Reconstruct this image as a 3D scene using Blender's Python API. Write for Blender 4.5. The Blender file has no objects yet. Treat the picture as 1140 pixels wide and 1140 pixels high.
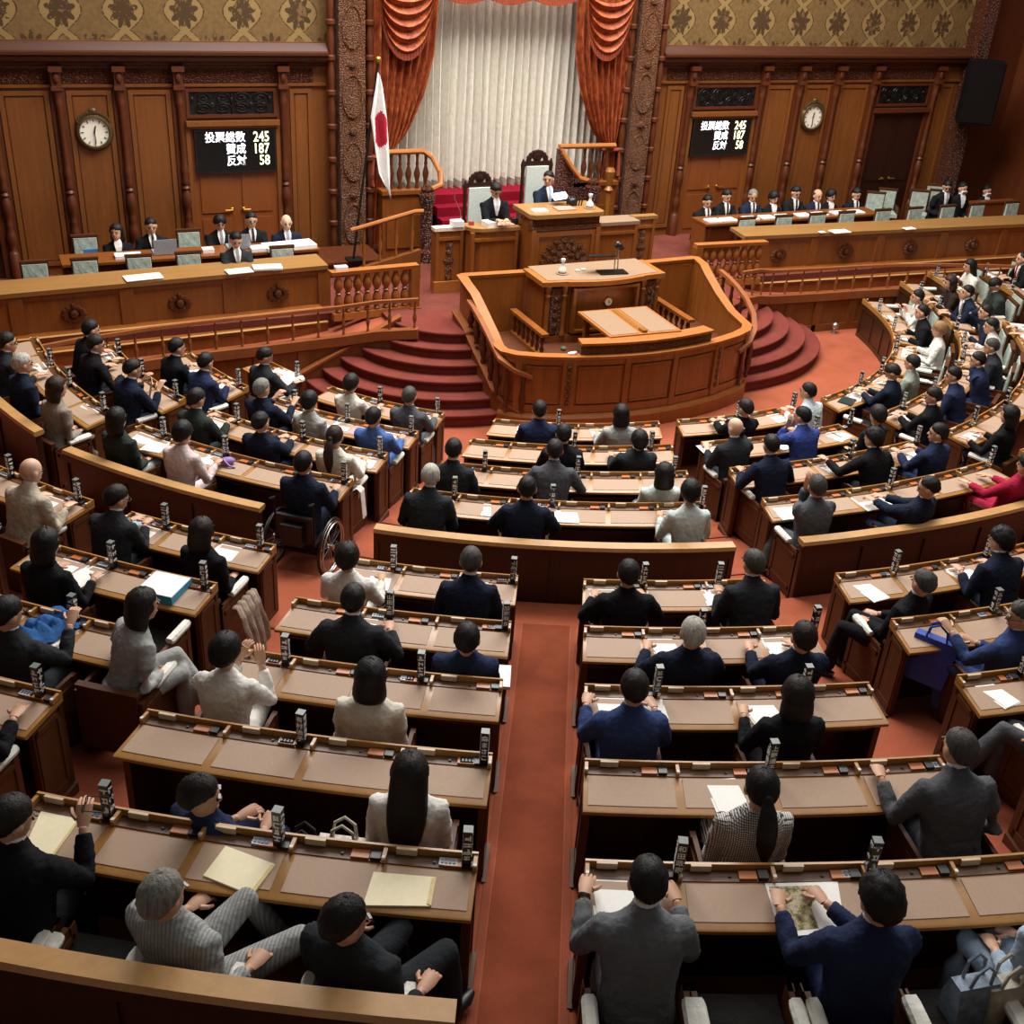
import bpy, bmesh, random
from math import *
from mathutils import Vector, Matrix, noise

S = bpy.context.scene
COL = S.collection
random.seed(7)

# ---------------------------------------------------------------- camera
cam_d = bpy.data.cameras.new('camera')
cam_d.sensor_width = 36.0
cam_d.lens = 39.735
cam_d.clip_end = 200
cam = bpy.data.objects.new('camera', cam_d)
COL.objects.link(cam)
_r, _u, _f = [[0.912271, -0.405093, 0.060507], [0.150152, 0.468206, 0.870769], [0.381072, 0.785292, -0.487956]]
cam.matrix_world = Matrix(((_r[0], _u[0], -_f[0], -8.8775), (_r[1], _u[1], -_f[1], -20.0000), (_r[2], _u[2], -_f[2], 7.3784), (0, 0, 0, 1)))
S.camera = cam

# ---------------------------------------------------------------- world, lights, exposure
w = bpy.data.worlds.new('world')
S.world = w
w.use_nodes = True
w.node_tree.nodes['Background'].inputs[0].default_value = (1.0, 0.95, 0.88, 1)
w.node_tree.nodes['Background'].inputs[1].default_value = 0.10

def area(name, loc, size, power, color, target=None, size_y=None):
    d = bpy.data.lights.new(name, 'AREA')
    d.energy = power
    d.color = color
    d.shape = 'RECTANGLE'
    d.size = size
    d.size_y = size_y or size
    o = bpy.data.objects.new(name, d)
    o.location = loc
    if target is not None:
        o.rotation_euler = (Vector(target) - Vector(loc)).to_track_quat('-Z', 'Y').to_euler()
    COL.objects.link(o)
    return o

# the glazed skylight of the chamber and a weaker area lamp over the rear rows
area('skylight', (0.0, -4.2, 11.5), 13, 3300, (1.0, 0.965, 0.92), target=(0, -6.4, 0), size_y=6)
area('gallery_skylight', (0.0, -13.0, 12.5), 12, 420, (1.0, 0.95, 0.9), size_y=5)

S.view_settings.view_transform = 'Standard'
S.view_settings.look = 'None'
S.view_settings.exposure = 0.2
S.view_settings.gamma = 1.0
S.view_settings.use_curve_mapping = False
S.cycles.max_bounces = 5
S.cycles.use_denoising = True

# ---------------------------------------------------------------- helpers
def hexc(h):
    h = h.lstrip('#')
    v = [int(h[i:i + 2], 16) / 255 for i in (0, 2, 4)]
    return tuple(x / 12.92 if x <= 0.04045 else ((x + 0.055) / 1.055) ** 2.4 for x in v)

class N:
    """small node graph helper"""
    def __init__(self, name):
        self.m = bpy.data.materials.new(name)
        self.m.use_nodes = True
        self.t = self.m.node_tree
        self.b = self.t.nodes['Principled BSDF']
    def new(self, typ, **kw):
        n = self.t.nodes.new(typ)
        for k, v in kw.items():
            setattr(n, k, v)
        return n
    def link(self, a, b):
        self.t.links.new(a, b)
    def coord(self, scale=(1, 1, 1), rot=(0, 0, 0), kind='Object'):
        tc = self.new('ShaderNodeTexCoord')
        mp = self.new('ShaderNodeMapping')
        mp.inputs['Scale'].default_value = scale
        mp.inputs['Rotation'].default_value = rot
        self.link(tc.outputs[kind], mp.inputs['Vector'])
        return mp.outputs[0]
    def noise(self, vec, scale, detail=4, rough=0.6):
        n = self.new('ShaderNodeTexNoise')
        n.inputs['Scale'].default_value = scale
        n.inputs['Detail'].default_value = detail
        n.inputs['Roughness'].default_value = rough
        self.link(vec, n.inputs['Vector'])
        return n.outputs[0]
    def ramp(self, fac, stops):
        r = self.new('ShaderNodeValToRGB')
        el = r.color_ramp.elements
        while len(el) < len(stops):
            el.new(0.5)
        for e, (p, c) in zip(el, stops):
            e.position = p
            e.color = (*c, 1)
        self.link(fac, r.inputs[0])
        return r.outputs[0]
    def math(self, op, a, b=None, c=None):
        n = self.new('ShaderNodeMath', operation=op)
        for i, v in enumerate((a, b, c)):
            if v is None:
                continue
            if isinstance(v, (int, float)):
                n.inputs[i].default_value = v
            else:
                self.link(v, n.inputs[i])
        return n.outputs[0]
    def bump(self, h, strength=0.3, dist=0.01):
        n = self.new('ShaderNodeBump')
        n.inputs['Strength'].default_value = strength
        n.inputs['Distance'].default_value = dist
        self.link(h, n.inputs['Height'])
        self.link(n.outputs[0], self.b.inputs['Normal'])
    def base(self, c):
        if isinstance(c, tuple):
            self.b.inputs['Base Color'].default_value = (*c, 1)
        else:
            self.link(c, self.b.inputs['Base Color'])
    def set(self, rough=0.5, metal=0.0, spec=0.5, coat=0.0):
        self.b.inputs['Roughness'].default_value = rough
        self.b.inputs['Metallic'].default_value = metal
        self.b.inputs['Specular IOR Level'].default_value = spec
        self.b.inputs['Coat Weight'].default_value = coat
        return self.m

def scale3(c, k):
    return tuple(min(1, x * k) for x in c)

def plain(name, c, rough=0.5, metal=0.0, spec=0.5, var=0.12, vs=30):
    n = N(name)
    c = hexc(c) if isinstance(c, str) else c
    f = n.noise(n.coord(), vs)
    n.base(n.ramp(f, [(0.3, scale3(c, 1 - var)), (0.7, scale3(c, 1 + var))]))
    return n.set(rough, metal, spec)

def wood(name, c, var=0.35, rough=0.38, axis='Z', spec=0.5, coat=0.0, carve=0):
    """grain stretched along one axis"""
    n = N(name)
    c = hexc(c) if isinstance(c, str) else c
    sc = {'Z': (9, 9, 0.7), 'X': (0.7, 9, 9), 'Y': (9, 0.7, 9), 'N': (3, 3, 3)}[axis]
    v = n.coord(sc)
    g1 = n.noise(v, 1.6, 6, 0.65)
    g2 = n.noise(v, 9.0, 3, 0.6)
    f = n.math('ADD', n.math('MULTIPLY', g1, 0.7), n.math('MULTIPLY', g2, 0.3))
    n.base(n.ramp(f, [(0.28, scale3(c, 1 - var)), (0.5, c), (0.74, scale3(c, 1 + var))]))
    if carve:
        cv = n.coord((1, 1, 1))
        vo = n.new('ShaderNodeTexVoronoi')
        vo.inputs['Scale'].default_value = carve
        n.link(cv, vo.inputs['Vector'])
        h = n.math('ADD', n.math('SINE', n.math('MULTIPLY', vo.outputs['Distance'], 14)), n.noise(cv, carve * 1.4, 3))
        n.bump(h, 0.9, 0.03)
    else:
        n.bump(f, 0.08, 0.004)
    return n.set(rough, 0, spec, coat)

def carpet(name, c, var=0.3, sc=2.2):
    n = N(name)
    c = hexc(c)
    v = n.coord()
    f = n.math('ADD', n.math('MULTIPLY', n.noise(v, sc, 5, 0.65), 0.75), n.math('MULTIPLY', n.noise(v, 90, 2), 0.25))
    n.base(n.ramp(f, [(0.3, scale3(c, 1 - var)), (0.52, c), (0.72, scale3(c, 1 + var * 0.7))]))
    n.bump(n.noise(v, 160, 2), 0.35, 0.01)
    return n.set(0.95, 0, 0.1)

def cloth(name, c, var=0.22, rough=0.9, stripe=None, spec=0.15):
    n = N(name)
    c = hexc(c) if isinstance(c, str) else c
    v = n.coord()
    fold = n.noise(v, 11, 3, 0.55)
    f = n.math('ADD', n.math('MULTIPLY', fold, 0.6), n.math('MULTIPLY', n.noise(v, 120, 2), 0.4))
    col = n.ramp(f, [(0.3, scale3(c, 1 - var)), (0.7, scale3(c, 1 + var))])
    if stripe:
        sp = n.new('ShaderNodeSeparateXYZ')
        n.link(v, sp.inputs[0])
        kind, c2, k = stripe
        sx = n.math('GREATER_THAN', n.math('SINE', n.math('MULTIPLY', sp.outputs[0], k)), 0.3 if kind == 'stripe' else 0.55)
        if kind == 'check':
            sz = n.math('GREATER_THAN', n.math('SINE', n.math('MULTIPLY', sp.outputs[2], k)), 0.55)
            sx = n.math('MAXIMUM', sx, sz)
        mx = n.new('ShaderNodeMix', data_type='RGBA')
        n.link(sx, mx.inputs['Factor'])
        n.link(col, mx.inputs['A'])
        mx.inputs['B'].default_value = (*hexc(c2), 1)
        col = mx.outputs['Result']
    n.base(col)
    n.bump(fold, 0.55, 0.03)
    return n.set(rough, 0, spec)

def emit(name, c, k):
    n = N(name)
    n.base(hexc(c))
    n.b.inputs['Emission Color'].default_value = (*hexc(c), 1)
    n.b.inputs['Emission Strength'].default_value = k
    return n.set(0.5)

class B:
    """collects geometry for ONE mesh object"""
    def __init__(self):
        self.v, self.f, self.m = [], [], []
    def add(self, vs, fs, m=0):
        o = len(self.v)
        self.v += [tuple(p) for p in vs]
        self.f += [tuple(i + o for i in f) for f in fs]
        self.m += [m] * len(fs)
        return self
    def merge(self, me, M=None, m=0):
        vs = [(M @ v.co if M else v.co) for v in me.vertices]
        return self.add(vs, [tuple(p.vertices) for p in me.polygons], m)
    def box(self, x0, x1, y0, y1, z0, z1, m=0, M=None):
        p = [Vector((x, y, z)) for z in (z0, z1) for y in (y0, y1) for x in (x0, x1)]
        if M:
            p = [M @ q for q in p]
        return self.add(p, [(0, 2, 3, 1), (4, 5, 7, 6), (0, 1, 5, 4), (2, 6, 7, 3), (0, 4, 6, 2), (1, 3, 7, 5)], m)
    def loft(self, rings, caps=True, close=True, m=0, loop=False):
        n, k = len(rings[0]), len(rings)
        fs = []
        for i in range(k if loop else k - 1):
            a, b2 = i * n, ((i + 1) % k) * n
            for j in range(n if close else n - 1):
                j2 = (j + 1) % n
                fs.append((a + j, a + j2, b2 + j2, b2 + j))
        if caps and close and not loop:
            fs.append(tuple(range(n - 1, -1, -1)))
            fs.append(tuple((k - 1) * n + j for j in range(n)))
        return self.add([p for r in rings for p in r], fs, m)
    def prism(self, poly, z0, z1, m=0):
        return self.loft([[(x, y, z0) for x, y in poly], [(x, y, z1) for x, y in poly]], m=m)
    def prism_y(self, poly, y0, y1, m=0):
        return self.loft([[(x, y0, z) for x, z in poly], [(x, y1, z) for x, z in poly]], m=m)
    def lathe(self, x, y, prof, n=10, m=0, M=None):
        rings = []
        for r, z in prof:
            ring = [Vector((x + r * cos(2 * pi * i / n), y + r * sin(2 * pi * i / n), z)) for i in range(n)]
            rings.append([M @ p for p in ring] if M else ring)
        return self.loft(rings, m=m)
    def tube(self, pts, rad, n=8, m=0, ref=(0, 0, 1), flat=1.0, loop=False):
        """tube through pts; rad number or list; flat squashes across the reference direction"""
        pts = [Vector(p) for p in pts]
        if not isinstance(rad, (list, tuple)):
            rad = [rad] * len(pts)
        rings = []
        for i, p in enumerate(pts):
            if loop:
                t = pts[(i + 1) % len(pts)] - pts[i - 1]
            else:
                t = pts[min(i + 1, len(pts) - 1)] - pts[max(i - 1, 0)]
            t.normalize()
            u = Vector(ref) - t * t.dot(Vector(ref))
            if u.length < 1e-3:
                u = Vector((1, 0.01, 0)) - t * t.x
            u.normalize()
            s = t.cross(u)
            r = rad[i]
            rings.append([p + (s * cos(2 * pi * j / n) + u * sin(2 * pi * j / n) * flat) * r for j in range(n)])
        return self.loft(rings, m=m, loop=loop)
    def ball(self, c, r, n=10, k=7, m=0, M=None):
        if isinstance(r, (int, float)):
            r = (r, r, r)
        c = Vector(c)
        vs = [c + Vector((0, 0, -r[2]))]
        for i in range(1, k):
            a = -pi / 2 + pi * i / k
            vs += [c + Vector((r[0] * cos(a) * cos(2 * pi * j / n), r[1] * cos(a) * sin(2 * pi * j / n), r[2] * sin(a))) for j in range(n)]
        vs.append(c + Vector((0, 0, r[2])))
        if M:
            vs = [M @ v for v in vs]
        fs = [(0, 1 + (j + 1) % n, 1 + j) for j in range(n)]
        for i in range(k - 2):
            a, b2 = 1 + i * n, 1 + (i + 1) * n
            fs += [(a + j, a + (j + 1) % n, b2 + (j + 1) % n, b2 + j) for j in range(n)]
        a, t = 1 + (k - 2) * n, len(vs) - 1
        fs += [(a + j, a + (j + 1) % n, t) for j in range(n)]
        return self.add(vs, fs, m)
    def path(self, pts, sec, m=0, caps=True):
        """sweep section [(offset along plan normal, z offset)] along [(x,y,z)]"""
        rings = []
        for i, p in enumerate(pts):
            a, c = pts[max(i - 1, 0)], pts[min(i + 1, len(pts) - 1)]
            d1 = Vector((p[0] - a[0], p[1] - a[1])) if i else Vector((c[0] - p[0], c[1] - p[1]))
            d2 = Vector((c[0] - p[0], c[1] - p[1])) if i < len(pts) - 1 else d1
            d1.normalize(); d2.normalize()
            n1 = Vector((-d1.y, d1.x)); n2 = Vector((-d2.y, d2.x))
            nn = n1 + n2
            nn = nn / max(nn.length_squared, 0.4) * 2
            rings.append([(p[0] + nn.x * o, p[1] + nn.y * o, (p[2] if len(p) > 2 else 0) + z) for o, z in sec])
        return self.loft(rings, m=m, caps=caps)
    def mesh(self, name, mats, smooth=35):
        me = bpy.data.meshes.new(name)
        me.from_pydata(self.v, [], self.f)
        for x in (mats if isinstance(mats, (list, tuple)) else [mats]):
            me.materials.append(x)
        me.polygons.foreach_set('material_index', self.m)
        bm = bmesh.new()
        bm.from_mesh(me)
        bmesh.ops.recalc_face_normals(bm, faces=bm.faces)
        bm.to_mesh(me)
        bm.free()
        if smooth:
            me.shade_smooth()
            me.set_sharp_from_angle(angle=radians(smooth))
        else:
            me.shade_flat()
        return me
    def obj(self, name, mats, parent=None, smooth=35):
        return link(name, self.mesh(name, mats, smooth), parent)

def link(name, me, parent=None, loc=None, rz=None, mats=None):
    o = bpy.data.objects.new(name, me)
    COL.objects.link(o)
    if parent:
        o.parent = parent
    if loc is not None:
        o.location = loc
    if rz is not None:
        o.rotation_euler = (0, 0, rz)
    if mats:
        for i, x in enumerate(mats):
            o.material_slots[i].link = 'OBJECT'
            o.material_slots[i].material = x
    return o

def empty(name, loc=(0, 0, 0), rz=0):
    o = bpy.data.objects.new(name, None)
    COL.objects.link(o)
    o.location = loc
    o.rotation_euler = (0, 0, rz)
    return o

def tag(o, label, cat, group=None):
    o['label'] = label
    o['category'] = cat
    if group:
        o['group'] = group
    return o

def structure(o, label=None):
    o['kind'] = 'structure'
    if label:
        o['label'] = label
    return o

# ---------------------------------------------------------------- materials
WALL = wood('wall_wood', '#77451c', 0.30, 0.42)
WALLD = wood('wall_wood_dark', '#55270d', 0.35, 0.45)
WALLC = wood('wall_wood_carved', '#5a2a10', 0.4, 0.42, carve=16)
COLC = wood('column_carved', '#74431d', 0.4, 0.42, carve=22)
DOORW = wood('door_wood', '#7f441c', 0.2, 0.4)
DOORD = wood('door_wood_dark', '#2c130a', 0.3, 0.4)
ROST = wood('rostrum_wood', '#8b501f', 0.32, 0.34, coat=0.15)
ROSTC = wood('rostrum_carved', '#7c471c', 0.4, 0.36, carve=24)
RAIL = wood('rail_wood', '#a3642d', 0.2, 0.48, axis='N', spec=.35)
RAILR = wood('handrail_wood', '#8f532d', 0.2, 0.6, axis='N', spec=.2)
CNT = wood('counter_wood', '#80481c', 0.32, 0.38)
CNTOP = wood('counter_top', '#99703f', 0.2, 0.35, axis='X')
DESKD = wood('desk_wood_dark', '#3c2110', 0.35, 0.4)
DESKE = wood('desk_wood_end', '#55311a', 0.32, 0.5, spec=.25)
CORN = wood('cornice_wood', '#45220f', 0.3, 0.5, axis='X', spec=.3)
SPKR = plain('speaker_black', '#0e0b0b', .9, 0, .1)
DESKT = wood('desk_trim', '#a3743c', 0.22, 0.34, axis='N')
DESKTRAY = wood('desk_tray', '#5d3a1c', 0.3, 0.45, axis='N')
PAD = plain('pad_leather', '#aa8f79', 0.6, 0, 0.3, 0.05, 60)
TANTOP = plain('tan_leather', '#927860', 0.55, 0, 0.3, 0.05, 40)
CAP = wood('wall_cap_oak', '#b98d58', 0.2, 0.35, axis='N')
WTOP = plain('white_top', '#e9ddc4', 0.5)
CARP = carpet('carpet_red', '#9d543c', 0.22)
CARPA = carpet('carpet_aisle', '#7f3f29', 0.3, 1.6)
CARPB = carpet('carpet_border', '#8f4d38', 0.2)
CARPS = carpet('carpet_stair', '#74382f', 0.25, 3)
CARPD = carpet('carpet_stage', '#6e3a30', 0.35, 1.5)
CRIM = carpet('carpet_crimson', '#7c0f22', 0.25)
METALD = plain('metal_dark', '#23221f', 0.4, 0.6)
METALG = plain('metal_silver', '#b8b8b4', 0.3, 0.9)
BRASS = plain('brass', '#c79a45', 0.3, 0.9)
BLACK = plain('black_plastic', '#131315', 0.4)
GREYP = plain('grey_plastic', '#8f9296', 0.45)
WHITE = plain('white_paint', '#eeeeea', 0.5, var=0.03)
PAPER = plain('paper', '#f4f3ee', 0.7, var=0.03)
ORNG = wood('inkwell_lid', '#b5662c', 0.15, 0.4, axis='N')
LABELT = plain('label_holder', '#c9b392', 0.5)
TIP = plain('pale_tip', '#ddd3be', 0.5)
ENV = plain('manila', '#f2e6c0', 0.6, var=0.04)
CHAIRG = cloth('chair_brocade', '#a3aea2', 0.3)
CHAIRSHADE = cloth('chair_brocade_shaded', '#1c1a17', 0.3)  # pale green upholstery painted near black for the shade between desk rows
COVER = cloth('white_cover', '#e6e5dc', 0.08)
SCREEN = plain('board_black', '#0b0d0d', 0.3)
LEDW = emit('led_white', '#f4f6ff', 1.6)
LEDY = emit('led_yellow', '#f4f5c4', 1.6)
GLASS = N('clear_glass')
GLASS.base((1, 1, 1)); GLASS.b.inputs['Transmission Weight'].default_value = 0.85
GLASS = GLASS.set(0.05)
CLOCKF = plain('clock_face', '#efe9d6', 0.5, var=0.02)
FLAGW = plain('flag_white', '#eae8e6', 0.8, var=0.05)
FLAGR = plain('flag_red', '#b0192f', 0.8)
CURT = cloth('curtain_white', '#e6e2d6', 0.10)
CURTB = cloth('curtain_lace', '#a59d8e', 0.3)

def damask():
    n = N('wallpaper_damask')
    tc = n.new('ShaderNodeTexCoord')
    sp = n.new('ShaderNodeSeparateXYZ')
    n.link(tc.outputs['Object'], sp.inputs[0])
    u = n.math('DIVIDE', sp.outputs[0], 0.93)
    v = n.math('DIVIDE', sp.outputs[2], 1.16)
    cv = n.math('MULTIPLY', n.math('COSINE', n.math('MULTIPLY', v, 2 * pi)), 0.25)
    def line(x):
        fr = n.math('ABSOLUTE', n.math('SUBTRACT', n.math('FRACT', n.math('ADD', x, 100.5)), 0.5))
        return fr
    band = n.math('MINIMUM', line(n.math('SUBTRACT', u, cv)), line(n.math('ADD', u, cv)))
    isband = n.math('LESS_THAN', band, 0.075)
    isedge = n.math('LESS_THAN', n.math('ABSOLUTE', n.math('SUBTRACT', band, 0.085)), 0.014)
    def motif(du, dv):
        a = n.math('SUBTRACT', n.math('FRACT', n.math('ADD', u, 100.5 - du)), 0.5)
        b = n.math('SUBTRACT', n.math('FRACT', n.math('ADD', v, 100.5 - dv)), 0.5)
        a2 = n.math('MULTIPLY', a, 0.93)
        b2 = n.math('MULTIPLY', b, 0.95)
        r = n.math('SQRT', n.math('ADD', n.math('MULTIPLY', a2, a2), n.math('MULTIPLY', b2, b2)))
        an = n.math('ARCTAN2', a2, b2)
        pet = n.math('ADD', n.math('MULTIPLY', n.math('ABSOLUTE', n.math('COSINE', n.math('MULTIPLY', an, 4.5))), 0.13), 0.10)
        return n.math('LESS_THAN', r, pet)
    mot = n.math('MAXIMUM', motif(0.5, 0.0), motif(0.0, 0.5))
    nz = n.noise(tc.outputs['Object'], 9, 4)
    mot = n.math('MULTIPLY', mot, n.math('GREATER_THAN', nz, 0.42))
    dots = n.math('MULTIPLY', isedge, n.math('GREATER_THAN', n.noise(tc.outputs['Object'], 22, 2), 0.45))
    dark = n.math('MAXIMUM', mot, dots)
    def mix(f, a, b):
        mx = n.new('ShaderNodeMix', data_type='RGBA')
        n.link(f, mx.inputs['Factor'])
        for k, c in (('A', a), ('B', b)):
            if isinstance(c, tuple):
                mx.inputs[k].default_value = (*c, 1)
            else:
                n.link(c, mx.inputs[k])
        return mx.outputs['Result']
    g = n.ramp(n.noise(tc.outputs['Object'], 14, 3), [(0.35, hexc('#684f2e')), (0.65, hexc('#755c38'))])
    c = mix(isband, g, hexc('#886f44'))
    c = mix(dark, c, hexc('#483520'))
    n.base(c)
    return n.set(0.75, 0, 0.2)
DAMASK = damask()

def drape_mat():
    n = N('drape_brocade')
    v = n.coord()
    f1 = n.noise(v, 7, 4, 0.7)
    f2 = n.noise(n.coord((26, 26, 1.2)), 1.6, 3)
    f = n.math('ADD', n.math('MULTIPLY', f1, 0.55), n.math('MULTIPLY', f2, 0.45))
    n.base(n.ramp(f, [(0.36, hexc('#571c0f')), (0.5, hexc('#8f401e')), (0.6, hexc('#a85a2e')), (0.7, hexc('#c68f50'))]))
    return n.set(0.6, 0, 0.35)
DRAPE = drape_mat()
FRINGE = plain('drape_fringe', '#8a3a1e', 0.8, var=0.4, vs=60)
# ---------------------------------------------------------------- plan of the seating: rows are arcs round (0, YC)
YC = -1.9025
H = [0.742, 0.965, 1.193, 1.409, 1.649, 1.933, 2.183, 2.413, 2.652]          # desk heights
R = [5.733, 6.902, 8.079, 9.237, 11.186, 12.356, 13.467, 14.547, 15.638]     # radius of each desk's far edge
TX = [-4, 5, 12, 18, 24, 30, 38, 45, 52, 58, 66, 72]
TB = {0: [0, .11, .20, .30, .40, .50, .60, .68, .73, .75, .70, .66], 1: [0, .10, .20, .28, .36, .43, .52, .58, .60, .56, .46, .40],
      2: [0, .07, .17, .25, .30, .36, .38, .36, .25, .08, 0, 0], 3: [0, .07, .14, .22, .28, .33, .36, .36, .25, .12, .08, .05]}

def interp(t, xs, ys):
    if t <= xs[0]:
        return ys[0]
    for i in range(1, len(xs)):
        if t <= xs[i]:
            return ys[i - 1] + (ys[i] - ys[i - 1]) * (t - xs[i - 1]) / (xs[i] - xs[i - 1])
    return ys[-1]

def delta(row, t):
    if t < -58:
        return -.0083 * min(row, 3) * (-58 - t)
    return interp(t, TX, TB[row]) if row in TB else 0.0

def hh(row, t):
    return {2: 1.03, 3: 1.0}.get(row, H[row]) if t > 57 else H[row]

def pos(row, dr, t, z=0.0):
    q = R[row] + dr + delta(row, t)
    return (q * sin(radians(t)), YC - q * cos(radians(t)), z)

EDGE = {'LCr': (-27.86, .40), 'LCl': (-40.09, 1.20), 'RCl': (-28.19, 1.08), 'RCr': (-17.22, .69), 'Lr': (-37.88, .01), 'Ll': (-46.0, 0), 'LLr': (-48.4, 0),
        'LLl': (-58, 0), 'Rl': (-17.28, 1.45), 'Rr': (5.5, 0), 'Cl': (-38.75, .87), 'Cr': (-23.99, 1.76), 'FLl': (-55.5, 0), 'FLr': (-38.29, .11),
        'FRl': (-17.13, 1.35), 'FRr': (9.8, .30), 'FFl': (6.7, 1.49), 'FLLr': (-54.6, -.65)}

def edge(k, r):
    a, b = EDGE[k]
    return a + degrees(b / r)

# ---------------------------------------------------------------- floor
FZ = 0.05
b = B()
b.box(-13.5, 13.5, -13, 0.2, -0.3, FZ)
structure(b.obj('floor', CARP, smooth=0))
b = B()
ths = [-86 + 2 * i for i in range(87)]
rings = []
for t in ths:
    ring = []
    f = lambda k: hh(k, t) - .70
    ring.append(pos(0, .45, t, FZ))
    for k in range(3 + 1):
        ring.append(pos(k, .62, t, max(f(k), FZ + .002)))
    ring.append(pos(3, 1.02, t, f(3)))
    for dr, z in ((1.13, H[4] - .80), (1.75, H[4] - .70)):
        ring.append(pos(3, dr, t, z))
    for k in range(4, 9):
        ring.append(pos(k, .62, t, f(k)))
    ring.append(pos(8, 3.2, t, f(8) + .5))
    ring += [(p[0], p[1], -.2) for p in (ring[-1], ring[0])]
    rings.append(ring)
b.loft(rings)
structure(b.obj('floor', CARP, smooth=30))

def floor_z(r):
    xs = [R[k] + .62 for k in range(4)] + [R[3] + 1.02, R[3] + 1.13, R[3] + 1.75] + [R[k] + .62 for k in range(4, 9)] + [R[8] + 3.2]
    zs = [H[k] - .7 for k in range(4)] + [H[3] - .7, H[4] - .8, H[4] - .7] + [H[k] - .7 for k in range(4, 9)] + [H[8] - .2]
    return max(interp(r, xs, zs), FZ)

def aisle_strip(name, kl, kr, r0, r1, inset, mat, lift, side=None):
    b = B()
    rings = []
    n = 26
    for i in range(n + 1):
        r = r0 + (r1 - r0) * i / n
        ta, tb = edge(kl, r), edge(kr, r)
        wd = radians(tb - ta) * r
        if side == 'l':
            a, c = 0.012, inset
        elif side == 'r':
            a, c = wd - inset, wd - 0.012
        else:
            a, c = inset, wd - inset
        z = floor_z(r) + lift
        def P(s, zz):
            t = radians(ta + degrees(s / r))
            return (r * sin(t), YC - r * cos(t), zz)
        rings.append([P(a, z - .03), P(c, z - .03), P(c, z), P(a, z)])
    b.loft(rings)
    return structure(b.obj(name, mat, smooth=20))
aisle_strip('floor_aisle_runner', 'LCr', 'RCl', 10.9, 18.6, 0.075, CARPA, .012)
aisle_strip('floor_aisle_border', 'LCr', 'RCl', 10.9, 18.6, 0.06, CARPB, .010, 'l')
aisle_strip('floor_aisle_border', 'LCr', 'RCl', 10.9, 18.6, 0.06, CARPB, .010, 'r')
# carpet seams (low nosings) across the side aisles, one at each row
for kl, kr, rows in (('Lr', 'LCl', range(4, 9)), ('RCr', 'Rl', range(4, 9)), ('FLr', 'Cl', range(1, 4)), ('Cr', 'FRl', range(1, 4))):
    for k in rows:
        r = R[k] + .30
        ta, tb = edge(kl, r), edge(kr, r)
        b = B()
        b.loft([[(q * sin(radians(t)), YC - q * cos(radians(t)), floor_z(q) + dz) for q, dz in ((r, -.02), (r + .035, -.02), (r + .035, .014), (r, .014))]
                for t in [ta + (tb - ta) * i / 4 for i in range(5)]])
        structure(b.obj('floor_step_nosing', CARPB, smooth=0))

# ---------------------------------------------------------------- back wall
def wobj(name, bb, mat, smooth=35, label=None):
    return structure(bb.obj(name, mat, smooth=smooth), label)

b = B()
for s in (-1, 1):
    x0, x1 = sorted((s * 2.52, s * 13.2))
    b.box(x0, x1, 0.0, 0.3, -0.2, 4.78)
wobj('wall_back', b, WALL, 0)
b = B()
for s in (-1, 1):
    x0, x1 = sorted((s * 2.52, s * 11.1))
    b.box(x0, x1, 0.05, 0.3, 4.78, 9.5)
wobj('wall_back_paper', b, DAMASK, 0)
b = B()
b.box(-3.0, 3.0, 0.9, 1.1, 0.5, 9.5)
b.box(-2.62, -2.5, 0.0, 0.95, 0.5, 9.5)
b.box(2.5, 2.62, 0.0, 0.95, 0.5, 9.5)
wobj('wall_alcove', b, WALLD, 0)
b = B()
for s in (-1, 1):
    x0, x1 = sorted((s * 11.1, s * 13.2))
    b.box(x0, x1, -.02, 0.3, -.2, 9.5)
wobj('wall_back_end', b, WALLD, 0)
# cornice on each side
for s in (-1, 1):
    b = B()
    pts = [(s * 3.32, 0.0, 0), (s * 11.0, 0.0, 0)] if s < 0 else [(11.0, 0.0, 0), (3.32, 0.0, 0)]
    if s < 0:
        pts = pts
    sec = [(0, 4.40), (-.10, 4.43), (-.12, 4.47), (-.20, 4.50), (-.22, 4.54), (-.22, 4.57), (-.26, 4.60), (-.26, 4.64), (-.20, 4.66), (-.14, 4.74), (-.10, 4.78), (0, 4.78)]
    n1 = 1 if s > 0 else -1
    x0, x1 = s * 3.30, s * 11.05
    b.loft([[(x, o, z) for o, z in sec] for x in (x0, x1)])
    wobj('trim_cornice', b, CORN, 20)
    b = B()
    b.loft([[(x, o, z) for o, z in ((0, 4.08), (-.05, 4.09), (-.05, 4.13), (0, 4.14))] for x in (x0, x1)])
    wobj('trim_frieze_moulding', b, WALL, 20)

# pilasters: half columns with a turned lower part, block and capital at the frieze
PIL = [4.06, 5.78, 6.70, 7.64, 8.63, 10.34]
pb = B()
prof = [(.085, 1.05), (.085, 1.5), (.07, 1.52), (.05, 1.58), (.07, 1.66), (.085, 1.74), (.07, 1.84), (.045, 1.92), (.06, 1.96), (.045, 2.0), (.055, 2.1), (.085, 2.22),
        (.075, 2.34), (.05, 2.42), (.072, 2.46), (.05, 2.50), (.072, 2.55), (.055, 2.62), (.06, 2.70), (.068, 2.78), (.05, 2.84), (.052, 2.9), (.056, 3.8), (.075, 3.86),
        (.06, 3.9), (.085, 4.0), (.09, 4.06)]
pb.lathe(0, -.06, prof, 10)
pb.box(-.09, .09, -.17, 0.0, 4.06, 4.12)
pb.box(-.075, .075, -.14, 0.0, 4.12, 4.36)
pb.ball((0, -.15, 4.25), (.05, .03, .09), 8, 6)
pb.box(-.10, .10, -.20, 0.0, 4.34, 4.42)
pb.box(-.11, .11, -.045, 0.0, 1.05, 4.06)
pm = pb.mesh('pilaster', WALLD, 40)
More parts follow.
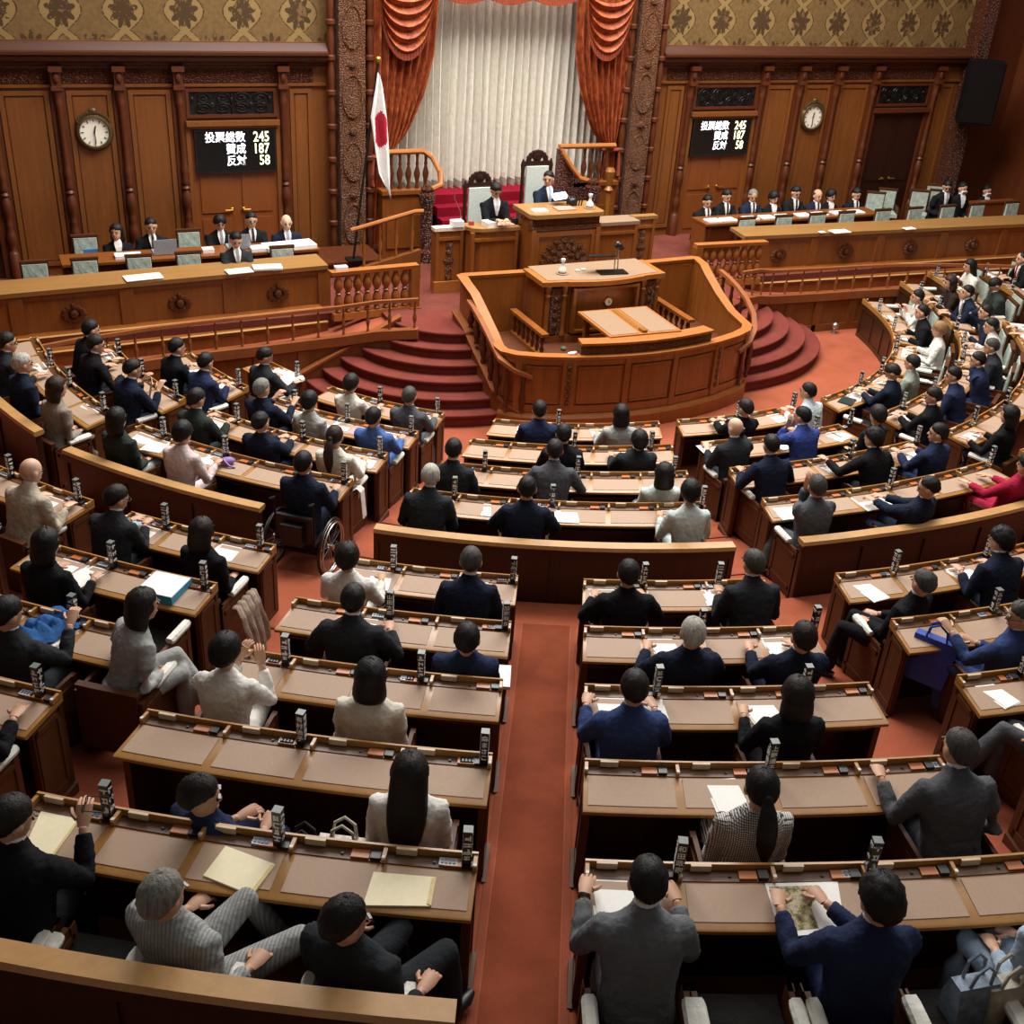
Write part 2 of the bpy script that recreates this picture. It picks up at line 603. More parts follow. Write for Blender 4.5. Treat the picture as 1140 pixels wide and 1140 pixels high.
for s in (-1, 1):
    for x in PIL:
        structure(link('trim_pilaster', pm, None, (s * x, 0, 0)))

def panel(b, x0, x1, z0, z1, y=0.0, fr=.07, d=.035):
    """raised frame round a field"""
    b.box(x0, x1, y - d, y, z1 - fr, z1); b.box(x0, x1, y - d, y, z0, z0 + fr)
    b.box(x0, x0 + fr, y - d, y, z0 + fr, z1 - fr); b.box(x1 - fr, x1, y - d, y, z0 + fr, z1 - fr)
    b.box(x0 + fr + .02, x1 - fr - .02, y - d * .45, y, z0 + fr + .02, z1 - fr - .02)
for s in (-1, 1):
    for i, (xa, xb) in enumerate([(3.42, 4.06), (5.78, 6.70), (6.70, 7.64), (7.64, 8.63), (10.34, 11.0)]):
        x0, x1 = sorted((s * (xa + .13), s * (xb - .13)))
        b = B()
        panel(b, x0, x1, 1.25, 4.04)
        wobj('trim_wall_panel', b, WALL, 0)
    for xa, xb in [(3.42, 4.06), (4.06, 5.78), (5.78, 6.70), (6.70, 7.64), (7.64, 8.63), (8.63, 10.34)]:
        x0, x1 = sorted((s * (xa + .10), s * (xb - .10)))
        b = B()
        b.box(x0, x1, -.03, 0.0, 4.15, 4.36)
        wobj('trim_carved_frieze', b, WALLC, 0)

# doors, the vote boards above the inner pair, bronze grilles
def scroll_grille(x0, x1, z0, z1, y, label):
    g = B()
    g.box(x0, x1, y - .02, y, z0, z1)
    root = g.obj('vent_grille', BLACK, smooth=0)
    tag(root, label, 'grille')
    g = B()
    cx, cz, hw, hh_ = (x0 + x1) / 2, (z0 + z1) / 2, (x1 - x0) / 2, (z1 - z0) / 2
    for px in (-.68, -.22, .22, .68):
        for sz in (-1, 1):
            c = Vector((cx + px * hw, y - .035, cz + sz * hh_ * .45))
            sg = 1 if px * sz > 0 else -1
            g.tube([c + Vector((sg * cos(a) * (.15 - a * .011), 0, sin(a) * (.15 - a * .011) * .62)) for a in [k * .5 for k in range(24)]], .012, 5, ref=(0, 1, 0))
    for k in range(13):
        xx = x0 + (x1 - x0) * (k + .5) / 13
        g.ball((xx, y - .035, cz + (.0 if k % 2 else .09) - .04), (.035, .012, .05), 6, 4)
    g.tube([(cx, y - .03, z0), (cx, y - .03, z1)], .014, 5, ref=(0, 1, 0))
    g.obj('scrollwork', METALD, root)
    g = B()
    for q in ((x0 - .05, x1 + .05, z1, z1 + .05), (x0 - .05, x1 + .05, z0 - .05, z0), (x0 - .05, x0, z0, z1), (x1, x1 + .05, z0, z1)):
        g.box(q[0], q[1], y - .05, y + .01, q[2], q[3])
    g.obj('frame', WALLD, root, 0)

def door(n, xa, xb, mat, ztop):
    b = B()
    xm = (xa + xb) / 2
    b.box(xa, xb, -.02, .0, 1.05, ztop)
    for c0, c1 in ((xa + .03, xm - .02), (xm + .02, xb - .03)):
        for z0, z1 in ((1.2, 1.9), (2.0, ztop - .08)):
            b.box(c0 + .08, c1 - .08, -.035, -.02, z0, z1)
    root = structure(b.obj('door_%d' % n, mat, smooth=0))
    h = B()
    for sx in (-1, 1):
        h.tube([(xm + sx * .10, -.03, 2.05), (xm + sx * .10, -.08, 2.05), (xm + sx * .22, -.08, 2.05)], .014, 6)
        h.ball((xm + sx * .10, -.04, 2.05), (.035, .012, .035), 8, 6)
    h.obj('door_handle', BRASS, root)
    return root
n = 0
for s, sd in ((-1, 'left'), (1, 'right')):
    n += 1
    x0, x1 = sorted((s * 4.20, s * 5.64))
    door(n, x0, x1, DOORW, 3.45)
    b = B()
    b.box(x0 - .06, x1 + .06, -.13, 0, 3.47, 3.55); b.box(x0 - .03, x1 + .03, -.09, 0, 3.42, 3.47)
    b.box(x0 - .07, x0, -.06, 0, 1.05, 3.45); b.box(x1, x1 + .07, -.06, 0, 1.05, 3.45)
    wobj('trim_door_frame', b, WALL, 0)
    scroll_grille(x0 + .02, x1 - .02, 3.645, 4.01, -.01, 'dark scrollwork vent grille above the vote board on the %s' % sd)
    n += 1
    x0, x1 = sorted((s * 8.80, s * 10.18))
    door(n, x0, x1, DOORD, 3.45)
    b = B()
    b.box(x0 - .06, x1 + .06, -.13, 0, 3.47, 3.56)
    b.box(x0 - .07, x0, -.06, 0, 1.05, 3.47); b.box(x1, x1 + .07, -.06, 0, 1.05, 3.47)
    wobj('trim_door_frame', b, WALLD, 0)
    scroll_grille(x0 + .02, x1 - .02, 3.645, 4.01, -.01, 'dark scrollwork vent grille above the dark door at the %s end' % ('far right' if s > 0 else 'far left'))

TXT = bpy.data.scenes.new('text_work')
def text_mesh(body, size, extrude=.002):
    c = bpy.data.curves.new('txt', 'FONT')
    c.body = body
    c.size = size
    c.extrude = extrude
    c.offset = size * .012
    c.resolution_u = 2
    o = bpy.data.objects.new('txt', c)
    TXT.collection.objects.link(o)
    TXT.view_layers[0].update()
    me = bpy.data.meshes.new_from_object(o.evaluated_get(TXT.view_layers[0].depsgraph))
    bpy.data.objects.remove(o)
    bpy.data.curves.remove(c)
    return me

def text_into(b, body, x_right, z, y, size, sx=1.0, m=0, left=False):
    me = text_mesh(body, size)
    xs = [v.co.x for v in me.vertices]
    w_ = max(xs) * sx
    off = x_right if left else x_right - w_
    # glyph plane XY -> wall plane XZ, facing -y
    M = Matrix(((sx, 0, 0, off), (0, 0, -1, y), (0, 1, 0, z), (0, 0, 0, 1)))
    b.merge(me, M, m)

for s, sd in ((-1, 'left'), (1, 'right')):
    x0, x1 = sorted((s * 4.25, s * 5.555))
    b = B()
    b.box(x0, x1, -.09, -.02, 2.72, 3.385)
    root = b.obj('vote_board', SCREEN, smooth=0)
    tag(root, 'black vote count board reading 245, 187 and 58 on the %s wall' % sd, 'display board')
    f = B()
    for q in ((x0 - .03, x1 + .03, 3.385, 3.41), (x0 - .03, x1 + .03, 2.695, 2.72), (x0 - .03, x0, 2.72, 3.385), (x1, x1 + .03, 2.72, 3.385)):
        f.box(q[0], q[1], -.10, -.02, q[2], q[3])
    f.obj('bezel', BLACK, root, 0)
    tb = B()
    for row, (lab, num) in enumerate((('投票総数', '245'), ('賛成', '187'), ('反対', '58'))):
        z = 3.205 - row * .195
        text_into(tb, lab, x0 + .82, z + .012, -.094, .185, 0.92, 0)
        text_into(tb, num, x1 - .08, z, -.094, .235, 0.80, 1)
    tb.obj('lettering', [LEDW, LEDY], root, 0)

# wall clocks
for s, sd in ((-1, 'left'), (1, 'right')):
    cx, cz = s * 7.152, 3.405
    M = Matrix.Translation((cx, 0, cz)) @ Matrix.Rotation(pi / 2, 4, 'X')
    b = B()
    b.lathe(0, 0, [(.30, 0), (.30, .05), (.27, .09), (.235, .10), (.22, .06), (.22, .02)], 28, M=M)
    for k in range(15):
        a = pi * .18 + k * pi * .64 / 14
        b.ball((cx + .285 * cos(a), -.07, cz + .285 * sin(a) + .02), (.03, .03, .035), 6, 4)
    b.ball((cx, -.07, cz + .33), (.07, .03, .05), 8, 5)
    root = b.obj('wall_clock', plain('clock_frame_' + sd, '#5a4a2c', 0.4, 0.5))
    tag(root, 'round white wall clock in a dark gilt frame on the %s panelling' % sd, 'clock')
    f = B()
    f.lathe(0, 0, [(.232, .055), (.232, .062)], 28, M=M)
    f.obj('dial', CLOCKF, root)
    h = B()
    for k in range(12):
        a = k * pi / 6
        h.box(-.006, .006, -.070, -.064, .165, .205, M=Matrix.Translation((cx, 0, cz)) @ Matrix.Rotation(a, 4, 'Y'))
    h.obj('hour_marks', BLACK, root, 0)
    h = B()
    h.box(-.010, .010, -.078, -.070, -.02, .10, M=Matrix.Translation((cx, 0, cz)) @ Matrix.Rotation(.26, 4, 'Y'))
    h.box(-.007, .007, -.084, -.078, -.03, .17, M=Matrix.Translation((cx, 0, cz)) @ Matrix.Rotation(pi - .03, 4, 'Y'))
    h.obj('clock_hands', BLACK, root, 0)

# main columns of the alcove: carved slab with oval bosses, turned colonnette on each side
for s in (-1, 1):
    b = B()
    x0, x1 = sorted((s * 2.66, s * 3.12))
    b.box(x0, x1, -.26, 0.05, 1.1, 9.0)
    root = structure(b.obj('trim_column', COLC, smooth=0))
    o = B()
    cx = s * 2.89
    for k, z in enumerate((1.75, 2.85, 3.95, 5.05, 6.15, 7.25)):
        if k % 2 == 0:
            o.loft([[(cx + .15 * cos(a), y, z + .32 * sin(a)) for a in [j * pi / 12 for j in range(24)]] for y in (-.26, -.272)])
            o.tube([(cx + .17 * cos(a), -.265, z + .35 * sin(a)) for a in [j * pi / 12 for j in range(24)]], .025, 6, ref=(0, 1, 0), loop=True)
        else:
            o.loft([[(cx + .13 * cos(a) * (1 + .25 * abs(cos(2 * a))), y, z + .27 * sin(a) * (1 + .2 * abs(cos(2 * a)))) for a in [j * pi / 12 for j in range(24)]] for y in (-.26, -.272)])
            o.tube([(cx + .17 * cos(a), -.265, z + .33 * sin(a)) for a in [j * pi / 12 for j in range(24)]], .018, 6, ref=(0, 1, 0), loop=True)
        o.ball((cx, -.28, z + .52), (.08, .03, .06), 8, 5)
    o.obj('oval_boss', COLC, root)
    t = B()
    for xx in (s * 2.55, s * 3.24):
        pr, z = [], 1.1
        while z < 8.8:
            pr += [(.055, z), (.055, z + .05), (.085, z + .07), (.085, z + .13), (.055, z + .15), (.065, z + .3), (.07, z + .42), (.055, z + .52)]
            z += .56
        t.lathe(xx, -.16, pr, 10)
    t.obj('colonnette', WALLD, root, 50)

# side walls of the chamber
b = B(); b.box(12.6, 12.9, -14, 0.3, -.2, 9.5); wobj('wall_right', b, WALLD, 0)
b = B(); b.box(-12.9, -12.6, -14, 0.3, -.2, 9.5); wobj('wall_left', b, WALLD, 0)
b = B(); b.box(11.0, 11.35, -.32, .05, -.2, 9.5); b.box(11.08, 11.27, -.40, -.30, 1.1, 4.4); wobj('trim_corner_pier', b, WALLC, 0)

# loudspeaker at the right corner
b = B()
M = Matrix.Translation((10.95, -.75, 0)) @ Matrix.Rotation(radians(-38), 4, 'Z')
b.box(-.36, .36, -.30, .30, 3.35, 4.62, M=M)
root = b.obj('loudspeaker', SPKR, smooth=0)
tag(root, 'tall black loudspeaker hung at the right end of the back wall', 'loudspeaker')
f = B(); f.box(-.32, .32, -.325, -.30, 3.39, 4.58, M=M); f.obj('grille_cloth', plain('speaker_cloth', '#15100f', 0.95, 0, .05), root, 0)
f = B(); f.box(-.06, .06, .28, .75, 3.9, 4.1, M=M); f.obj('bracket', METALD, root, 0)

# ---------------------------------------------------------------- white curtain and red drapes of the alcove
def cloth_grid(b, fn, nu, nv, m=0, th=.012):
    f, k = [[fn(i / nu, j / nv) for j in range(nv + 1)] for i in range(nu + 1)], None
    vs, fs = [], []
    for off in (0, th):
        for col in f:
            vs += [(p[0], p[1] + off, p[2]) for p in col]
    w_ = nv + 1
    o2 = (nu + 1) * w_
    for i in range(nu):
        for j in range(nv):
            a = i * w_ + j
            fs.append((a, a + 1, a + 1 + w_, a + w_)); fs.append((o2 + a, o2 + a + w_, o2 + a + 1 + w_, o2 + a + 1))
    for i in range(nu):
        for j in (0, nv):
            a = i * w_ + j
            fs.append((a, a + w_, o2 + a + w_, o2 + a))
    for j in range(nv):
        for i in (0, nu):
            a = i * w_ + j
            fs.append((a, o2 + a, o2 + a + 1, a + 1))
    b.add(vs, fs, m)
rnd = random.Random(3)
ph = [rnd.uniform(-.6, .6) for _ in range(40)]
def white(u, v):
    x = -2.45 + 4.9 * u
    k = u * 31
    i = int(k) % 40
    return (x + .012 * sin(9 * v + i), 0.38 + .11 * sin(2 * pi * k + ph[i] * .5) + .02 * sin(5.3 * u * 20 + 2), 2.30 + 6.2 * v)
b = B(); cloth_grid(b, white, 260, 8)
cu = b.obj('white_curtain', CURT, smooth=60)
tag(cu, 'tall white pleated curtain closing the alcove behind the president', 'curtain')
b = B(); cloth_grid(b, lambda u, v: (lambda p: (p[0], p[1], 2.02 + .29 * v + .02 * sin(u * 60)))(white(u, 0)), 260, 3)
b.obj('lace_hem', CURTB, cu, 60)

def drape(s):
    edge_in = [(8.5, 1.30), (5.5, 1.33), (4.6, 1.38), (3.9, 1.55), (3.3, 1.80), (3.0, 2.00), (2.9, 2.16)]
    zs = [e[0] for e in edge_in][::-1]; xs = [e[1] for e in edge_in][::-1]
    def fn(u, v):
        z = 2.88 + 5.6 * v
        xi = interp(z, zs, xs)
        z2 = z + (1 - v) ** 3 * (-.10 * sin(pi * u) + .14 * (1 - u))
        xo = 2.50 - .08 * max(0, 1 - v * 5)
        x = xi + (xo - xi) * u
        return (s * x, -.14 - .055 * sin(2 * pi * 8 * u + 1.2) - .05 * sin(pi * u) * (1 - v), z2)
    def low(u, v):
        z = 1.30 + 1.60 * v
        half = .12 + .09 * (1 - v) ** 1.2
        xc = 2.33
        return (s * (xc + half * (2 * u - 1)), -.16 - .04 * sin(2 * pi * 5 * u), z)
    b = B(); cloth_grid(b, fn, 96, 30)
    nm = 'left' if s < 0 else 'right'
    root = b.obj('red_drape', DRAPE, smooth=60)
    tag(root, 'red and gold brocade drape tied back on the %s of the alcove' % nm, 'drape')
    b = B(); cloth_grid(b, low, 50, 12); b.obj('drape_tail', DRAPE, root, 60)
    b = B(); b.tube([(s * (2.33 + .17 * cos(a)), -.16 + .09 * sin(a), 2.90) for a in [k * pi / 8 for k in range(16)]], .035, 6, loop=True)
    b.tube([(s * 2.50, -.2, 2.9), (s * 2.52, -.22, 2.6), (s * 2.52, -.22, 2.4)], [.025, .03, .045], 6)
    b.obj('tieback', FRINGE, root)
    b = B()
    def swag(u, v):
        a = u * pi
        dep = .38 + .62 * v
        return (s * (1.95 + .52 * cos(pi - a) * (1 - .12 * v)), -.30 - .05 * sin(2 * pi * 4.5 * v) - .05 * sin(a), 5.65 + .25 * (1 - v) - dep * sin(a) ** .8 * 1.0)
    cloth_grid(b, swag, 36, 36)
    b.obj('swag', DRAPE, root, 60)
    b = B()
    def fr(u, v):
        p = swag(u, 1.0)
        return (p[0], p[1] - .01 - .01 * sin(u * 160), p[2] - .11 * v)
    cloth_grid(b, fr, 120, 2)
    b.obj('fringe', FRINGE, root, 0)
for s in (-1, 1):
    drape(s)
b = B()
cloth_grid(b, lambda u, v: (-1.3 + 2.6 * u, -.22 - .05 * sin(2 * pi * 3 * u * 3) * v, 5.62 + .9 * v - .09 * abs(sin(pi * 3 * u)) * (1 - v)), 90, 10)
va = b.obj('valance', DRAPE, smooth=60)
tag(va, 'red brocade valance across the top of the alcove', 'drape')
b = B()
cloth_grid(b, lambda u, v: (-1.3 + 2.6 * u, -.23 - .01 * sin(u * 300), 5.53 + .10 * v - .09 * abs(sin(pi * 3 * u))), 150, 2)
b.obj('fringe', FRINGE, va, 0)
# ---------------------------------------------------------------- stage, side platforms, ramps
SZ = 1.10     # stage floor
b = B(); b.prism([(-3.3, -3.6), (-2.85, -4.1), (-2.2, -4.38), (-2.2, -3.78), (2.2, -3.78), (2.2, -4.38), (2.85, -4.1), (3.3, -3.6), (3.3, .9), (-3.3, .9)], -.1, SZ)
structure(b.obj('floor_stage', CARPD, smooth=0))
for s, nm in ((-1, 'left'), (1, 'right')):
    x0, x1 = sorted((s * 2.62, s * 12.6))
    def cy(x):
        return -2.56 - .065 * (abs(x) - 4.04)
    b = B()
    b.prism([(s * 2.62, -3.0), (s * 4.04, -2.95), (s * 12.6, cy(12.6) - .1), (s * 12.6, 0), (s * 2.62, 0)], -.1, 1.085)
    structure(b.obj('floor_platform', CARPD, smooth=0))
    # sloping passage between counter and curb
    b = B()
    curb = [(3.02, -4.10, 1.09), (3.6, -3.80, 1.0), (4.1, -3.52, .86), (4.7, -3.40, .80), (5.4, -3.40, .78), (6.2, -3.44, .78), (7.0, -3.52, .78), (8.0, -3.72, .78), (9.1, -4.05, .78), (10.4, -4.5, .78), (12.0, -5.1, .78)]
    b.loft([[(s * x, -2.3, z - .03), (s * x, y, z - .03), (s * x, y, -.1), (s * x, -2.3, -.1)] for x, y, z in [(2.6, -3.9, 1.10)] + curb])
    structure(b.obj('floor_ramp', CARP, smooth=40))
    cp = [(s * x, y, z) for x, y, z in curb]
    if s > 0:
        cp = cp[::-1]
    # fascia with its curb
    b = B()
    b.path(cp, [(-.06, .05), (.08, .05), (.08, -.10), (.05, -.12), (-.06, -.12)] if True else None)
    root = structure(b.obj('trim_curb', RAILR, smooth=30))
    b = B()
    b.path(cp, [(.03, -.12), (.03, -1.2), (-.05, -1.2), (-.05, -.12)])
    fas = structure(b.obj('wall_fascia', WALL, smooth=30))
    st = B()
    for x, y, z in curb[3:]:
        st.box(s * x - .09, s * x + .09, y - .06, y + .03, -.1, z - .12)
    st.path([(p[0], p[1], 0) for p in cp], [(.06, FZ - .1), (.06, FZ + .14), (-.02, FZ + .14), (-.02, FZ - .1)])
    structure(st.obj('trim_fascia_stile', WALL, smooth=0))
    # two steps along the foot of the counter
    for k, (dy, zz, mt) in enumerate(((-.22, 1.12, CNT), (-.46, .97, CNT))):
        b = B()
        ln = [(s * x, cy(x), 0) for x in (4.2, 6, 8, 10, 12)]
        b.path(ln if s < 0 else ln[::-1], [(0, .6), (-dy, .6), (-dy, zz - .035), (-dy + .015, zz - .03), (-dy + .015, zz), (0, zz)])
        structure(b.obj('floor_counter_step', mt, smooth=0))
        b = B()
        b.path(ln if s < 0 else ln[::-1], [(-dy - .035, zz), (-dy + .02, zz - .002), (-dy + .02, zz + .006), (-dy - .035, zz + .008)])
        structure(b.obj('trim_step_nosing', CAP, smooth=0))
    # handrail with slender balusters
    rp = [(x, y + .02, z + .50) for x, y, z in cp]
    rp = [p for p in rp if abs(p[0]) < 11.6]
    b = B()
    b.path(rp, [(-.035, -.02), (-.03, .03), (.03, .03), (.035, -.02)])
    root = b.obj('curved_handrail', RAILR, smooth=30)
    tag(root, 'long curved low handrail with slender turned balusters before the %s platform' % nm, 'railing')
    bal = B(); bal.lathe(0, 0, [(.022, 0), (.022, .04), (.014, .06), (.030, .14), (.034, .19), (.016, .26), (.022, .30), (.014, .36), (.016, .46), (.02, .48)], 7)
    bm_ = bal.mesh('baluster', RAILR)
    # walk along the path at equal steps
    acc, step = 0, .40
    for i in range(len(rp) - 1):
        a, c = Vector(rp[i]), Vector(rp[i + 1])
        L = (c - a).length
        t = (step - acc) if acc else 0.05
        while t < L:
            p = a.lerp(c, t / L)
            link('baluster', bm_, root, (p.x, p.y, p.z - .50 + .04))
            t += step
        acc = (acc + L) % step
    # ministers' counter
    xs = [4.04 + .7 * i for i in range(12)]
    line = [(s * x, cy(x), 0) for x in xs]
    if s > 0:
        line = line[::-1]
    b = B()
    b.path(line, [(.05, 1.70), (.06, 1.77), (-.52, 1.79), (-.52, 1.73), (.0, 1.70)])
    root = b.obj('counter', CNTOP, smooth=20)
    tag(root, 'long oak ministers counter with carved rosettes on the %s platform' % nm, 'counter')
    b = B(); b.path(line, [(0, .70), (0, 1.70), (-.06, 1.70), (-.06, .70)]); b.obj('front_panel', CNT, root, 0)
    f = B()
    f.path(line, [(.03, .98), (.03, 1.10), (-.01, 1.10), (-.01, .98)])
    f.path(line, [(.02, 1.62), (.02, 1.70), (-.01, 1.70), (-.01, 1.62)])
    f.path(line, [(.16, .70), (.16, .93), (0, .93), (0, .70)])
    x = 4.10
    k = 0
    while x < 11.6:
        f.box(s * x - .10, s * x + .10, cy(x) - .03, cy(x) + .02, .95, 1.68)
        x += 1.55
    f.obj('front_frame', CNT, root, 0)
    rm = wood('rosette_wood_' + nm, '#54280d', .3, .4)
    x = 4.10 + .775
    while x < 11.4:
        r_ = B()
        for a in [j * pi / 6 for j in range(12)]:
            r_.ball((s * x + .13 * cos(a), cy(x) - .02, 1.36 + .10 * sin(a)), (.06, .035, .045), 6, 4)
        r_.ball((s * x, cy(x) - .03, 1.37), (.07, .05, .07), 8, 5)
        r_.ball((s * x, cy(x) - .03, 1.49), (.04, .04, .05), 6, 4)
        r_.obj('rosette', rm, root)
        x += 1.55
    # balustrade closing the inner end of the platform
    b = B(); b.path([(s * 2.66, -3.04), (s * 3.4, -3.08), (s * 4.15, -3.13)], [(-.07, 1.77), (-.08, 1.83), (.08, 1.83), (.07, 1.77)])
    root = b.obj('balustrade', RAIL, smooth=0)
    tag(root, 'short oak balustrade of double vase balusters at the inner end of the %s platform' % nm, 'balustrade')
    b = B(); b.path([(s * 2.70, -3.04), (s * 4.12, -3.13)], [(-.06, 1.02), (-.06, 1.14), (.06, 1.14), (.06, 1.02)]); b.obj('bottom_rail', RAIL, root, 0)
    b = B(); b.box(s * 2.72 - .075, s * 2.72 + .075, -3.12, -2.97, .95, 1.77); b.box(s * 2.72 - .10, s * 2.72 + .10, -3.15, -2.94, .95, 1.12); b.obj('newel_post', ROST, root, 0)
    b = B(); b.lathe(0, 0, [(.04, 0), (.055, .03), (.035, .06), (.075, .14), (.068, .22), (.034, .30), (.055, .32), (.034, .34), (.075, .42), (.068, .50), (.036, .58), (.055, .62)], 10)
    vm = b.mesh('baluster', ROST)
    for i in range(8):
        t = (i + 1) / 8.6
        link('baluster', vm, root, (s * (2.72 + 1.40 * t), -3.04 - .09 * t, 1.14))

# ---------------------------------------------------------------- curved stairs from the floor to the stage
for s, nm in ((-1, 'left'), (1, 'right')):
    ax = [1.08, 1.36, 1.66, 1.95, 2.24, 2.50] if s < 0 else [1.20, 1.50, 1.84, 2.18, 2.52, 2.86]
    by = [1.00, 1.22, 1.46, 1.71, 1.98, 2.20]
    zt = [1.108, .93, .76, .59, .42, .25]
    cx, cyy = s * 2.18, -3.42
    for k in range(6):
        b = B()
        def ell(da, n=18, k=k):
            return [(cx + s * (ax[k] + da) * cos(a), cyy - (by[k] + da) * sin(a)) for a in [pi / 2 * i / n for i in range(n + 1)]]
        nos = ell(.03)
        und = ell(0)
        ctr = [(cx, cyy)]
        z0 = zt[k] - .17 if k < 5 else 0.0
        rings = [[(x, y, z) for x, y in q + ctr] for q, z in ((und, z0 - .02), (und, zt[k] - .045), (nos, zt[k] - .04), (nos, zt[k] - .012), (ell(.018), zt[k]))]
        b.loft(rings)
        structure(b.obj('floor_stair_step', CARPS, smooth=30))
    # string against the fascia (left only shows it)
    if s < 0:
        b = B()
        pts = [(-3.15, -3.62, 1.16), (-5.2, -3.50, .10)]
        b.path(pts, [(-.05, .0), (.05, .0), (.05, -1.2), (-.05, -1.2)])
        structure(b.obj('trim_stair_string', WALL, smooth=0))
        b = B(); b.path(pts, [(-.07, .04), (.07, .04), (.07, 0), (-.07, 0)])
        structure(b.obj('trim_stair_string_cap', RAILR, smooth=0))

# ---------------------------------------------------------------- rostrum well
half = [(1.10, -3.80, 1.84), (2.14, -3.76, 1.84), (2.21, -3.80, 1.84), (2.22, -4.05, 1.80), (2.18, -4.3, 1.70), (2.17, -4.7, 1.50), (2.18, -5.1, 1.33), (2.22, -5.40, 1.25), (2.20, -5.56, 1.24),
        (2.05, -5.74, 1.24), (1.75, -5.90, 1.24), (1.30, -6.05, 1.24), (.85, -6.15, 1.24), (.42, -6.21, 1.24)]
loop = [(-x, y, z) for x, y, z in half] + [(0, -6.23, 1.24)] + half[::-1]
b = B()
rings = []
b.path(loop, [(-.045, -.05), (-.06, 0.0), (.10, .0), (.09, -.05)])
well = b.obj('rostrum_enclosure', RAIL, smooth=30)
tag(well, 'bowed oak panelled enclosure of the speakers rostrum in front of the podium', 'rostrum')
b = B()
pl = [p for p in loop]
rings = []
base = B()
N_ = len(pl)
# wall under the cap: from floor to cap
tmp = B()
tmp.path([(p[0], p[1], 0) for p in pl], [(0, 0), (.08, 0)])
for i in range(N_):
    a, c = tmp.v[i * 2], tmp.v[i * 2 + 1]
    zt_ = pl[i][2] - .05
    zb = FZ if pl[i][1] < -5.3 else .1
    rings.append([(a[0], a[1], zb), (a[0], a[1], zt_), (c[0], c[1], zt_), (c[0], c[1], zb)])
b.loft(rings)
b.obj('enclosure_wall', ROST, well, 30)
fr = [p for p in pl if p[1] < -5.5]
b = B()
b.path([(p[0], p[1], 0) for p in fr], [(-.12, FZ), (-.12, .26), (-.09, .30), (.0, .32), (0, FZ)])
b.obj('plinth', ROST, well, 30)
fm = B()
fm.path([(p[0], p[1], 0) for p in fr], [(-.035, 1.10), (-.035, 1.19), (0, 1.19), (0, 1.10)])
fm.path([(p[0], p[1], 0) for p in fr], [(-.035, .32), (-.035, .44), (0, .44), (0, .32)])
def front_at(x):
    for i in range(len(fr) - 1):
        if fr[i][0] <= x <= fr[i + 1][0]:
            t = (x - fr[i][0]) / (fr[i + 1][0] - fr[i][0])
            return fr[i][1] + (fr[i + 1][1] - fr[i][1]) * t, atan2(fr[i + 1][1] - fr[i][1], fr[i + 1][0] - fr[i][0])
    return -5.6, 0
cv = B()
for x, w_ in ((-2.02, .05), (-1.32, .10), (-.42, .045), (.42, .045), (1.32, .10), (2.02, .05)):
    y, an = front_at(x)
    M = Matrix.Translation((x, y, 0)) @ Matrix.Rotation(an, 4, 'Z')
    fm.box(-w_, w_, -.045, .02, .32, 1.19, M=M)
    if w_ > .09:
        for z in (.50, .62, .74, .86, .98, 1.08):
            cv.ball((0, -.05, z), (.045, .02, .05), 8, 5, M=M)
for xa, xb in ((-1.92, -1.46), (-1.18, -.5), (-.34, .34), (.5, 1.18), (1.46, 1.92)):
    n = 8
    xs = [xa + (xb - xa) * i / n for i in range(n + 1)]
    pts = [(x, front_at(x)[0], 0) for x in xs]
    fm.path(pts, [(-.018, .50), (-.018, 1.04), (0, 1.04), (0, .50)])
    for z0, z1 in ((.47, .50), (1.04, 1.07)):
        fm.path(pts, [(-.03, z0), (-.03, z1), (0, z1), (0, z0)])
fm.obj('front_frame', ROST, well, 0)
cv.obj('carving', ROSTC, well)
# back panels of the well
for s in (-1, 1):
    bp = B()
    x0, x1 = sorted((s * 1.25, s * 2.05))
    bp.box(x0, x1, -3.83, -3.80, 1.0, 1.74)
    bp.box(x0 - .04, x0, -3.85, -3.78, .9, 1.76); bp.box(x1, x1 + .04, -3.85, -3.78, .9, 1.76)
    bp.box(x0, x1, -3.85, -3.78, .96, 1.0); bp.box(x0, x1, -3.85, -3.78, 1.72, 1.76)
    for z in (1.22, 1.34, 1.46, 1.56):
        bp.ball(((x0 + x1) / 2, -3.84, z), (.10 if z in (1.22, 1.46) else .06, .02, .05), 8, 5)
    bp.obj('well_panel', ROST, well, 0)
# inner floor of the well and low curved shelf on the front
b = B(); b.prism([(x * .96, y + .1) for x, y, z in loop if y < -3.77], .0, .85)
structure(b.obj('floor_well', wood('well_floor', '#5b2f14', .3, .5, axis='X'), smooth=0))
b = B()
sh = [(x, front_at(x)[0] + .20, 0) for x in [-1.12 + 2.24 * i / 14 for i in range(15)]]
b.path(sh, [(.03, 1.39), (.04, 1.43), (-.20, 1.43), (-.19, 1.39)])
shelf = b.obj('curved_shelf', RAIL, smooth=20)
tag(shelf, 'curved oak ledge standing on the front rail of the rostrum enclosure', 'shelf')
b = B(); b.path(sh, [(0, 1.24), (0, 1.39), (-.16, 1.39), (-.16, 1.24)]); b.obj('shelf_side', ROSTC, shelf, 20)
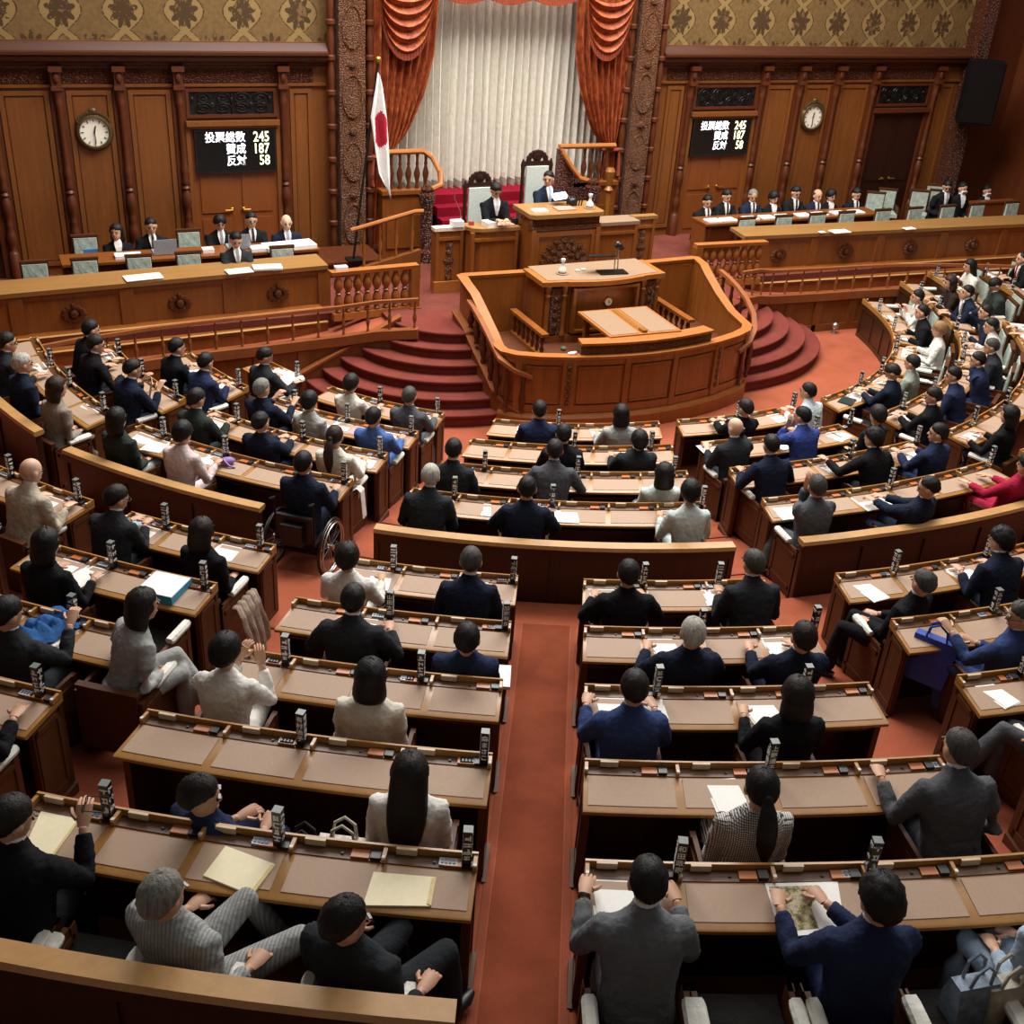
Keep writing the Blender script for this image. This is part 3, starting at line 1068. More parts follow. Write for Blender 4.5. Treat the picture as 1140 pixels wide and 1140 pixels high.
# outside stair handrails on both sides of the enclosure
for s, nm in ((-1, 'left'), (1, 'right')):
    hx = -.12 if s < 0 else 0
    hr = [(s * (2.38 + hx), -4.30, 1.74), (s * (2.39 + hx), -4.55, 1.70), (s * (2.40 + hx), -4.85, 1.62), (s * (2.40 + hx), -5.15, 1.50), (s * (2.38 + hx), -5.42, 1.34), (s * 2.28, -5.64, 1.16), (s * 2.10, -5.79, 1.02), (s * 1.84, -5.88, .92)]
    if s < 0:
        hr = [(x, y, z - .16 if y > -5.5 else z - .03) for x, y, z in hr]
    sg = [(s * 2.28, -3.80, 1.24), (s * 2.28, -4.3, 1.12), (s * 2.28, -4.75, .90), (s * 2.28, -5.15, .74), (s * 2.26, -5.42, .56), (s * 2.16, -5.64, .42), (s * 1.98, -5.80, .30), (s * 1.72, -5.90, .24)]
    b = B(); b.path(hr, [(-.045, -.025), (-.04, .03), (.04, .03), (.045, -.025)])
    root = b.obj('stair_handrail', RAILR, smooth=40)
    tag(root, 'curving handrail with dark balusters on the %s stairs beside the rostrum' % nm, 'railing')
    b = B(); b.path(sg, [(-.05, -1.3), (-.05, .0), (.05, .0), (.05, -1.3)]); b.obj('string_board', WALL, root, 40)
    b = B(); b.path(sg, [(-.065, .0), (-.065, .03), (.065, .03), (.065, .0)]); b.obj('string_cap', RAILR, root, 40)
    bal = B(); bal.lathe(0, 0, [(.04, 0), (.04, .05), (.026, .08), (.052, .18), (.058, .26), (.03, .36), (.038, .40), (.026, .46), (.03, .60), (.038, .64)], 8)
    m_ = bal.mesh('baluster', WALLD)
    for i in range(len(hr) - 1):
        for t in (.5,):
            p = Vector(hr[i]).lerp(Vector(hr[i + 1]), t)
            o_ = link('baluster', m_, root, (p.x, p.y, Vector(sg[i]).lerp(Vector(sg[i + 1]), t).z + .02))
            o_.scale = (1, 1, (p.z - o_.location.z - .02) / .64)

# podium
PT = [(-1.12, -3.80), (-1.12, -4.56), (-.70, -4.60), (-.66, -4.63), (-.3, -4.70), (0, -4.72), (.3, -4.70), (.66, -4.63), (.70, -4.60), (1.12, -4.56), (1.12, -3.80)]
def inset(poly, k, dy):
    return [(x * k, y + dy) for x, y in poly]
b = B(); b.prism(PT, 1.80, 1.875)
pod = b.obj('podium', RAIL, smooth=0)
tag(pod, 'oak speakers podium with carved corner columns and a tan leather top', 'podium')
b = B(); b.prism(inset(PT, .93, .10), .85, 1.80); b.obj('podium_body', ROST, pod, 0)
b = B(); b.prism(inset(PT, .90, .07), 1.875, 1.882); b.obj('leather_top', TANTOP, pod, 0)
b = B(); b.prism(inset(PT, .97, .03), .85, .97); b.obj('base_step', ROST, pod, 0)
for x in (-1.0, -.72, .72, 1.0):
    b = B()
    yy = -4.53 if abs(x) > .9 else -4.56
    b.lathe(x, yy, [(.05, .97), (.05, 1.02), (.035, 1.05), (.04, 1.2), (.042, 1.5), (.035, 1.6), (.05, 1.64), (.035, 1.67), (.05, 1.74), (.055, 1.80)], 10)
    b.obj('corner_column', ROST, pod)
for s in (-1, 1):
    b = B(); x0, x1 = sorted((s * .77, s * .95)); b.box(x0, x1, -4.56, -4.48, 1.0, 1.76)
    for z in (1.15, 1.3, 1.45, 1.6):
        b.ball((s * .86, -4.56, z), (.06, .025, .07), 8, 5)
    b.obj('carved_strip', ROSTC, pod)
b = B()
for q in ((-.60, .60, 1.72, 1.76), (-.60, .60, 1.02, 1.06), (-.60, -.55, 1.06, 1.72), (.55, .60, 1.06, 1.72)):
    b.box(q[0], q[1], -4.66, -4.5, q[2], q[3])
b.obj('front_frame', ROST, pod, 0)
ck = B()
M = Matrix.Translation((.04, -4.62, 1.50)) @ Matrix.Rotation(pi / 2, 4, 'X')
ck.lathe(0, 0, [(.075, -.04), (.075, .03), (.062, .035)], 20, M=M)
c_ = ck.obj('podium_clock', BRASS)
tag(c_, 'small round clock set in the front of the speakers podium', 'clock')
ck = B(); ck.lathe(0, 0, [(.060, .030), (.060, .04)], 20, M=M); ck.obj('dial', CLOCKF, c_)
ck = B(); ck.box(-.004, .004, -.045, -.04, -.01, .045, M=Matrix.Translation((.04, -4.62, 1.50))); ck.box(-.003, .04, -.045, -.04, -.003, .003, M=Matrix.Translation((.04, -4.62, 1.50))); ck.obj('clock_hands', BLACK, c_, 0)

# things on the podium: water carafe, dark stand with lectern board and microphone lamp
def carafe(x, y, z, label):
    b = B(); b.lathe(0, 0, [(.09, 0), (.10, .012), (.09, .016)], 16)
    t = b.mesh('carafe', TANTOP)
    r_ = link('water_carafe', t, None, (x, y, z)); tag(r_, label, 'carafe')
    b = B(); b.lathe(0, 0, [(.05, .016), (.068, .05), (.06, .09), (.028, .13), (.02, .17), (.026, .20)], 14); b.obj('flask', plain('flask_glass', '#dcdcd4', .1), r_)
    b = B(); b.lathe(0, 0, [(.032, .20), (.036, .24), (.03, .245)], 12); b.obj('upturned_glass', WHITE, r_)
    return r_
carafe(-.62, -4.22, 1.882, 'white water carafe with an upturned glass on the left of the podium')
carafe(.52, -2.85, 2.53, 'glass water carafe on the right end of the presidents desk')
b = B(); b.box(-.24, .24, -.12, .12, 0, .02)
stnd = b.mesh('lectern_stand', METALD, 0)
stnd = link('lectern_stand', stnd, None, (.22, -4.36, 1.882), -.12); tag(stnd, 'dark metal lectern stand with reading board and lamp on the podium', 'lectern stand')
b = B(); b.tube([(.03, 0, .02), (.03, 0, .40)], .012, 6); b.tube([(.10, .02, .02), (.08, .02, .40)], .012, 6); b.obj('post', METALG, stnd)
b = B(); b.box(-.42, .02, -.10, .10, .27, .285, M=Matrix.Rotation(-.15, 4, 'X')); b.obj('reading_board', BLACK, stnd, 0)
b = B(); b.ball((.06, -.01, .45), (.075, .05, .05), 10, 6); b.tube([(.06, 0, .44), (.02, -.06, .52)], [.03, .02], 8); b.ball((.12, 0, .40), (.05, .04, .04), 8, 5); b.obj('lamp_head', BLACK, stnd)
for k, (dx, dy) in enumerate(((-.10, .02), (.02, .05))):
    b = B(); b.lathe(0, 0, [(.03, 0), (.035, .03), (.01, .035)], 12)
    o = link('small_cup', b.mesh('cup', WHITE), None, (-.22 + dx, -4.2 + dy, 1.882)); tag(o, 'small white cup on the podium, the %s of the pair' % ('left' if k == 0 else 'right'), 'cup', 'cups on the podium')

# stenographers' table and benches in the well
b = B()
b.box(-.62, .62, -.58, .58, .56, .60)
tbl = link('stenographer_table', b.mesh('table', RAIL, 0), None, (-.0, -5.42, .85), -.03); tag(tbl, 'low table with two cream leather halves in the rostrum well', 'table')
for x0, x1 in ((-.57, -.10), (.10, .57)):
    b = B(); b.box(x0, x1, -.53, .53, .60, .606); b.obj('leather_pad', TANTOP, tbl, 0)
b = B(); b.box(-.05, .05, -.5, .5, .60, .608); b.box(-.04, .04, -.54, -.40, .608, .64); b.obj('centre_tray', wood('tray_wood', '#8a5a24', .2, .4, axis='Y'), tbl, 0)
for x in (-.5, .5):
    for y in (-.45, .45):
        b = B(); b.box(x - .04, x + .04, y - .04, y + .04, 0, .56); b.obj('leg', ROST, tbl, 0)
for s, nm in ((-1, 'left'), (1, 'right')):
    b = B(); b.box(-.06, .06, -.62, .62, .37, .42)
    o = link('low_balustrade', b.mesh('lowbal', ROST, 0), None, (s * 1.33, -4.58, .85)); tag(o, 'short dark balustrade inside the well on the %s of the podium' % nm, 'balustrade')
    b = B(); b.box(-.05, .05, -.6, .6, 0, .06); b.obj('bottom_rail', ROST, o, 0)
    q = B(); q.lathe(0, 0, [(.02, .06), (.04, .14), (.018, .2), (.04, .28), (.02, .37)], 8)
    m_ = q.mesh('baluster', WALLD)
    for k in range(7):
        link('baluster', m_, o, (0, -.52 + k * .173, 0))
b = B(); b.box(-.05, .05, -.03, .03, 0, .03); b.box(-.02, .08, -.02, .02, .03, .04)
o = link('pen_tray', b.mesh('pent', WHITE, 0), None, (-1.28, -6.0, 1.24)); tag(o, 'small white tray on the rostrum rail at the left end of the ledge', 'tray')
b = B(); b.ball((0, 0, .05), (.05, .05, .04), 8, 5)
o = link('potted_sprig', b.mesh('sprig', plain('leaf', '#3d4a1c', .7)), None, (-1.35, -5.86, 1.24)); tag(o, 'small green sprig beside the tray on the rostrum rail', 'plant')

# ---------------------------------------------------------------- president's desk with its wings
b = B(); b.prism([(-.70, -3.05), (-.62, -3.12), (.62, -3.12), (.70, -3.05), (.70, -2.35), (-.70, -2.35)], 2.46, 2.53)
pd = b.obj('president_desk', CNTOP, smooth=0)
tag(pd, 'tall carved oak desk of the president in the middle of the stage', 'desk')
b = B(); b.box(-.64, .64, -3.03, -2.38, SZ, 2.46); b.obj('desk_body', ROST, pd, 0)
b = B(); b.box(-.66, .66, -3.07, -2.9, 2.26, 2.32); b.box(-.62, .62, -3.055, -3.0, 2.33, 2.45); b.obj('carved_band', ROSTC, pd, 0)
b = B()
for q in ((-.58, .58, 2.14, 2.22), (-.58, .58, 1.15, 1.24), (-.58, -.50, 1.24, 2.14), (.50, .58, 1.24, 2.14)):
    b.box(q[0], q[1], -3.06, -3.0, q[2], q[3])
for x in (-.61, .61):
    b.box(x - .04, x + .04, -3.08, -3.0, SZ, 2.26)
b.obj('front_frame', ROST, pd, 0)
b = B()
rr = random.Random(5)
for ring_, (n_, rx, rz) in enumerate(((16, .40, .36), (12, .28, .26), (8, .16, .16))):
    for k in range(n_):
        a = 2 * pi * k / n_ + ring_ * .3
        b.ball((rx * cos(a), -3.035, 1.70 + rz * sin(a)), (.06 + .02 * rr.random(), .035, .045 + .02 * rr.random()), 7, 4)
b.ball((0, -3.04, 1.70), (.10, .05, .10), 10, 6)
b.obj('carved_crest', ROSTC, pd)
def wing(s, parts, label, nm):
    root = None
    for k, (x0, x1, yf, zt_, topm, mat) in enumerate(parts):
        a, c = sorted((s * x0, s * x1))
        b = B()
        if k == 0 and s < 0:
            poly = [(a, -2.3), (a, yf + .22), (a + .06, yf + .07), (a + .20, yf), (c, yf), (c, -2.3)]
        else:
            poly = [(a, -2.3), (a, yf), (c, yf), (c, -2.3)]
        b.prism(poly, zt_ - .06, zt_)
        o = b.obj('side_desk' if root is None else 'desk_end_top', topm, root, 0)
        if root is None:
            root = tag(o, label, 'desk')
        g = B()
        cx = (a + c) / 2
        g.prism([(cx + (x - cx) * .93, y + .03) for x, y in poly], SZ, zt_ - .06)
        for q in ((a + .08, c - .08, zt_ - .22, zt_ - .17), (a + .08, c - .08, SZ + .08, SZ + .2)):
            g.box(q[0], q[1], yf + .0, yf + .1, q[2], q[3])
        for xx in (a + .06, c - .06):
            g.box(xx - .03, xx + .03, yf + .005, yf + .1, SZ, zt_ - .07)
        g.obj('wing_body', ROST, root, 0)
        if k == 1:
            g = B(); g.box(cx - .05, cx + .05, yf + .015, yf + .04, 1.30, 1.98)
            for z in (1.35, 1.5, 1.65, 1.8, 1.92):
                g.ball((cx, yf + .03, z), (.07 if z != 1.65 else .11, .03, .07), 8, 5)
            g.obj('carving', ROSTC, root)
wing(-1, [(.70, 1.62, -2.72, 2.24, CNTOP, ROST), (1.60, 2.16, -2.46, 2.22, WTOP, ROST)], 'oak side desk with a rounded corner left of the presidents desk', 'left')
wing(1, [(.70, 1.64, -2.72, 2.22, TANTOP, ROST), (1.62, 2.16, -2.46, 2.22, CNTOP, ROST)], 'oak side desk with a bare tan top right of the presidents desk', 'right')
# plinth strip of the left wing
b = B(); b.box(-2.16, -1.62, -2.50, -2.44, SZ, SZ + .20); structure(b.obj('trim_desk_plinth', RAIL, smooth=0))

# ---------------------------------------------------------------- dais behind the desk, crimson steps, curving throne stairs
b = B(); b.prism([(-1.5, -2.3), (1.5, -2.3), (1.5, -.2), (-1.5, -.2)], SZ, 1.52); structure(b.obj('floor_dais', CARPD, smooth=0))
for k in range(4):
    b = B(); b.box(-1.34, 1.34, -.95 + k * .26, .9, 1.3, 1.66 + .17 * k); structure(b.obj('floor_crimson_step', CRIM, smooth=0))
for s, nm in ((-1, 'left'), (1, 'right')):
    rail = [(s * 2.35, -.30, 3.00), (s * 1.60, -.30, 3.00), (s * 1.44, -.36, 2.90), (s * 1.34, -.50, 2.68), (s * 1.36, -.64, 2.48), (s * 1.56, -.70, 2.42)] if s < 0 else \
           [(2.35, -.30, 3.00), (1.10, -.38, 3.03), (1.16, -.44, 2.93), (1.34, -.52, 2.66), (1.50, -.58, 2.47), (1.74, -.62, 2.40)]
    b = B(); b.tube(rail, .055, 8, flat=.9)
    root = b.obj('throne_stair_balustrade', RAIL)
    tag(root, 'dark turned balustrade curving down the %s throne stairs' % nm, 'balustrade')
    q = B(); q.lathe(0, 0, [(.035, 0), (.045, .04), (.025, .10), (.055, .24), (.06, .30), (.025, .42), (.035, .46), (.025, .5), (.03, .60), (.04, .63)], 8)
    m_ = q.mesh('baluster', WALLD)
    for k in range(5 if s < 0 else 4):
        x = s * (2.20 - k * .165)
        link('baluster', m_, root, (x, -.30, 2.33))
    b = B()
    x0, x1 = sorted((s * 1.45, s * 2.4))
    b.box(x0, x1, -.42, -.16, SZ, 2.34); b.box(x0 + .08, x1 - .08, -.45, -.42, 1.3, 1.9); b.box(x0 - .02, x1 + .02, -.46, -.14, 2.28, 2.35)
    b.obj('stair_side', wood('stair_side_' + nm, '#7b4418', .3, .4), root, 0)
    b = B()
    nx = s * (1.66 if s < 0 else 1.72)
    b.lathe(nx, -.72, [(.15, SZ), (.15, 1.3), (.10, 1.36), (.11, 1.6), (.11, 2.1), (.14, 2.2), (.16, 2.34), (.10, 2.38), (.12, 2.44), (.05, 2.5)], 12)
    b.obj('newel_post', WALLC, root)
    if s > 0:
        g = B(); g.prism_y([(1.06, 1.5), (1.06, 3.0), (1.14, 2.95), (1.40, 2.55), (1.75, 2.36), (1.75, 1.5)], -.46, -.36); g.obj('carved_side', WALLC, root, 0)
b = B(); b.lathe(0, 0, [(.05, 1.10), (.05, 2.2), (.09, 2.25), (.04, 2.32), (.08, 2.5), (.10, 2.6), (.07, 2.66)], 10)
o = link('gilt_stand', b.mesh('gilt', wood('gilt_wood', '#8d5a22', .3, .35)), None, (2.10, -.66, 0)); tag(o, 'turned gilt wood stand beside the right drape', 'stand')
# small stair rail beside the flag
b = B(); b.tube([(-3.35, -1.6, 2.02), (-3.2, -1.6, 2.05), (-2.2, -1.6, 2.28), (-2.05, -1.6, 2.28)], .04, 8)
root = b.obj('side_stair_rail', RAIL); tag(root, 'short sloping oak stair rail beside the national flag', 'railing')
q = B(); q.lathe(0, 0, [(.025, 0), (.025, .1), (.018, .14), (.04, .3), (.018, .42), (.03, .5), (.02, .62), (.025, .70)], 8)
m_ = q.mesh('baluster', ROST)
for k in range(4):
    x = -3.12 + k * .29
    link('baluster', m_, root, (x, -1.6, 1.36 + (x + 3.2) * .23))
b = B(); b.prism_y([(-3.2, 1.10), (-3.2, 1.36), (-2.1, 1.62), (-2.1, 1.10)], -1.66, -1.54); b.obj('string_board', WALL, root, 0)
b = B(); b.box(-4.0, -2.7, -1.2, -.3, SZ, 1.32); b.box(-4.05, -2.65, -1.25, -.28, 1.32, 1.36); structure(b.obj('trim_plinth', WALLD, smooth=0))

# national flag on its slanted pole
b = B(); b.tube([(-3.19, -1.2, 1.36), (-2.745, -1.2, 4.62)], .022, 8)
fl = b.obj('national_flag', BLACK); tag(fl, 'white flag with a red disc hanging from a tall black pole', 'flag')
b = B(); b.ball((-2.74, -1.2, 4.68), .055, 10, 7); b.obj('finial', BRASS, fl)
def flagfn(u, v):
    # v 0 top .. 1 bottom tip
    z = 4.50 - 2.02 * v
    l = interp(v, [0, .1, .35, .62, .8, 1], [-2.77, -2.80, -2.90, -2.82, -2.76, -2.545])
    r = interp(v, [0, .1, .35, .62, .8, 1], [-2.73, -2.68, -2.60, -2.55, -2.53, -2.53])
    return (l + (r - l) * u, -1.27 - .05 * sin(u * 9 + v * 2) * min(1, v * 4), z - .06 * u)
b = B(); cloth_grid(b, flagfn, 24, 60)
nf = len(b.f)
for i, f in enumerate(b.f):
    c = sum((Vector(b.v[k]) for k in f), Vector()) / len(f)
    # the disc seen edge on in the hanging folds
    cx = -2.715
    if abs(c.z - 3.58) < .30 and abs(c.x - cx) < .105 * min(1, (.30 - abs(c.z - 3.58)) * 8 + .1):
        b.m[i] = 1
b.obj('flag_cloth', [FLAGW, FLAGR], fl, 60)
b = B(); b.box(-3.30, -3.02, -1.34, -1.06, 1.36, 1.40); b.obj('pole_base', METALD, fl, 0)
b = B(); b.box(-.1, .1, -.06, .06, 0, .05)
o = link('white_box', b.mesh('wbox', WHITE, 0), None, (-3.95, -3.05, 1.83)); tag(o, 'small white box on the left platform balustrade', 'box')

# tall chairs of the president and the secretary general
def throne(name, x, y, z0, zt, half, label):
    root = empty(name, (x, y, z0)); tag(root, label, 'chair')
    h = zt - z0
    b = B(); b.box(-half + .06, half - .06, -.03, .03, .45, h - .02); b.obj('back_pad', plain('pad_' + name, '#d5ded6', .7), root, 0)
    b = B()
    for sx in (-1, 1):
        b.lathe(sx * half, .02, [(.035, 0), (.035, .45), (.03, .6), (.045, .75), (.03, .9), (.035, h - .1), (.045, h), (.015, h + .1)], 8)
    b.box(-half, half, 0, .06, h - .02, h + .06)
    for k in range(9):
        a = pi * k / 8
        b.ball((half * .62 * cos(a), .03, h + .06 + (.15 if h > 1.4 else .04) * sin(a)), (.06, .03, .05), 7, 4)
    if h > 1.4:
        b.ball((0, .03, h + .14), (.10, .035, .10), 8, 5)
    b.obj('carved_frame', DOORD, root)
    b = B(); b.box(-half, half, -.55, 0, .38, .47); b.obj('seat', plain('seat_' + name, '#cfd8d0', .7), root, 0)
    for sx in (-1, 1):
        b = B(); b.box(sx * half - .03, sx * half + .03, -.5, 0, .64, .69); b.box(sx * half - .03, sx * half + .03, -.5, -.44, .05, .64); b.obj('armrest', DOORD, root, 0)
throne('president_chair', .03, -1.70, 1.52, 3.02, .27, 'tall carved chair with pale upholstery behind the president')
throne('secretary_chair', -1.11, -1.85, 1.30, 2.73, .27, 'carved chair with pale back behind the secretary left of the president')
# ---------------------------------------------------------------- members' desks
ROWN = {0: 'front', 1: 'second', 2: 'third', 3: 'fourth', 4: 'fifth', 5: 'sixth', 6: 'seventh', 7: 'eighth', 8: 'rearmost'}
BLK = {'FLL': 'far left front block', 'FL': 'left front block', 'C': 'centre front block', 'FR': 'right front block', 'FF': 'right curving block', 'FS': 'short right block', 'RR': 'far right block',
       'LL': 'far left rear block', 'L': 'left rear block', 'LC': 'block left of the aisle', 'RC': 'block right of the aisle', 'RB': 'right rear block'}

def row_edges(blk, row):
    """functions of radius giving the two end angles of a desk"""
    if blk == 'FLL':
        lft = [-70, -73, -75.5, -77][row]
        return (lambda r: lft), (lambda r: edge('FLLr', r))
    if blk == 'FF':
        rt = [38.0, 41.0, 41.5, 41.5][row]
        return (lambda r: edge('FFl', r)), (lambda r: rt)
    if blk == 'FS':
        a, c = [(39.3, 51.2), (42.0, 55.0), (43, 55.5), (43, 55.5)][row]
        return (lambda r: a), (lambda r: c)
    if blk == 'RR':
        a, c = [(52.8, 72.5), (56.8, 76.0), (57.2, 79), (57.5, 81)][row]
        return (lambda r: a), (lambda r: c)
    kl, kr = {'FL': ('FLl', 'FLr'), 'C': ('Cl', 'Cr'), 'FR': ('FRl', 'FRr'), 'LL': ('LLl', 'LLr'), 'L': ('Ll', 'Lr'), 'LC': ('LCl', 'LCr'), 'RC': ('RCl', 'RCr'), 'RB': ('Rl', 'Rr')}[blk]
    return (lambda r: edge(kl, r)), (lambda r: edge(kr, r))

DESKS = {}
def desk(blk, row):
    fl_, fr_ = row_edges(blk, row)
    r0 = R[row]
    width = radians(fr_(r0) - fl_(r0)) * r0
    npad = max(2, round(width / .545))
    tm = (fl_(r0) + fr_(r0)) / 2
    ns = npad * 3
    def P(dr, s, z, inset_=0.0):
        a, c = fl_(r0 + dr), fr_(r0 + dr)
        t = a + (c - a) * s
        return pos(row, dr, t, hh(row, tm) + z)
    def sweep(bb, sec, s0=0.0, s1=1.0, n=ns, m=0):
        bb.loft([[P(dr, s0 + (s1 - s0) * i / n, z) for dr, z in sec] for i in range(n + 1)], m=m)
    def blockat(bb, s, ws, d0, d1, z0, z1, m=0):
        e = ws / width / 2
        sweep(bb, [(d0, z0), (d0, z1), (d1, z1), (d1, z0)], s - e, s + e, 1, m)
    b = B()
    sweep(b, [(0, -.04), (0, .045), (.018, .048), (.020, -.004), (.10, -.006), (.405, -.016), (.418, -.022), (.418, -.045), (.40, -.05)])
    root = b.obj('desk', DESKT, smooth=25)
    tag(root, 'curved wooden desk row with tan pads, %s row of the %s' % (ROWN[row], BLK[blk]), 'desk', 'curved member desks')
    # pads
    for i in range(npad):
        b = B()
        e = .028 / width
        s0, s1 = i / npad + e, (i + 1) / npad - e
        sweep(b, [(.115, -.010), (.115, -.001), (.365, -.010), (.365, -.020)], s0, s1, 3)
        b.obj('writing_pad', PAD, root, 0)
    # tray along the far rail: dark bed, dividers with pale tips, inkwell lids, label holders, button panels
    b = B()
    sweep(b, [(.021, -.004), (.021, .002), (.098, .001), (.098, -.006)], m=0)
    for i in range(npad + 1):
        s = min(max(i / npad, .012 / width), 1 - .012 / width)
        blockat(b, s, .022, .018, .105, .0, .040, 1)
        blockat(b, s, .020, .086, .106, .030, .046, 2)
    for i in range(npad):
        c = (i + .5) / npad
        blockat(b, c + .12 / width, .10, .030, .088, .002, .014, 3)
        blockat(b, c + .205 / width, .055, .030, .090, .002, .022, 4)
        blockat(b, c - .14 / width, .115, .016, .034, .006, .048, 5)
        blockat(b, c + .02 / width, .016, .056, .070, .002, .010, 4)
    b.obj('pen_tray', [DESKTRAY, DESKT, TIP, ORNG, BLACK, LABELT], root, 0)
    # front panel and end panels down to the floor
    b = B()
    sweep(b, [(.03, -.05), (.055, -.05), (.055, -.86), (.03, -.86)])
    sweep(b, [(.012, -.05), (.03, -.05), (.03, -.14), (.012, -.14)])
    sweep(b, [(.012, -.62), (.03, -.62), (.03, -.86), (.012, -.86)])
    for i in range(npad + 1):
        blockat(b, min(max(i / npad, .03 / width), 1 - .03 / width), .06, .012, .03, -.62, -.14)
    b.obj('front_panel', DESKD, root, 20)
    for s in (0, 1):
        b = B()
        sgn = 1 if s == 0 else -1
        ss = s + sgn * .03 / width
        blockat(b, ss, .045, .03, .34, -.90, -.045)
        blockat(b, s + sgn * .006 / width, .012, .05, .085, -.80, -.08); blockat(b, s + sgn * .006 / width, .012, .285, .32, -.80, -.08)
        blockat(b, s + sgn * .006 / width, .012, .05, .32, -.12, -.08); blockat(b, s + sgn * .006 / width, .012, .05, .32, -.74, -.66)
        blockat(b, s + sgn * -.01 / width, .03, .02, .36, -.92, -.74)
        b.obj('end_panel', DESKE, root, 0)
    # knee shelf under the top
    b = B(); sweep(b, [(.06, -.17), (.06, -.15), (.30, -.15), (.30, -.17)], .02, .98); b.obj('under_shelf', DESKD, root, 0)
    DESKS[(blk, row)] = (root, fl_, fr_, npad, width)
    return root

for blk, rows in (('FLL', range(4)), ('FL', range(4)), ('C', range(4)), ('FR', range(4)), ('FF', range(4)), ('FS', range(4)), ('RR', range(4)), ('LL', (4, 5)), ('L', range(4, 9)),
                  ('LC', range(4, 9)), ('RC', range(4, 9)), ('RB', range(4, 9))):
    for k in rows:
        desk(blk, k)

# low curved walls behind the fourth row and behind the last row
def low_wall(t0, t1, r, ztop, zbot, label, row=3):
    n = max(6, int(abs(t1 - t0)))
    def st(t, secs):
        d = delta(3, t) if row == 3 else 0
        return [((r + d + o) * sin(radians(t)), YC - (r + d + o) * cos(radians(t)), z) for o, z in secs]
    b = B()
    b.loft([st(t0 + (t1 - t0) * i / n, [(-.07, ztop - .035), (-.06, ztop), (.06, ztop), (.075, ztop - .035), (.05, ztop - .06), (-.05, ztop - .06)]) for i in range(n + 1)])
    root = b.obj('low_partition', CAP, smooth=30)
    tag(root, label, 'partition', 'low partitions')
    b = B()
    b.loft([st(t0 + (t1 - t0) * (i + .1 * (1 if i == 0 else -1 if i == n else 0)) / n, [(-.035, zbot), (-.035, ztop - .06), (.035, ztop - .06), (.035, zbot)]) for i in range(n + 1)])
    b.obj('partition_panel', DESKD, root, 30)
    b = B()
    m = max(2, round(abs(radians(t1 - t0)) * r / .85))
    for i in range(m + 1):
        tc = t0 + (t1 - t0) * i / m
        e = degrees(.05 / r)
        lo, hi = max(min(t0, t1), tc - e), min(max(t0, t1), tc + e)
        b.loft([st(t, [(.035, zbot), (.035, ztop - .08), (.055, ztop - .08), (.055, zbot)]) for t in (lo, hi)])
    for z0, z1 in ((zbot, zbot + .32), (ztop - .14, ztop - .06)):
        b.loft([st(t0 + (t1 - t0) * i / n, [(.035, z0), (.035, z1), (.056, z1), (.056, z0)]) for i in range(n + 1)])
    b.obj('partition_frame', wood('partition_frame_wood', '#331b0d', .3, .4), root, 20)
WZ = 1.535
low_wall(-70, -58.2, 10.3, 1.60, .5, 'curved low wooden partition with oak cap at the far left edge')
low_wall(-55.6, -41.0, 10.3, WZ, .5, 'curved low wooden partition with oak cap behind the left front block')
low_wall(-34.1, -13.4, 10.3, WZ, .5, 'curved low wooden partition with oak cap behind the centre front block')
low_wall(-9.2, 13.0, 10.3, WZ, .5, 'curved low wooden partition with oak cap behind the right front block')
low_wall(16.5, 40.0, 10.3, WZ, .5, 'curved low wooden partition with oak cap behind the right curving block')
low_wall(-40.0, -26.5, 16.86, 2.98, 1.5, 'curved rear partition with thick oak cap at the bottom left corner', 8)
low_wall(-24.0, -13.0, 16.9, 2.86, 1.5, 'curved rear partition with oak cap at the bottom right', 8)

# ---------------------------------------------------------------- armchairs
def chair_meshes(hback, pad=None):
    d = {}
    b = B()
    b.box(-.235, .235, -.02, .42, .36, .40)
    b.box(-.235, .235, -.10, -.06, .10, hback); b.box(-.245, .245, -.105, -.045, hback, hback + .035)
    for s in (-1, 1):
        x0, x1 = (-.265, -.235) if s < 0 else (.235, .265)
        b.box(x0, x1, -.08, .40, .02, .60)
        b.box(x0 - .008 if s < 0 else x0, x1 if s < 0 else x1 + .008, -.06, .38, .10, .14); b.box(x0 - .008 if s < 0 else x0, x1 if s < 0 else x1 + .008, -.06, .38, .50, .54)
        b.box(x0 - .008 if s < 0 else x0, x1 if s < 0 else x1 + .008, -.08, -.03, .02, .60); b.box(x0 - .008 if s < 0 else x0, x1 if s < 0 else x1 + .008, .35, .40, .02, .60)
    d['frame'] = b.mesh('armchair', DESKE, 0)
    b = B(); b.loft([[(x * k, y, z) for x, y, z in ((-.225, -.04 + .0, zz), (.225, -.04, zz), (.225, .43, zz), (-.225, .43, zz))] for k, zz in ((1, .40), (1, .45), (.95, .475))])
    d['seat'] = b.mesh('seat', pad or CHAIRG, 0)
    b = B(); b.loft([[(-.215 * k, y, .50), (.215 * k, y, .50), (.215 * k, y - .03, hback - .02), (-.215 * k, y - .03, hback - .02)] for k, y in ((1, -.06), (1, -.02), (.93, .0))])
    d['backrest'] = b.mesh('backrest', pad or CHAIRG, 0)
    b = B(); b.loft([[(x * k, yy, .60 + zz) for x, zz in ((-.036, 0), (.036, 0), (.04, .025), (.025, .045), (-.025, .045), (-.04, .025))] for k, yy in ((.8, .12), (1, .14), (1, .38), (.85, .41))])
    d['cover'] = b.mesh('armrest_cover', COVER, 40)
    return d
LOWC, HIGHC = chair_meshes(.64, CHAIRSHADE), chair_meshes(.90)
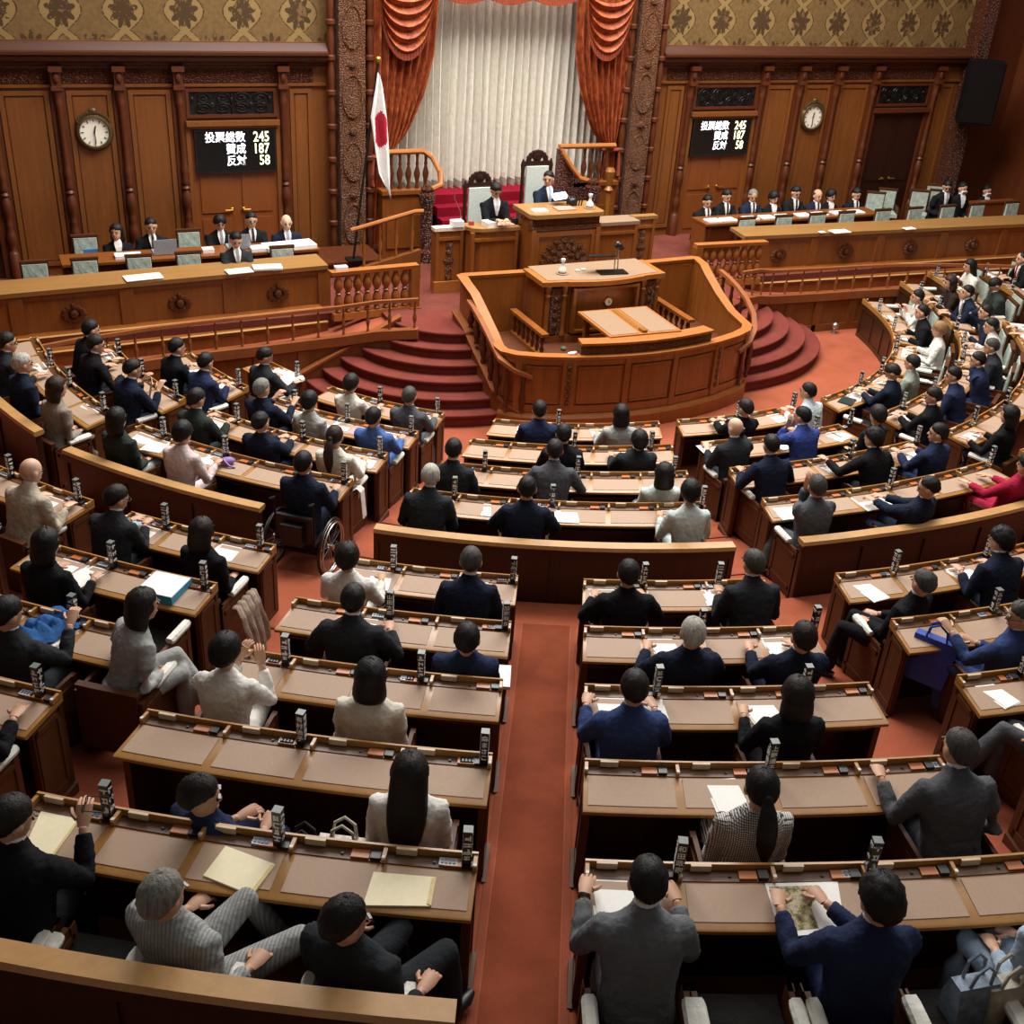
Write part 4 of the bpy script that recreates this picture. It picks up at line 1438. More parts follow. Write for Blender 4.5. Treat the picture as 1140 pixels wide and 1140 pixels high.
def chair(x, y, z, rz, label, group, d=LOWC, cat='chair', covers=(-1, 1), cback=0):
    root = link('armchair', d['frame'], None, (x, y, z), rz)
    tag(root, label, cat, group)
    link('seat', d['seat'], root); link('backrest', d['backrest'], root)
    for s in covers:
        link('armrest_cover', d['cover'], root, (s * .25, -cback, 0))
    return root
TAKEN = {}
def seat_spot(row, t, dr=.80):
    x, y, _ = pos(row, dr, t)
    return x, y, max(hh(row, t) - .70, FZ)
# ---------------------------------------------------------------- nameplates
def glyph(b, rnd_, x, z, y, s, m=1):
    """one brushy character of a few strokes"""
    for k in range(rnd_.choice((3, 4, 4, 5))):
        if rnd_.random() < .55:
            zz = z + s * rnd_.uniform(-.38, .38); wl = s * rnd_.uniform(.25, .46)
            b.box(x - wl, x + wl, y, y + .0015, zz - s * .085, zz + s * .085, m)
        else:
            xx = x + s * rnd_.uniform(-.32, .32); hl = s * rnd_.uniform(.2, .42)
            b.box(xx - s * .075, xx + s * .075, y, y + .0015, z - hl, z + hl, m)
READ = {(7, -31.15): '有村治子', (7, -26.5): '森まさこ', (5, -26.24): '加藤明良', (8, -22.38): '和田政宗', (7, -19.22): '上野通子', (5, -30.7): '山田太郎'}
PLSET = []
for v in range(6):
    rg = random.Random(40 + v)
    b = B()
    n_ = 4 if v != 3 else 3
    for face in range(4):
        M = Matrix.Rotation(face * pi / 2, 4, 'Z')
        g = B()
        for k in range(n_):
            glyph(g, rg, 0, .245 - k * (.20 / n_) - .025, -.0272, .053, 0)
        b.add([M @ Vector(q) for q in g.v], g.f)
    PLSET.append(b.mesh('characters', WHITE, 0))
b = B(); b.box(-.026, .026, -.026, .026, 0, .26)
PLB = b.mesh('nameplate', plain('plate_black', '#0f0f10', .3), 0)
b = B(); b.box(-.0265, .0265, -.0265, .0265, .26, .265)
PLT = b.mesh('plate_top', plain('plate_grey', '#6d7471', .4), 0)
def text_plate(txt):
    b = B()
    for face in (0, 1, 3):
        M = Matrix.Rotation(face * pi / 2, 4, 'Z')
        for k, chx in enumerate(txt):
            me = text_mesh(chx, .046, .0008)
            g = B(); g.merge(me, Matrix(((1, 0, 0, -.023), (0, 0, -1, -.0272), (0, 1, 0, .205 - k * .052), (0, 0, 0, 1))))
            b.add([M @ Vector(q) for q in g.v], g.f)
    return b.mesh('characters', WHITE, 0)
# ---------------------------------------------------------------- people
SKIN = [plain('skin_a', '#c89a7c', .55, var=.06, vs=18), plain('skin_b', '#b98666', .55, var=.06, vs=18), plain('skin_c', '#d8b094', .55, var=.05, vs=18)]
EYE = plain('eye_dark', '#1a1210', .3)
LIP = plain('lip', '#9a5a4e', .5)
def hairmat(name, c, g='#ffffff'):
    n = N(name)
    v = n.coord((60, 60, 5))
    f = n.noise(v, 1.5, 3)
    c = hexc(c)
    n.base(n.ramp(f, [(0.3, scale3(c, .55)), (0.7, scale3(c, 1.5))]))
    n.bump(f, .5, .01)
    return n.set(.58, 0, .35)
HAIRM = {'k': hairmat('hair_black', '#0c0a09'), 'd': hairmat('hair_dark', '#17110d'), 'b': hairmat('hair_brown', '#2b1c13'), 'g': hairmat('hair_grey', '#3f3d39'), 'w': hairmat('hair_white', '#a9a69c'),
         'l': hairmat('hair_light_brown', '#8a6a43'), 's': hairmat('hair_salt', '#75736c')}
SUIT = {'black': '#18191c', 'char': '#2b2e32', 'navy': '#1d2436', 'navy2': '#262f4c', 'blue': '#34446f', 'royal': '#36478a', 'bright': '#4a6aa8', 'grey': '#55575c', 'grey2': '#6b6e72', 'lgrey': '#a3a5a3',
        'dgreen': '#2f3733', 'brown': '#2d2320', 'taupe': '#8d8377', 'beige': '#b5a996', 'cream': '#d8d2c4', 'white': '#e2e0da', 'pink': '#d9c6c6', 'magenta': '#a3213f', 'mint': '#c3cfcb', 'sage': '#8b9488',
        'shirt': '#c9d4da', 'lblue': '#9db0c2'}
SUITM = {k: cloth('suit_' + k, v) for k, v in SUIT.items()}
SUITM['stripe'] = cloth('suit_stripe', '#a2a4a1', stripe=('stripe', '#86898a', 330))
SUITM['tweed'] = cloth('suit_tweed', '#dedad2', stripe=('check', '#4a494b', 520))
SHIRT = cloth('shirt_white', '#eceae6', .05)

WORK = bpy.data.scenes.new('mesh_work')
def remesh(b, vox, smooth_it=4, fac=.5, mats=None, name='m'):
    me = b.mesh(name, [], 0)
    o = bpy.data.objects.new('tmp', me); WORK.collection.objects.link(o)
    md = o.modifiers.new('r', 'REMESH'); md.mode = 'VOXEL'; md.voxel_size = vox
    sm = o.modifiers.new('s', 'SMOOTH'); sm.factor = fac; sm.iterations = smooth_it
    vl = WORK.view_layers[0]
    vl.update()
    out = bpy.data.meshes.new_from_object(o.evaluated_get(vl.depsgraph))
    bpy.data.objects.remove(o); bpy.data.meshes.remove(me)
    out.materials.clear()
    for m in mats or []:
        out.materials.append(m)
    out.shade_smooth()
    return out

def ell_ring(c, rx, ry, M, n=14, pw=1.0):
    out = []
    for i in range(n):
        a = 2 * pi * i / n
        ca, sa = cos(a), sin(a)
        out.append(M @ Vector((c[0] + rx * abs(ca) ** pw * (1 if ca > 0 else -1), c[1] + ry * abs(sa) ** pw * (1 if sa > 0 else -1), c[2])))
    return out

def hand(b, w, d, up, side, curl=.5, m=0, k=1.0):
    """palm, four unequal fingers with a bend, thumb from the side of the palm"""
    d = d.normalized()
    up = (up - d * up.dot(d)).normalized()
    sd = d.cross(up) * side
    b.tube([w - d * .02 * k, w + d * .03 * k, w + d * .085 * k], [.026 * k, .038 * k, .040 * k], 8, m, ref=up, flat=.42)
    for i, L in enumerate((.070, .080, .075, .058)):
        o = w + d * .075 * k + sd * (.029 - .0195 * i) * k
        a = curl * .5
        d1 = (d * cos(a) - up * sin(a)); d2 = (d * cos(a * 2.4) - up * sin(a * 2.4))
        p1 = o + d1 * L * .5 * k
        b.tube([o, p1, p1 + d2 * L * .35 * k, p1 + d2 * L * .5 * k], [.0098 * k, .0092 * k, .0082 * k, .005 * k], 6, m)
    o = w + d * .020 * k + sd * .032 * k
    d1 = (d * .75 + sd * .65 - up * .15).normalized(); d2 = (d * .95 + sd * .2 - up * .2).normalized()
    b.tube([o, o + d1 * .040 * k, o + d1 * .040 * k + d2 * .028 * k], [.014 * k, .0115 * k, .008 * k], 6, m)

def ik(sh, wr, l1, l2, pole):
    d = wr - sh
    L = d.length
    if L > (l1 + l2) * .985:
        wr = sh + d.normalized() * (l1 + l2) * .985
        d = wr - sh; L = d.length
    a = (l1 * l1 - l2 * l2 + L * L) / (2 * L)
    h = sqrt(max(l1 * l1 - a * a, 1e-5))
    u = d.normalized()
    pp = (pole - u * pole.dot(u)).normalized()
    return sh + u * a + pp * h, wr

HAIRS = {}
def hair_mesh(style):
    """hair in head space (x right, y forward, z up), a closed shell tucked into the skull at the face"""
    if style in HAIRS:
        return HAIRS[style]
    rx, ry, rz, cz = .088, .108, .113, .012
    ths = {'short': (-.93, -.12, .44), 'neat': (-.90, .04, .54), 'curly': (-.92, -.16, .38), 'thin': (-.78, -.10, .66), 'balding': (-.78, -.15, 2.0), 'bob': (-1, -.9, .42), 'long': (-1, -.9, .42), 'pony': (-.80, -.25, .50), 'shortf': (-.97, -.45, .42)}[style]
    if style in ('bob', 'long'):
        rx, ry, rz, cz = .098, .112, .118, .006
    if style == 'shortf':
        rx, ry, rz, cz = .096, .112, .124, .006
    if style == 'curly':
        rx, ry, rz = .098, .116, .128
    rg = random.Random(hash(style) % 97 if False else len(style))
    b = B()
    nu, nv = 36, 22
    vs = []
    rows_ = []
    for j in range(nv + 1):
        el = -pi / 2 + pi * j / nv
        row = []
        for i in range(nu):
            az = 2 * pi * i / nu
            d = Vector((cos(el) * sin(az), -cos(el) * cos(az), sin(el)))      # az 0 = back
            aa = abs(az if az <= pi else 2 * pi - az)
            th = interp(aa, [0, pi * .35, pi * .52, pi * .66, pi], [ths[0], ths[0] * .72 + ths[1] * .28, ths[1], (ths[1] + ths[2]) / 2, ths[2]])
            if style in ('bob', 'long'):
                th = interp(aa, [0, pi * .58, pi * .66, pi], [ths[0], ths[1], .30, ths[2]])
            k = 1.0
            e = d.z - th
            if e < 0:
                k = .74
            elif e < .34:
                k = .86 + .14 * sqrt(e / .34)
            if style == 'balding' and d.z > .42 and d.y > -.75:
                k = .74
            if style == 'thin' and d.z > .6:
                k *= .965
            nz = noise.noise(d * (5.5 if style == 'curly' else 3.2) + Vector((rg.random(), 3, 1)))
            k *= 1 + (.085 if style == 'curly' else .034) * nz + (.05 if style == 'curly' else .022) * noise.noise(d * 11)
            k *= 1 + .020 * sin(az * 13 + 5 * nz + d.z * 4)
            row.append(Vector((d.x * rx * k, -.012 + d.y * ry * k, cz + d.z * rz * k)))
        rows_.append(row)
    b.loft(rows_)
    if style == 'bob':
        b.loft([[Vector((cos(a) * x, -.022 + sin(a) * y * (.45 if sin(a) > 0 else 1), z)) for a in [2 * pi * i / 24 for i in range(24)]] for z, x, y in ((-.02, .094, .096), (-.07, .102, .098), (-.115, .104, .092), (-.145, .094, .08), (-.155, .07, .06))])
    if style == 'long':
        b.loft([[Vector((cos(a) * x * (1 + .03 * sin(9 * a)), yc + sin(a) * y * (.5 if sin(a) > 0 else 1), z)) for a in [2 * pi * i / 28 for i in range(28)]]
                for z, x, y, yc in ((0, .095, .10, -.02), (-.10, .100, .085, -.035), (-.18, .105, .07, -.055), (-.26, .10, .06, -.075), (-.34, .085, .05, -.09), (-.40, .05, .03, -.10))])
    if style == 'pony':
        b.ball((0, -.118, .0), (.03, .03, .035), 10, 6)
        b.tube([(0, -.12, 0), (0, -.155, -.05), (.004, -.165, -.14), (.012, -.16, -.24), (.02, -.15, -.34)], [.028, .044, .056, .050, .02], 12, ref=(0, 1, 0), flat=.6)
    HAIRS[style] = b.mesh('hair', HAIRM['k'], 70)
    return HAIRS[style]

def face_bits(b, MH, female=False):
    for s in (-1, 1):
        b.ball((s * .031, .082, .006), (.012, .008, .0065), 8, 5, 1, MH)
        b.box(s * .032 - .017, s * .032 + .017, .080, .093, .026, .032, 1, MH)
    b.ball((0, .088, -.058), (.024, .010, .007), 8, 5, 2, MH)

def person(x, y, z, rz, lean=5, jacket='navy', hair='short', hc='k', pose='D', yaw=0, pitch=12, sex='m', trousers=None, label='', glasses=False, front=False, tie=None, skin=0, hipz=.47, scale=1.05, mask=False,
           turn=0, shoes=False, skirt=False, cat='person', vox=.0125, group=None, legs=None, watch=False, coat=None):
    rg = random.Random(int((x * 131 + y * 57) * 100))
    f = .90 if sex == 'f' else 1.0
    hp = Vector((0, 0, hipz))
    L = radians(lean)
    MT = Matrix.Translation(hp) @ Matrix.Rotation(radians(turn), 4, 'Z') @ Matrix.Rotation(-L, 4, 'X')     # torso space: z up the spine from the hip
    hc_ = MT @ Vector((0, 0, .70))
    MH = Matrix.Translation(hc_) @ Matrix.Rotation(radians(yaw + turn), 4, 'Z') @ Matrix.Rotation(-radians(pitch), 4, 'X') @ Matrix.Scale(1.07, 4)
    # arms
    dz, dy = .735, .0
    T = {'D': ((-.19, .38, .74), (.19, .38, .74)), 'W': ((-.07, .45, .77), (.08, .45, .77)), 'R': ((-.14, .43, .79), (.15, .43, .79)), 'L': ((-.09, .24, .60), (.09, .26, .60)), 'E': ((-.22, .38, .75), (.22, .40, .75)),
         'P': ((-.10, .38, .90), (.15, .42, .86)), 'U': ((-.17, .42, .76), (.13, .22, 1.10)), 'V': ((-.14, .30, .98), (.17, .40, .77)), 'F': ((-.04, .22, 1.10), (.05, .23, 1.09)), 'O': ((-.36, .52, .78), (.12, .22, .60)),
         'J': ((-.12, .26, .60), (.17, .40, .88)), 'K': ((.0, .30, .95), (.15, .30, .93)), 'M': ((-.30, .42, .75), (.12, .24, .60)), 'Q': ((-.16, .40, .84), (.08, .30, .70)), 'X': ((-.12, .24, .60), (.36, .48, .77)), 'A': ((-.20, .25, .62), (.28, .10, .63)), 'B': ((-.30, .40, .75), (-.06, .42, .75)), 'G': ((-.12, .30, .62), (.25, .34, .98)), 'H': ((-.24, .45, .75), (.22, .43, .75))}[pose]
    MR = Matrix.Rotation(radians(turn), 4, 'Z')
    arms = []
    for s, tg in ((-1, T[0]), (1, T[1])):
        sh = MT @ Vector((s * .185 * f, -.005, .45))
        wr = MR @ Vector(tg)
        pole = MR @ Vector((s * (.75 if pose in 'EO' else .32), -.30, -.9))
        el, wr = ik(sh, wr, .285, .255, pole)
        arms.append((s, sh, el, wr))
    # body: one continuous skin surface
    b = B()
    H3 = lambda *p: MH @ Vector(p)
    b.ball((0, -.008, .02), (.077, .096, .098), 16, 12, M=MH)
    b.ball((0, .020, -.035), (.062, .074, .082), 14, 10, M=MH)
    b.ball((0, .055, -.088), (.032, .030, .026), 10, 7, M=MH)
    b.tube([H3(0, .082, .018), H3(0, .100, -.012), H3(0, .104, -.024)], [.010, .014, .012], 8)
    for s in (-1, 1):
        b.ball((s * .080, -.004, -.010), (.012, .026, .034), 10, 7, M=MH)
    b.tube([H3(0, -.02, -.04), hc_.lerp(MT @ Vector((0, -.005, .52)), .5) + Vector((0, 0, -.03)), MT @ Vector((0, .0, .50))], [.053 * f, .051 * f, .056], 12)
    b.loft([ell_ring((0, 0, q), a * f, d, MT) for q, a, d in ((0, .15, .11), (.12, .145, .10), (.30, .16, .10), (.42, .15, .06), (.48, .07, .04))])
    for s, sh, el, wr in arms:
        b.tube([sh + (MT @ Vector((0, 0, .4)) - sh) * .3, sh, el, wr], [.05, .046, .036, .026], 10)
    lg = legs or [((-.10, .40, .0), (-.11, .36, 0)), ((.10, .40, .0), (.11, .36, 0))]
    LG = []
    for (kn, ft), s in zip(lg, (-1, 1)):
        h_ = MR @ Vector((s * .09, 0, hipz + .01))
        k_ = MR @ Vector((kn[0], kn[1], hipz + .04 + kn[2]))
        f_ = MR @ Vector((ft[0], ft[1], .09 + ft[2]))
        LG.append((s, h_, k_, f_))
        b.tube([h_, k_, f_], [.06, .045, .03], 10)
    sk = SKIN[skin]
    body = remesh(b, vox * .9, 3, .5, [sk, EYE, LIP, SHIRT], 'person')
    bb = B(); bb.merge(body)
    face_bits(bb, MH)
    for s, sh, el, wr in arms:
        d = wr - el
        hd = d.normalized() + MR @ Vector((0, .25, 0))
        if pose in 'DWREOXHBM' and wr.z < .9:
            hd = MR @ Vector((-s * .25, 1, -.12))
            upv = Vector((0, 0, 1))
        elif pose in 'F':
            hd = MR @ Vector((-s * .25, .1, 1)); upv = MR @ Vector((0, -1, .1))
        else:
            upv = Vector((0, -.2, 1)) if abs(hd.normalized().z) < .85 else MR @ Vector((0, -1, 0))
        hand(bb, wr + d.normalized() * .015, hd, upv, -s, .35 if pose in 'DEHO' else .8, 0, .94 if sex == 'f' else 1.05)
    body2 = bb.mesh('person', [sk, EYE, LIP, SHIRT], 60)
    bpy.data.meshes.remove(body)
    root = link('person', body2, None, (x, y, z), rz)
    root.scale = (scale,) * 3
    tag(root, label, cat, group)
    # jacket
    j = B()
    prof = [(-.09, .190, .140, .0), (.0, .195, .142, .0), (.10, .180, .130, .0), (.20, .180, .127, .0), (.31, .198, .130, -.005), (.40, .212, .124, -.01), (.465, .200, .104, -.012), (.515, .145, .082, -.012), (.552, .088, .070, -.008), (.578, .067, .064, -.004), (.600, .060, .059, .0)]
    if sex == 'f':
        prof = [(-.09, .180, .135, 0), (0, .178, .13, 0), (.12, .150, .112, 0), (.2, .152, .112, 0), (.30, .172, .124, 0), (.40, .186, .118, -.008), (.46, .176, .098, -.01), (.512, .125, .076, -.01), (.548, .076, .062, -.006), (.572, .060, .056, -.002)]
    j.loft([ell_ring((0, yy, q), a, d, MT, 18, .85) for q, a, d, yy in prof])
    for s, sh, el, wr in arms:
        cuff = wr + (el - wr).normalized() * .035
        inn = MT @ Vector((s * .09 * f, -.01, .425))
        mid = sh.lerp(el, .5)
        fm = el.lerp(cuff, .5)
        j.tube([inn, sh, mid, el, fm, cuff], [v * (.90 if sex == 'f' else 1) for v in (.082, .079, .068, .058, .053, .044)], 12)
    jm = remesh(j, vox * 1.15, 4, .55, [SUITM[jacket]], 'jacket')
    for vv in jm.vertices:
        co = vv.co
        nz = noise.noise(co * 9.0 + Vector((rg.random() * 30, 0, 0))) * .55 + noise.noise(co * 21.0) * .3
        vv.co = co + vv.normal * (nz * .011)
    link('jacket', jm, root)
    # trousers or skirt
    t = B()
    t.loft([ell_ring((0, 0, q), a, d, MR @ Matrix.Translation(hp), 14) for q, a, d in ((-.10, .15, .12), (-.06, .19, .15), (.06, .185, .14), (.10, .16, .12))])
    for s, h_, k_, f_ in LG:
        if skirt:
            t.tube([h_, k_, k_ + (f_ - k_) * .25], [.105, .10, .10], 12)
        else:
            t.tube([h_, h_.lerp(k_, .5), k_, k_.lerp(f_, .45), f_], [.10, .088, .072, .068, .062], 12)
    tm = remesh(t, vox * 1.6, 4, .55, [SUITM[trousers or jacket]], 'trousers')
    link('skirt' if skirt else 'trousers', tm, root)
    for s, h_, k_, f_ in LG:
        if shoes:
            q = B()
            fd = MR @ Vector((s * .15, 1, 0))
            q.tube([f_ + Vector((0, 0, -.05)) - fd * .07, f_ + Vector((0, 0, -.045)), f_ + Vector((0, 0, -.06)) + fd * .12, f_ + Vector((0, 0, -.065)) + fd * .19], [.035, .045, .045, .02], 10, flat=.75)
            link('shoe', q.mesh('shoe', BLACK, 60), root)
    # collar
    if sex == 'm' or front:
        q = B()
        A, C2 = MT @ Vector((0, .001, .576)), MT @ Vector((0, .008, .63))
        n_ = (C2 - A).normalized()
        q.tube([A, A + n_ * .025, A + n_ * .036], [.058 * f, .057 * f, .055 * f], 16)
        link('shirt_collar', q.mesh('shirt_collar', SHIRT, 50), root)
    if front:
        q = B()
        q.loft([[MT @ Vector(p) for p in ((-w2, yy - .03, zz), (-w2, yy, zz), (w2, yy, zz), (w2, yy - .03, zz))] for zz, yy, w2 in ((.600, .070, .040), (.555, .094, .058), (.50, .120, .050), (.42, .140, .032), (.33, .149, .006))])
        link('shirt_front', q.mesh('shirt_front', SHIRT, 0), root)
        if tie:
            q = B()
            q.loft([[MT @ Vector(p) for p in ((-w2, yy - .012, zz), (-w2, yy, zz), (w2, yy, zz), (w2, yy - .012, zz))] for zz, yy, w2 in ((.592, .082, .016), (.565, .100, .019), (.50, .130, .020), (.42, .150, .022), (.34, .158, .014))])
            link('necktie', q.mesh('necktie', plain('tie_' + tie, tie, .6), 0), root)
    if hair:
        ho = link('hair', hair_mesh(hair), root, mats=[HAIRM[hc]])
        ho.matrix_local = MH
    if glasses:
        q = B()
        for s in (-1, 1):
            q.tube([H3(s * .034 + .022 * cos(a), .100, .004 + .017 * sin(a)) for a in [k * pi / 6 for k in range(12)]], .0022, 5, ref=(0, 1, 0), loop=True)
            q.tube([H3(s * .056, .099, .008), H3(s * .082, .03, .008), H3(s * .084, -.02, .0)], .0025, 5)
        q.tube([H3(-.012, .101, .008), H3(.012, .101, .008)], .0022, 5)
        link('glasses', q.mesh('glasses', BLACK, 40), root)
    if mask:
        q = B()
        q.loft([[H3(*p) for p in ((-.052, .055 + o, -.10), (.052, .055 + o, -.10), (.058, .072 + o, -.06), (.05, .088 + o, -.02), (0, .108 + o, -.012), (-.05, .088 + o, -.02), (-.058, .072 + o, -.06))] for o in (-.03, .012)])
        link('face_mask', q.mesh('face_mask', WHITE, 40), root)
    if watch:
        s, sh, el, wr = arms[0]
        q = B(); dd = (wr - el).normalized()
        q.tube([wr - dd * .02, wr - dd * .005], [.033, .033], 12)
        link('wristwatch', q.mesh('wristwatch', BLACK, 40), root)
    return root, MH, arms

SHOWN = {('L', 1), ('LL', 1), ('FL', 1), ('FLL', 1), ('FR', -1), ('FR', 1), ('RB', -1), ('FF', -1)}
def seated(pid, row, t, lean, dr, who, **kw):
    x, y, _ = pos(row, dr, t)
    z = max(hh(row, t) - .70, FZ - .01)
    rz = radians(t)
    blk = block_of(row, t)
    lab = '%s, %s row of the %s' % (who, ROWN[row], BLK[blk])
    noch = kw.pop('nochair', False)
    lab = ' '.join(lab.split()[:16]) if len(lab.split()) <= 16 else ' '.join(('%s, %s' % (who, BLK[blk])).split()[:16])
    r_ = person(x, y, z, rz, lean, label=lab, **kw)
    WHO.append((row, t, who))
    KEEP.append((pid, r_))
    if not noch:
        cx, cy_, cz = pos(row, 1.07 if row == 8 else dr + .11, t)
        far_ = t > 38 and row < 4
        e0, e1 = DESKS[(blk, row)][1](R[row] + .7), DESKS[(blk, row)][2](R[row] + .7)
        cov = [s for s, e in ((-1, e0), (1, e1)) if abs(e - t) * radians(1) * R[row] < .55 and (blk, s) in SHOWN]
        chair(cx, cy_, z, rz, ' '.join(('armchair under the ' + who).split()[:16]), 'member armchairs', HIGHC if far_ else LOWC, covers=(-1, 1) if far_ or row == 8 else cov, cback=.13 if row == 8 else 0)
    return r_

WHO, KEEP = [], []
def block_of(row, t):
    best = None
    for (blk, k), (root, fl_, fr_, npad, width) in DESKS.items():
        if k == row:
            a, c = fl_(R[row] + .6), fr_(R[row] + .6)
            d = 0 if a <= t <= c else min(abs(t - a), abs(t - c))
            if best is None or d < best[0]:
                best = (d, blk)
    return best[1]
seated('p01', 3, -69.35, 13.7, 0.76, 'man in dark suit and glasses with greying black hair at the left edge', jacket='char',hair='short',hc='d',pose='D',glasses=True,yaw=-25,pitch=8)
seated('p02', 3, -64.61, 7.6, 0.76, 'white-haired man in navy suit leaning back', jacket='navy',hair='short',hc='w',pose='L',yaw=-20,pitch=10)
seated('p03', 3, -59.52, 9.7, 0.76, 'woman with long brown hair in taupe suit', jacket='taupe',hair='bob',hc='b',sex='f',pose='L',yaw=-10,pitch=10)
seated('p04', 2, -72.29, 18.0, 0.64, 'black-haired man in black suit, farther of two close together at the left', jacket='black',hair='short',hc='k',pose='D',yaw=-10,pitch=10)
seated('p05', 2, -68.39, 16.3, 0.76, 'brown-haired man in dark suit bending forward, nearer of two close together at the left', jacket='black',hair='short',hc='d',pose='E',yaw=-30,pitch=15)
seated('p06', 2, -61.42, 15.8, 0.76, 'man in navy suit holding up a white sheet', jacket='navy',hair='neat',hc='k',pose='P',yaw=-20,pitch=20)
seated('p07', 1, -66.81, 14.3, 0.76, 'man in dark suit reading, black hair', jacket='black',hair='short',hc='k',pose='R',yaw=-15,pitch=12)
seated('p08', 1, -61.55, 15.7, 0.76, 'man in blue-navy suit writing with both hands forward', jacket='navy2',hair='short',hc='k',pose='W',pitch=18)
seated('p09', 0, -61.56, 6.9, 0.76, 'man in charcoal suit bent over a heap of crumpled papers', jacket='char',hair='short',hc='k',pose='E',yaw=-35,pitch=25)
seated('p10', 0, -47.79, 6.7, 0.76, 'person in cream jacket with dark hair and arm stretched out', jacket='cream',hair='shortf',hc='d',sex='f',pose='H',yaw=-5,pitch=15)
seated('p11', 0, -39.90, 3.3, 0.76, 'man in grey suit with brown-grey hair at the aisle end', jacket='grey',hair='short',hc='g',pose='H',yaw=-5,pitch=15,shoes=True,legs=[((.02,.42,.0),(.05,.36,0)),((.16,.42,.0),(.20,.36,0))])
seated('p12', 1, -52.26, 2.0, 0.76, 'grey-haired man in navy suit with hands raised over papers', jacket='navy',hair='short',hc='s',pose='P',yaw=-15,pitch=10)
seated('p13', 1, -46.81, 2.6, 0.76, 'person in pale grey jacket with neat black hair', jacket='lgrey',hair='shortf',hc='k',sex='f',pose='L',yaw=-10,pitch=10)
seated('p14', 1, -39.90, -4.3, 0.76, 'person in bright blue jacket', jacket='bright',hair='short',hc='k',pose='D',pitch=15,yaw=-10,shoes=True)
seated('p15', 2, -52.83, 8.6, 0.76, 'man in dark green-grey suit reading a white sheet', jacket='dgreen',hair='short',hc='d',pose='R',yaw=-12,pitch=22)
seated('p16', 2, -46.06, -2.1, 0.76, 'man in navy suit with hands clasped on the desk', jacket='navy',hair='thin',hc='k',pose='W',yaw=-10,pitch=8)
seated('p17', 2, -40.03, 0.6, 0.76, 'woman with brown ponytail in cream jacket', jacket='cream',hair='pony',hc='b',sex='f',pose='D',pitch=8)
seated('p18', 3, -52.62, -0.2, 0.76, 'woman with black bob in dark suit', jacket='dgreen',hair='bob',hc='k',sex='f',pose='L',trousers='lgrey',pitch=6)
seated('p19', 3, -47.97, 9.9, 0.76, 'black-haired woman in pale pink jacket', jacket='pink',hair='shortf',hc='k',sex='f',pose='D',pitch=18,yaw=-8)
seated('p20', 3, -39.20, 3.6, 0.76, 'man in navy suit sitting in a wheelchair', jacket='navy',hair='short',hc='k',pose='D',pitch=10,nochair=True,yaw=-8)
seated('p21', 0, -24.21, 6.8, 0.76, 'man in navy suit with short dark hair', jacket='navy2',hair='short',hc='d',pose='D',pitch=14)
seated('p22', 0, -14.54, 2.2, 0.76, 'woman with black bob in light grey jacket', jacket='lgrey',hair='bob',hc='k',sex='f',pose='D',pitch=8)
seated('p23', 1, -22.27, 5.3, 0.76, 'man in black suit partly behind a grey-suited man', jacket='black',hair='short',hc='k',pose='D',pitch=12)
seated('p24', 1, -15.40, -5.4, 0.76, 'man in charcoal suit with thick black hair', jacket='char',hair='shortf',hc='k',pose='D',pitch=8)
seated('p25', 2, -31.12, 10.6, 0.76, 'man in charcoal suit with short black hair', jacket='char',hair='short',hc='k',pose='D',pitch=20)
seated('p26', 2, -23.49, 18.0, 0.61, 'broad man in grey suit leaning on the desk', jacket='grey',hair='short',hc='d',pose='E',pitch=16)
seated('p27', 2, -15.84, -9.0, 0.84, 'woman with black hair in pale mint jacket', jacket='mint',hair='bob',hc='k',sex='f',pose='L',pitch=6)
seated('p28', 3, -31.53, 19.3, 0.76, 'white-haired man in charcoal suit', jacket='char',hair='short',hc='w',pose='D',pitch=20)
seated('p29', 3, -25.58, 7.9, 0.76, 'man in dark navy suit with neat black hair', jacket='navy',hair='neat',hc='k',pose='E',pitch=15)
seated('p30', 3, -15.63, 10.9, 0.76, 'woman with short black hair in beige-grey jacket', jacket='mint',hair='shortf',hc='k',sex='f',pose='D',pitch=16)
seated('p31', 0, 1.14, -2.9, 0.76, 'dark-haired man in black suit with head bowed a little', jacket='black',hair='short',hc='d',pose='W',pitch=18,yaw=15)
seated('p32', 0, 12.78, 18.0, 0.72, 'man in pale grey shirt with black hair', jacket='shirt',hair='short',hc='k',pose='W',pitch=5,yaw=25)
seated('p33', 1, -5.09, 11.8, 0.76, 'bald man in charcoal suit', jacket='char',hair=None,pose='U',pitch=20,yaw=15,skin=2)
seated('p34', 1, 3.51, 18.0, 0.64, 'man in royal blue suit with hand at his ear', jacket='royal',hair='short',hc='k',pose='V',pitch=12,yaw=25)
seated('p35', 1, 10.54, 0.4, 0.76, 'dark-haired woman in black suit', jacket='black',hair='shortf',hc='d',sex='f',pose='L',pitch=15)
seated('p36', 2, -5.51, 18.0, 0.58, 'man in dark navy suit with elbows on the desk', jacket='navy',hair='neat',hc='k',pose='E',pitch=18)
seated('p37', 2, 3.73, 18.0, 0.71, 'man in black suit with ruffled black hair', jacket='black',hair='curly',hc='k',pose='O',pitch=10,yaw=15)
seated('p38', 2, 9.15, 5.6, 0.76, 'man in navy suit seen in profile facing left', jacket='navy2',hair='short',hc='k',pose='R',pitch=5,yaw=42)
seated('p39', 3, -7.40, 7.3, 0.76, 'grey-haired man in grey suit', jacket='grey',hair='short',hc='g',pose='F',pitch=10,yaw=-10,shoes=True,legs=[((-.16,.42,.0),(-.24,.36,0)),((.02,.42,.0),(.0,.36,0))])
seated('p40', 3, -0.65, -9.0, 0.84, 'balding man in navy suit slouching to write', jacket='navy',hair='thin',hc='d',pose='W',pitch=20,yaw=35,turn=12)
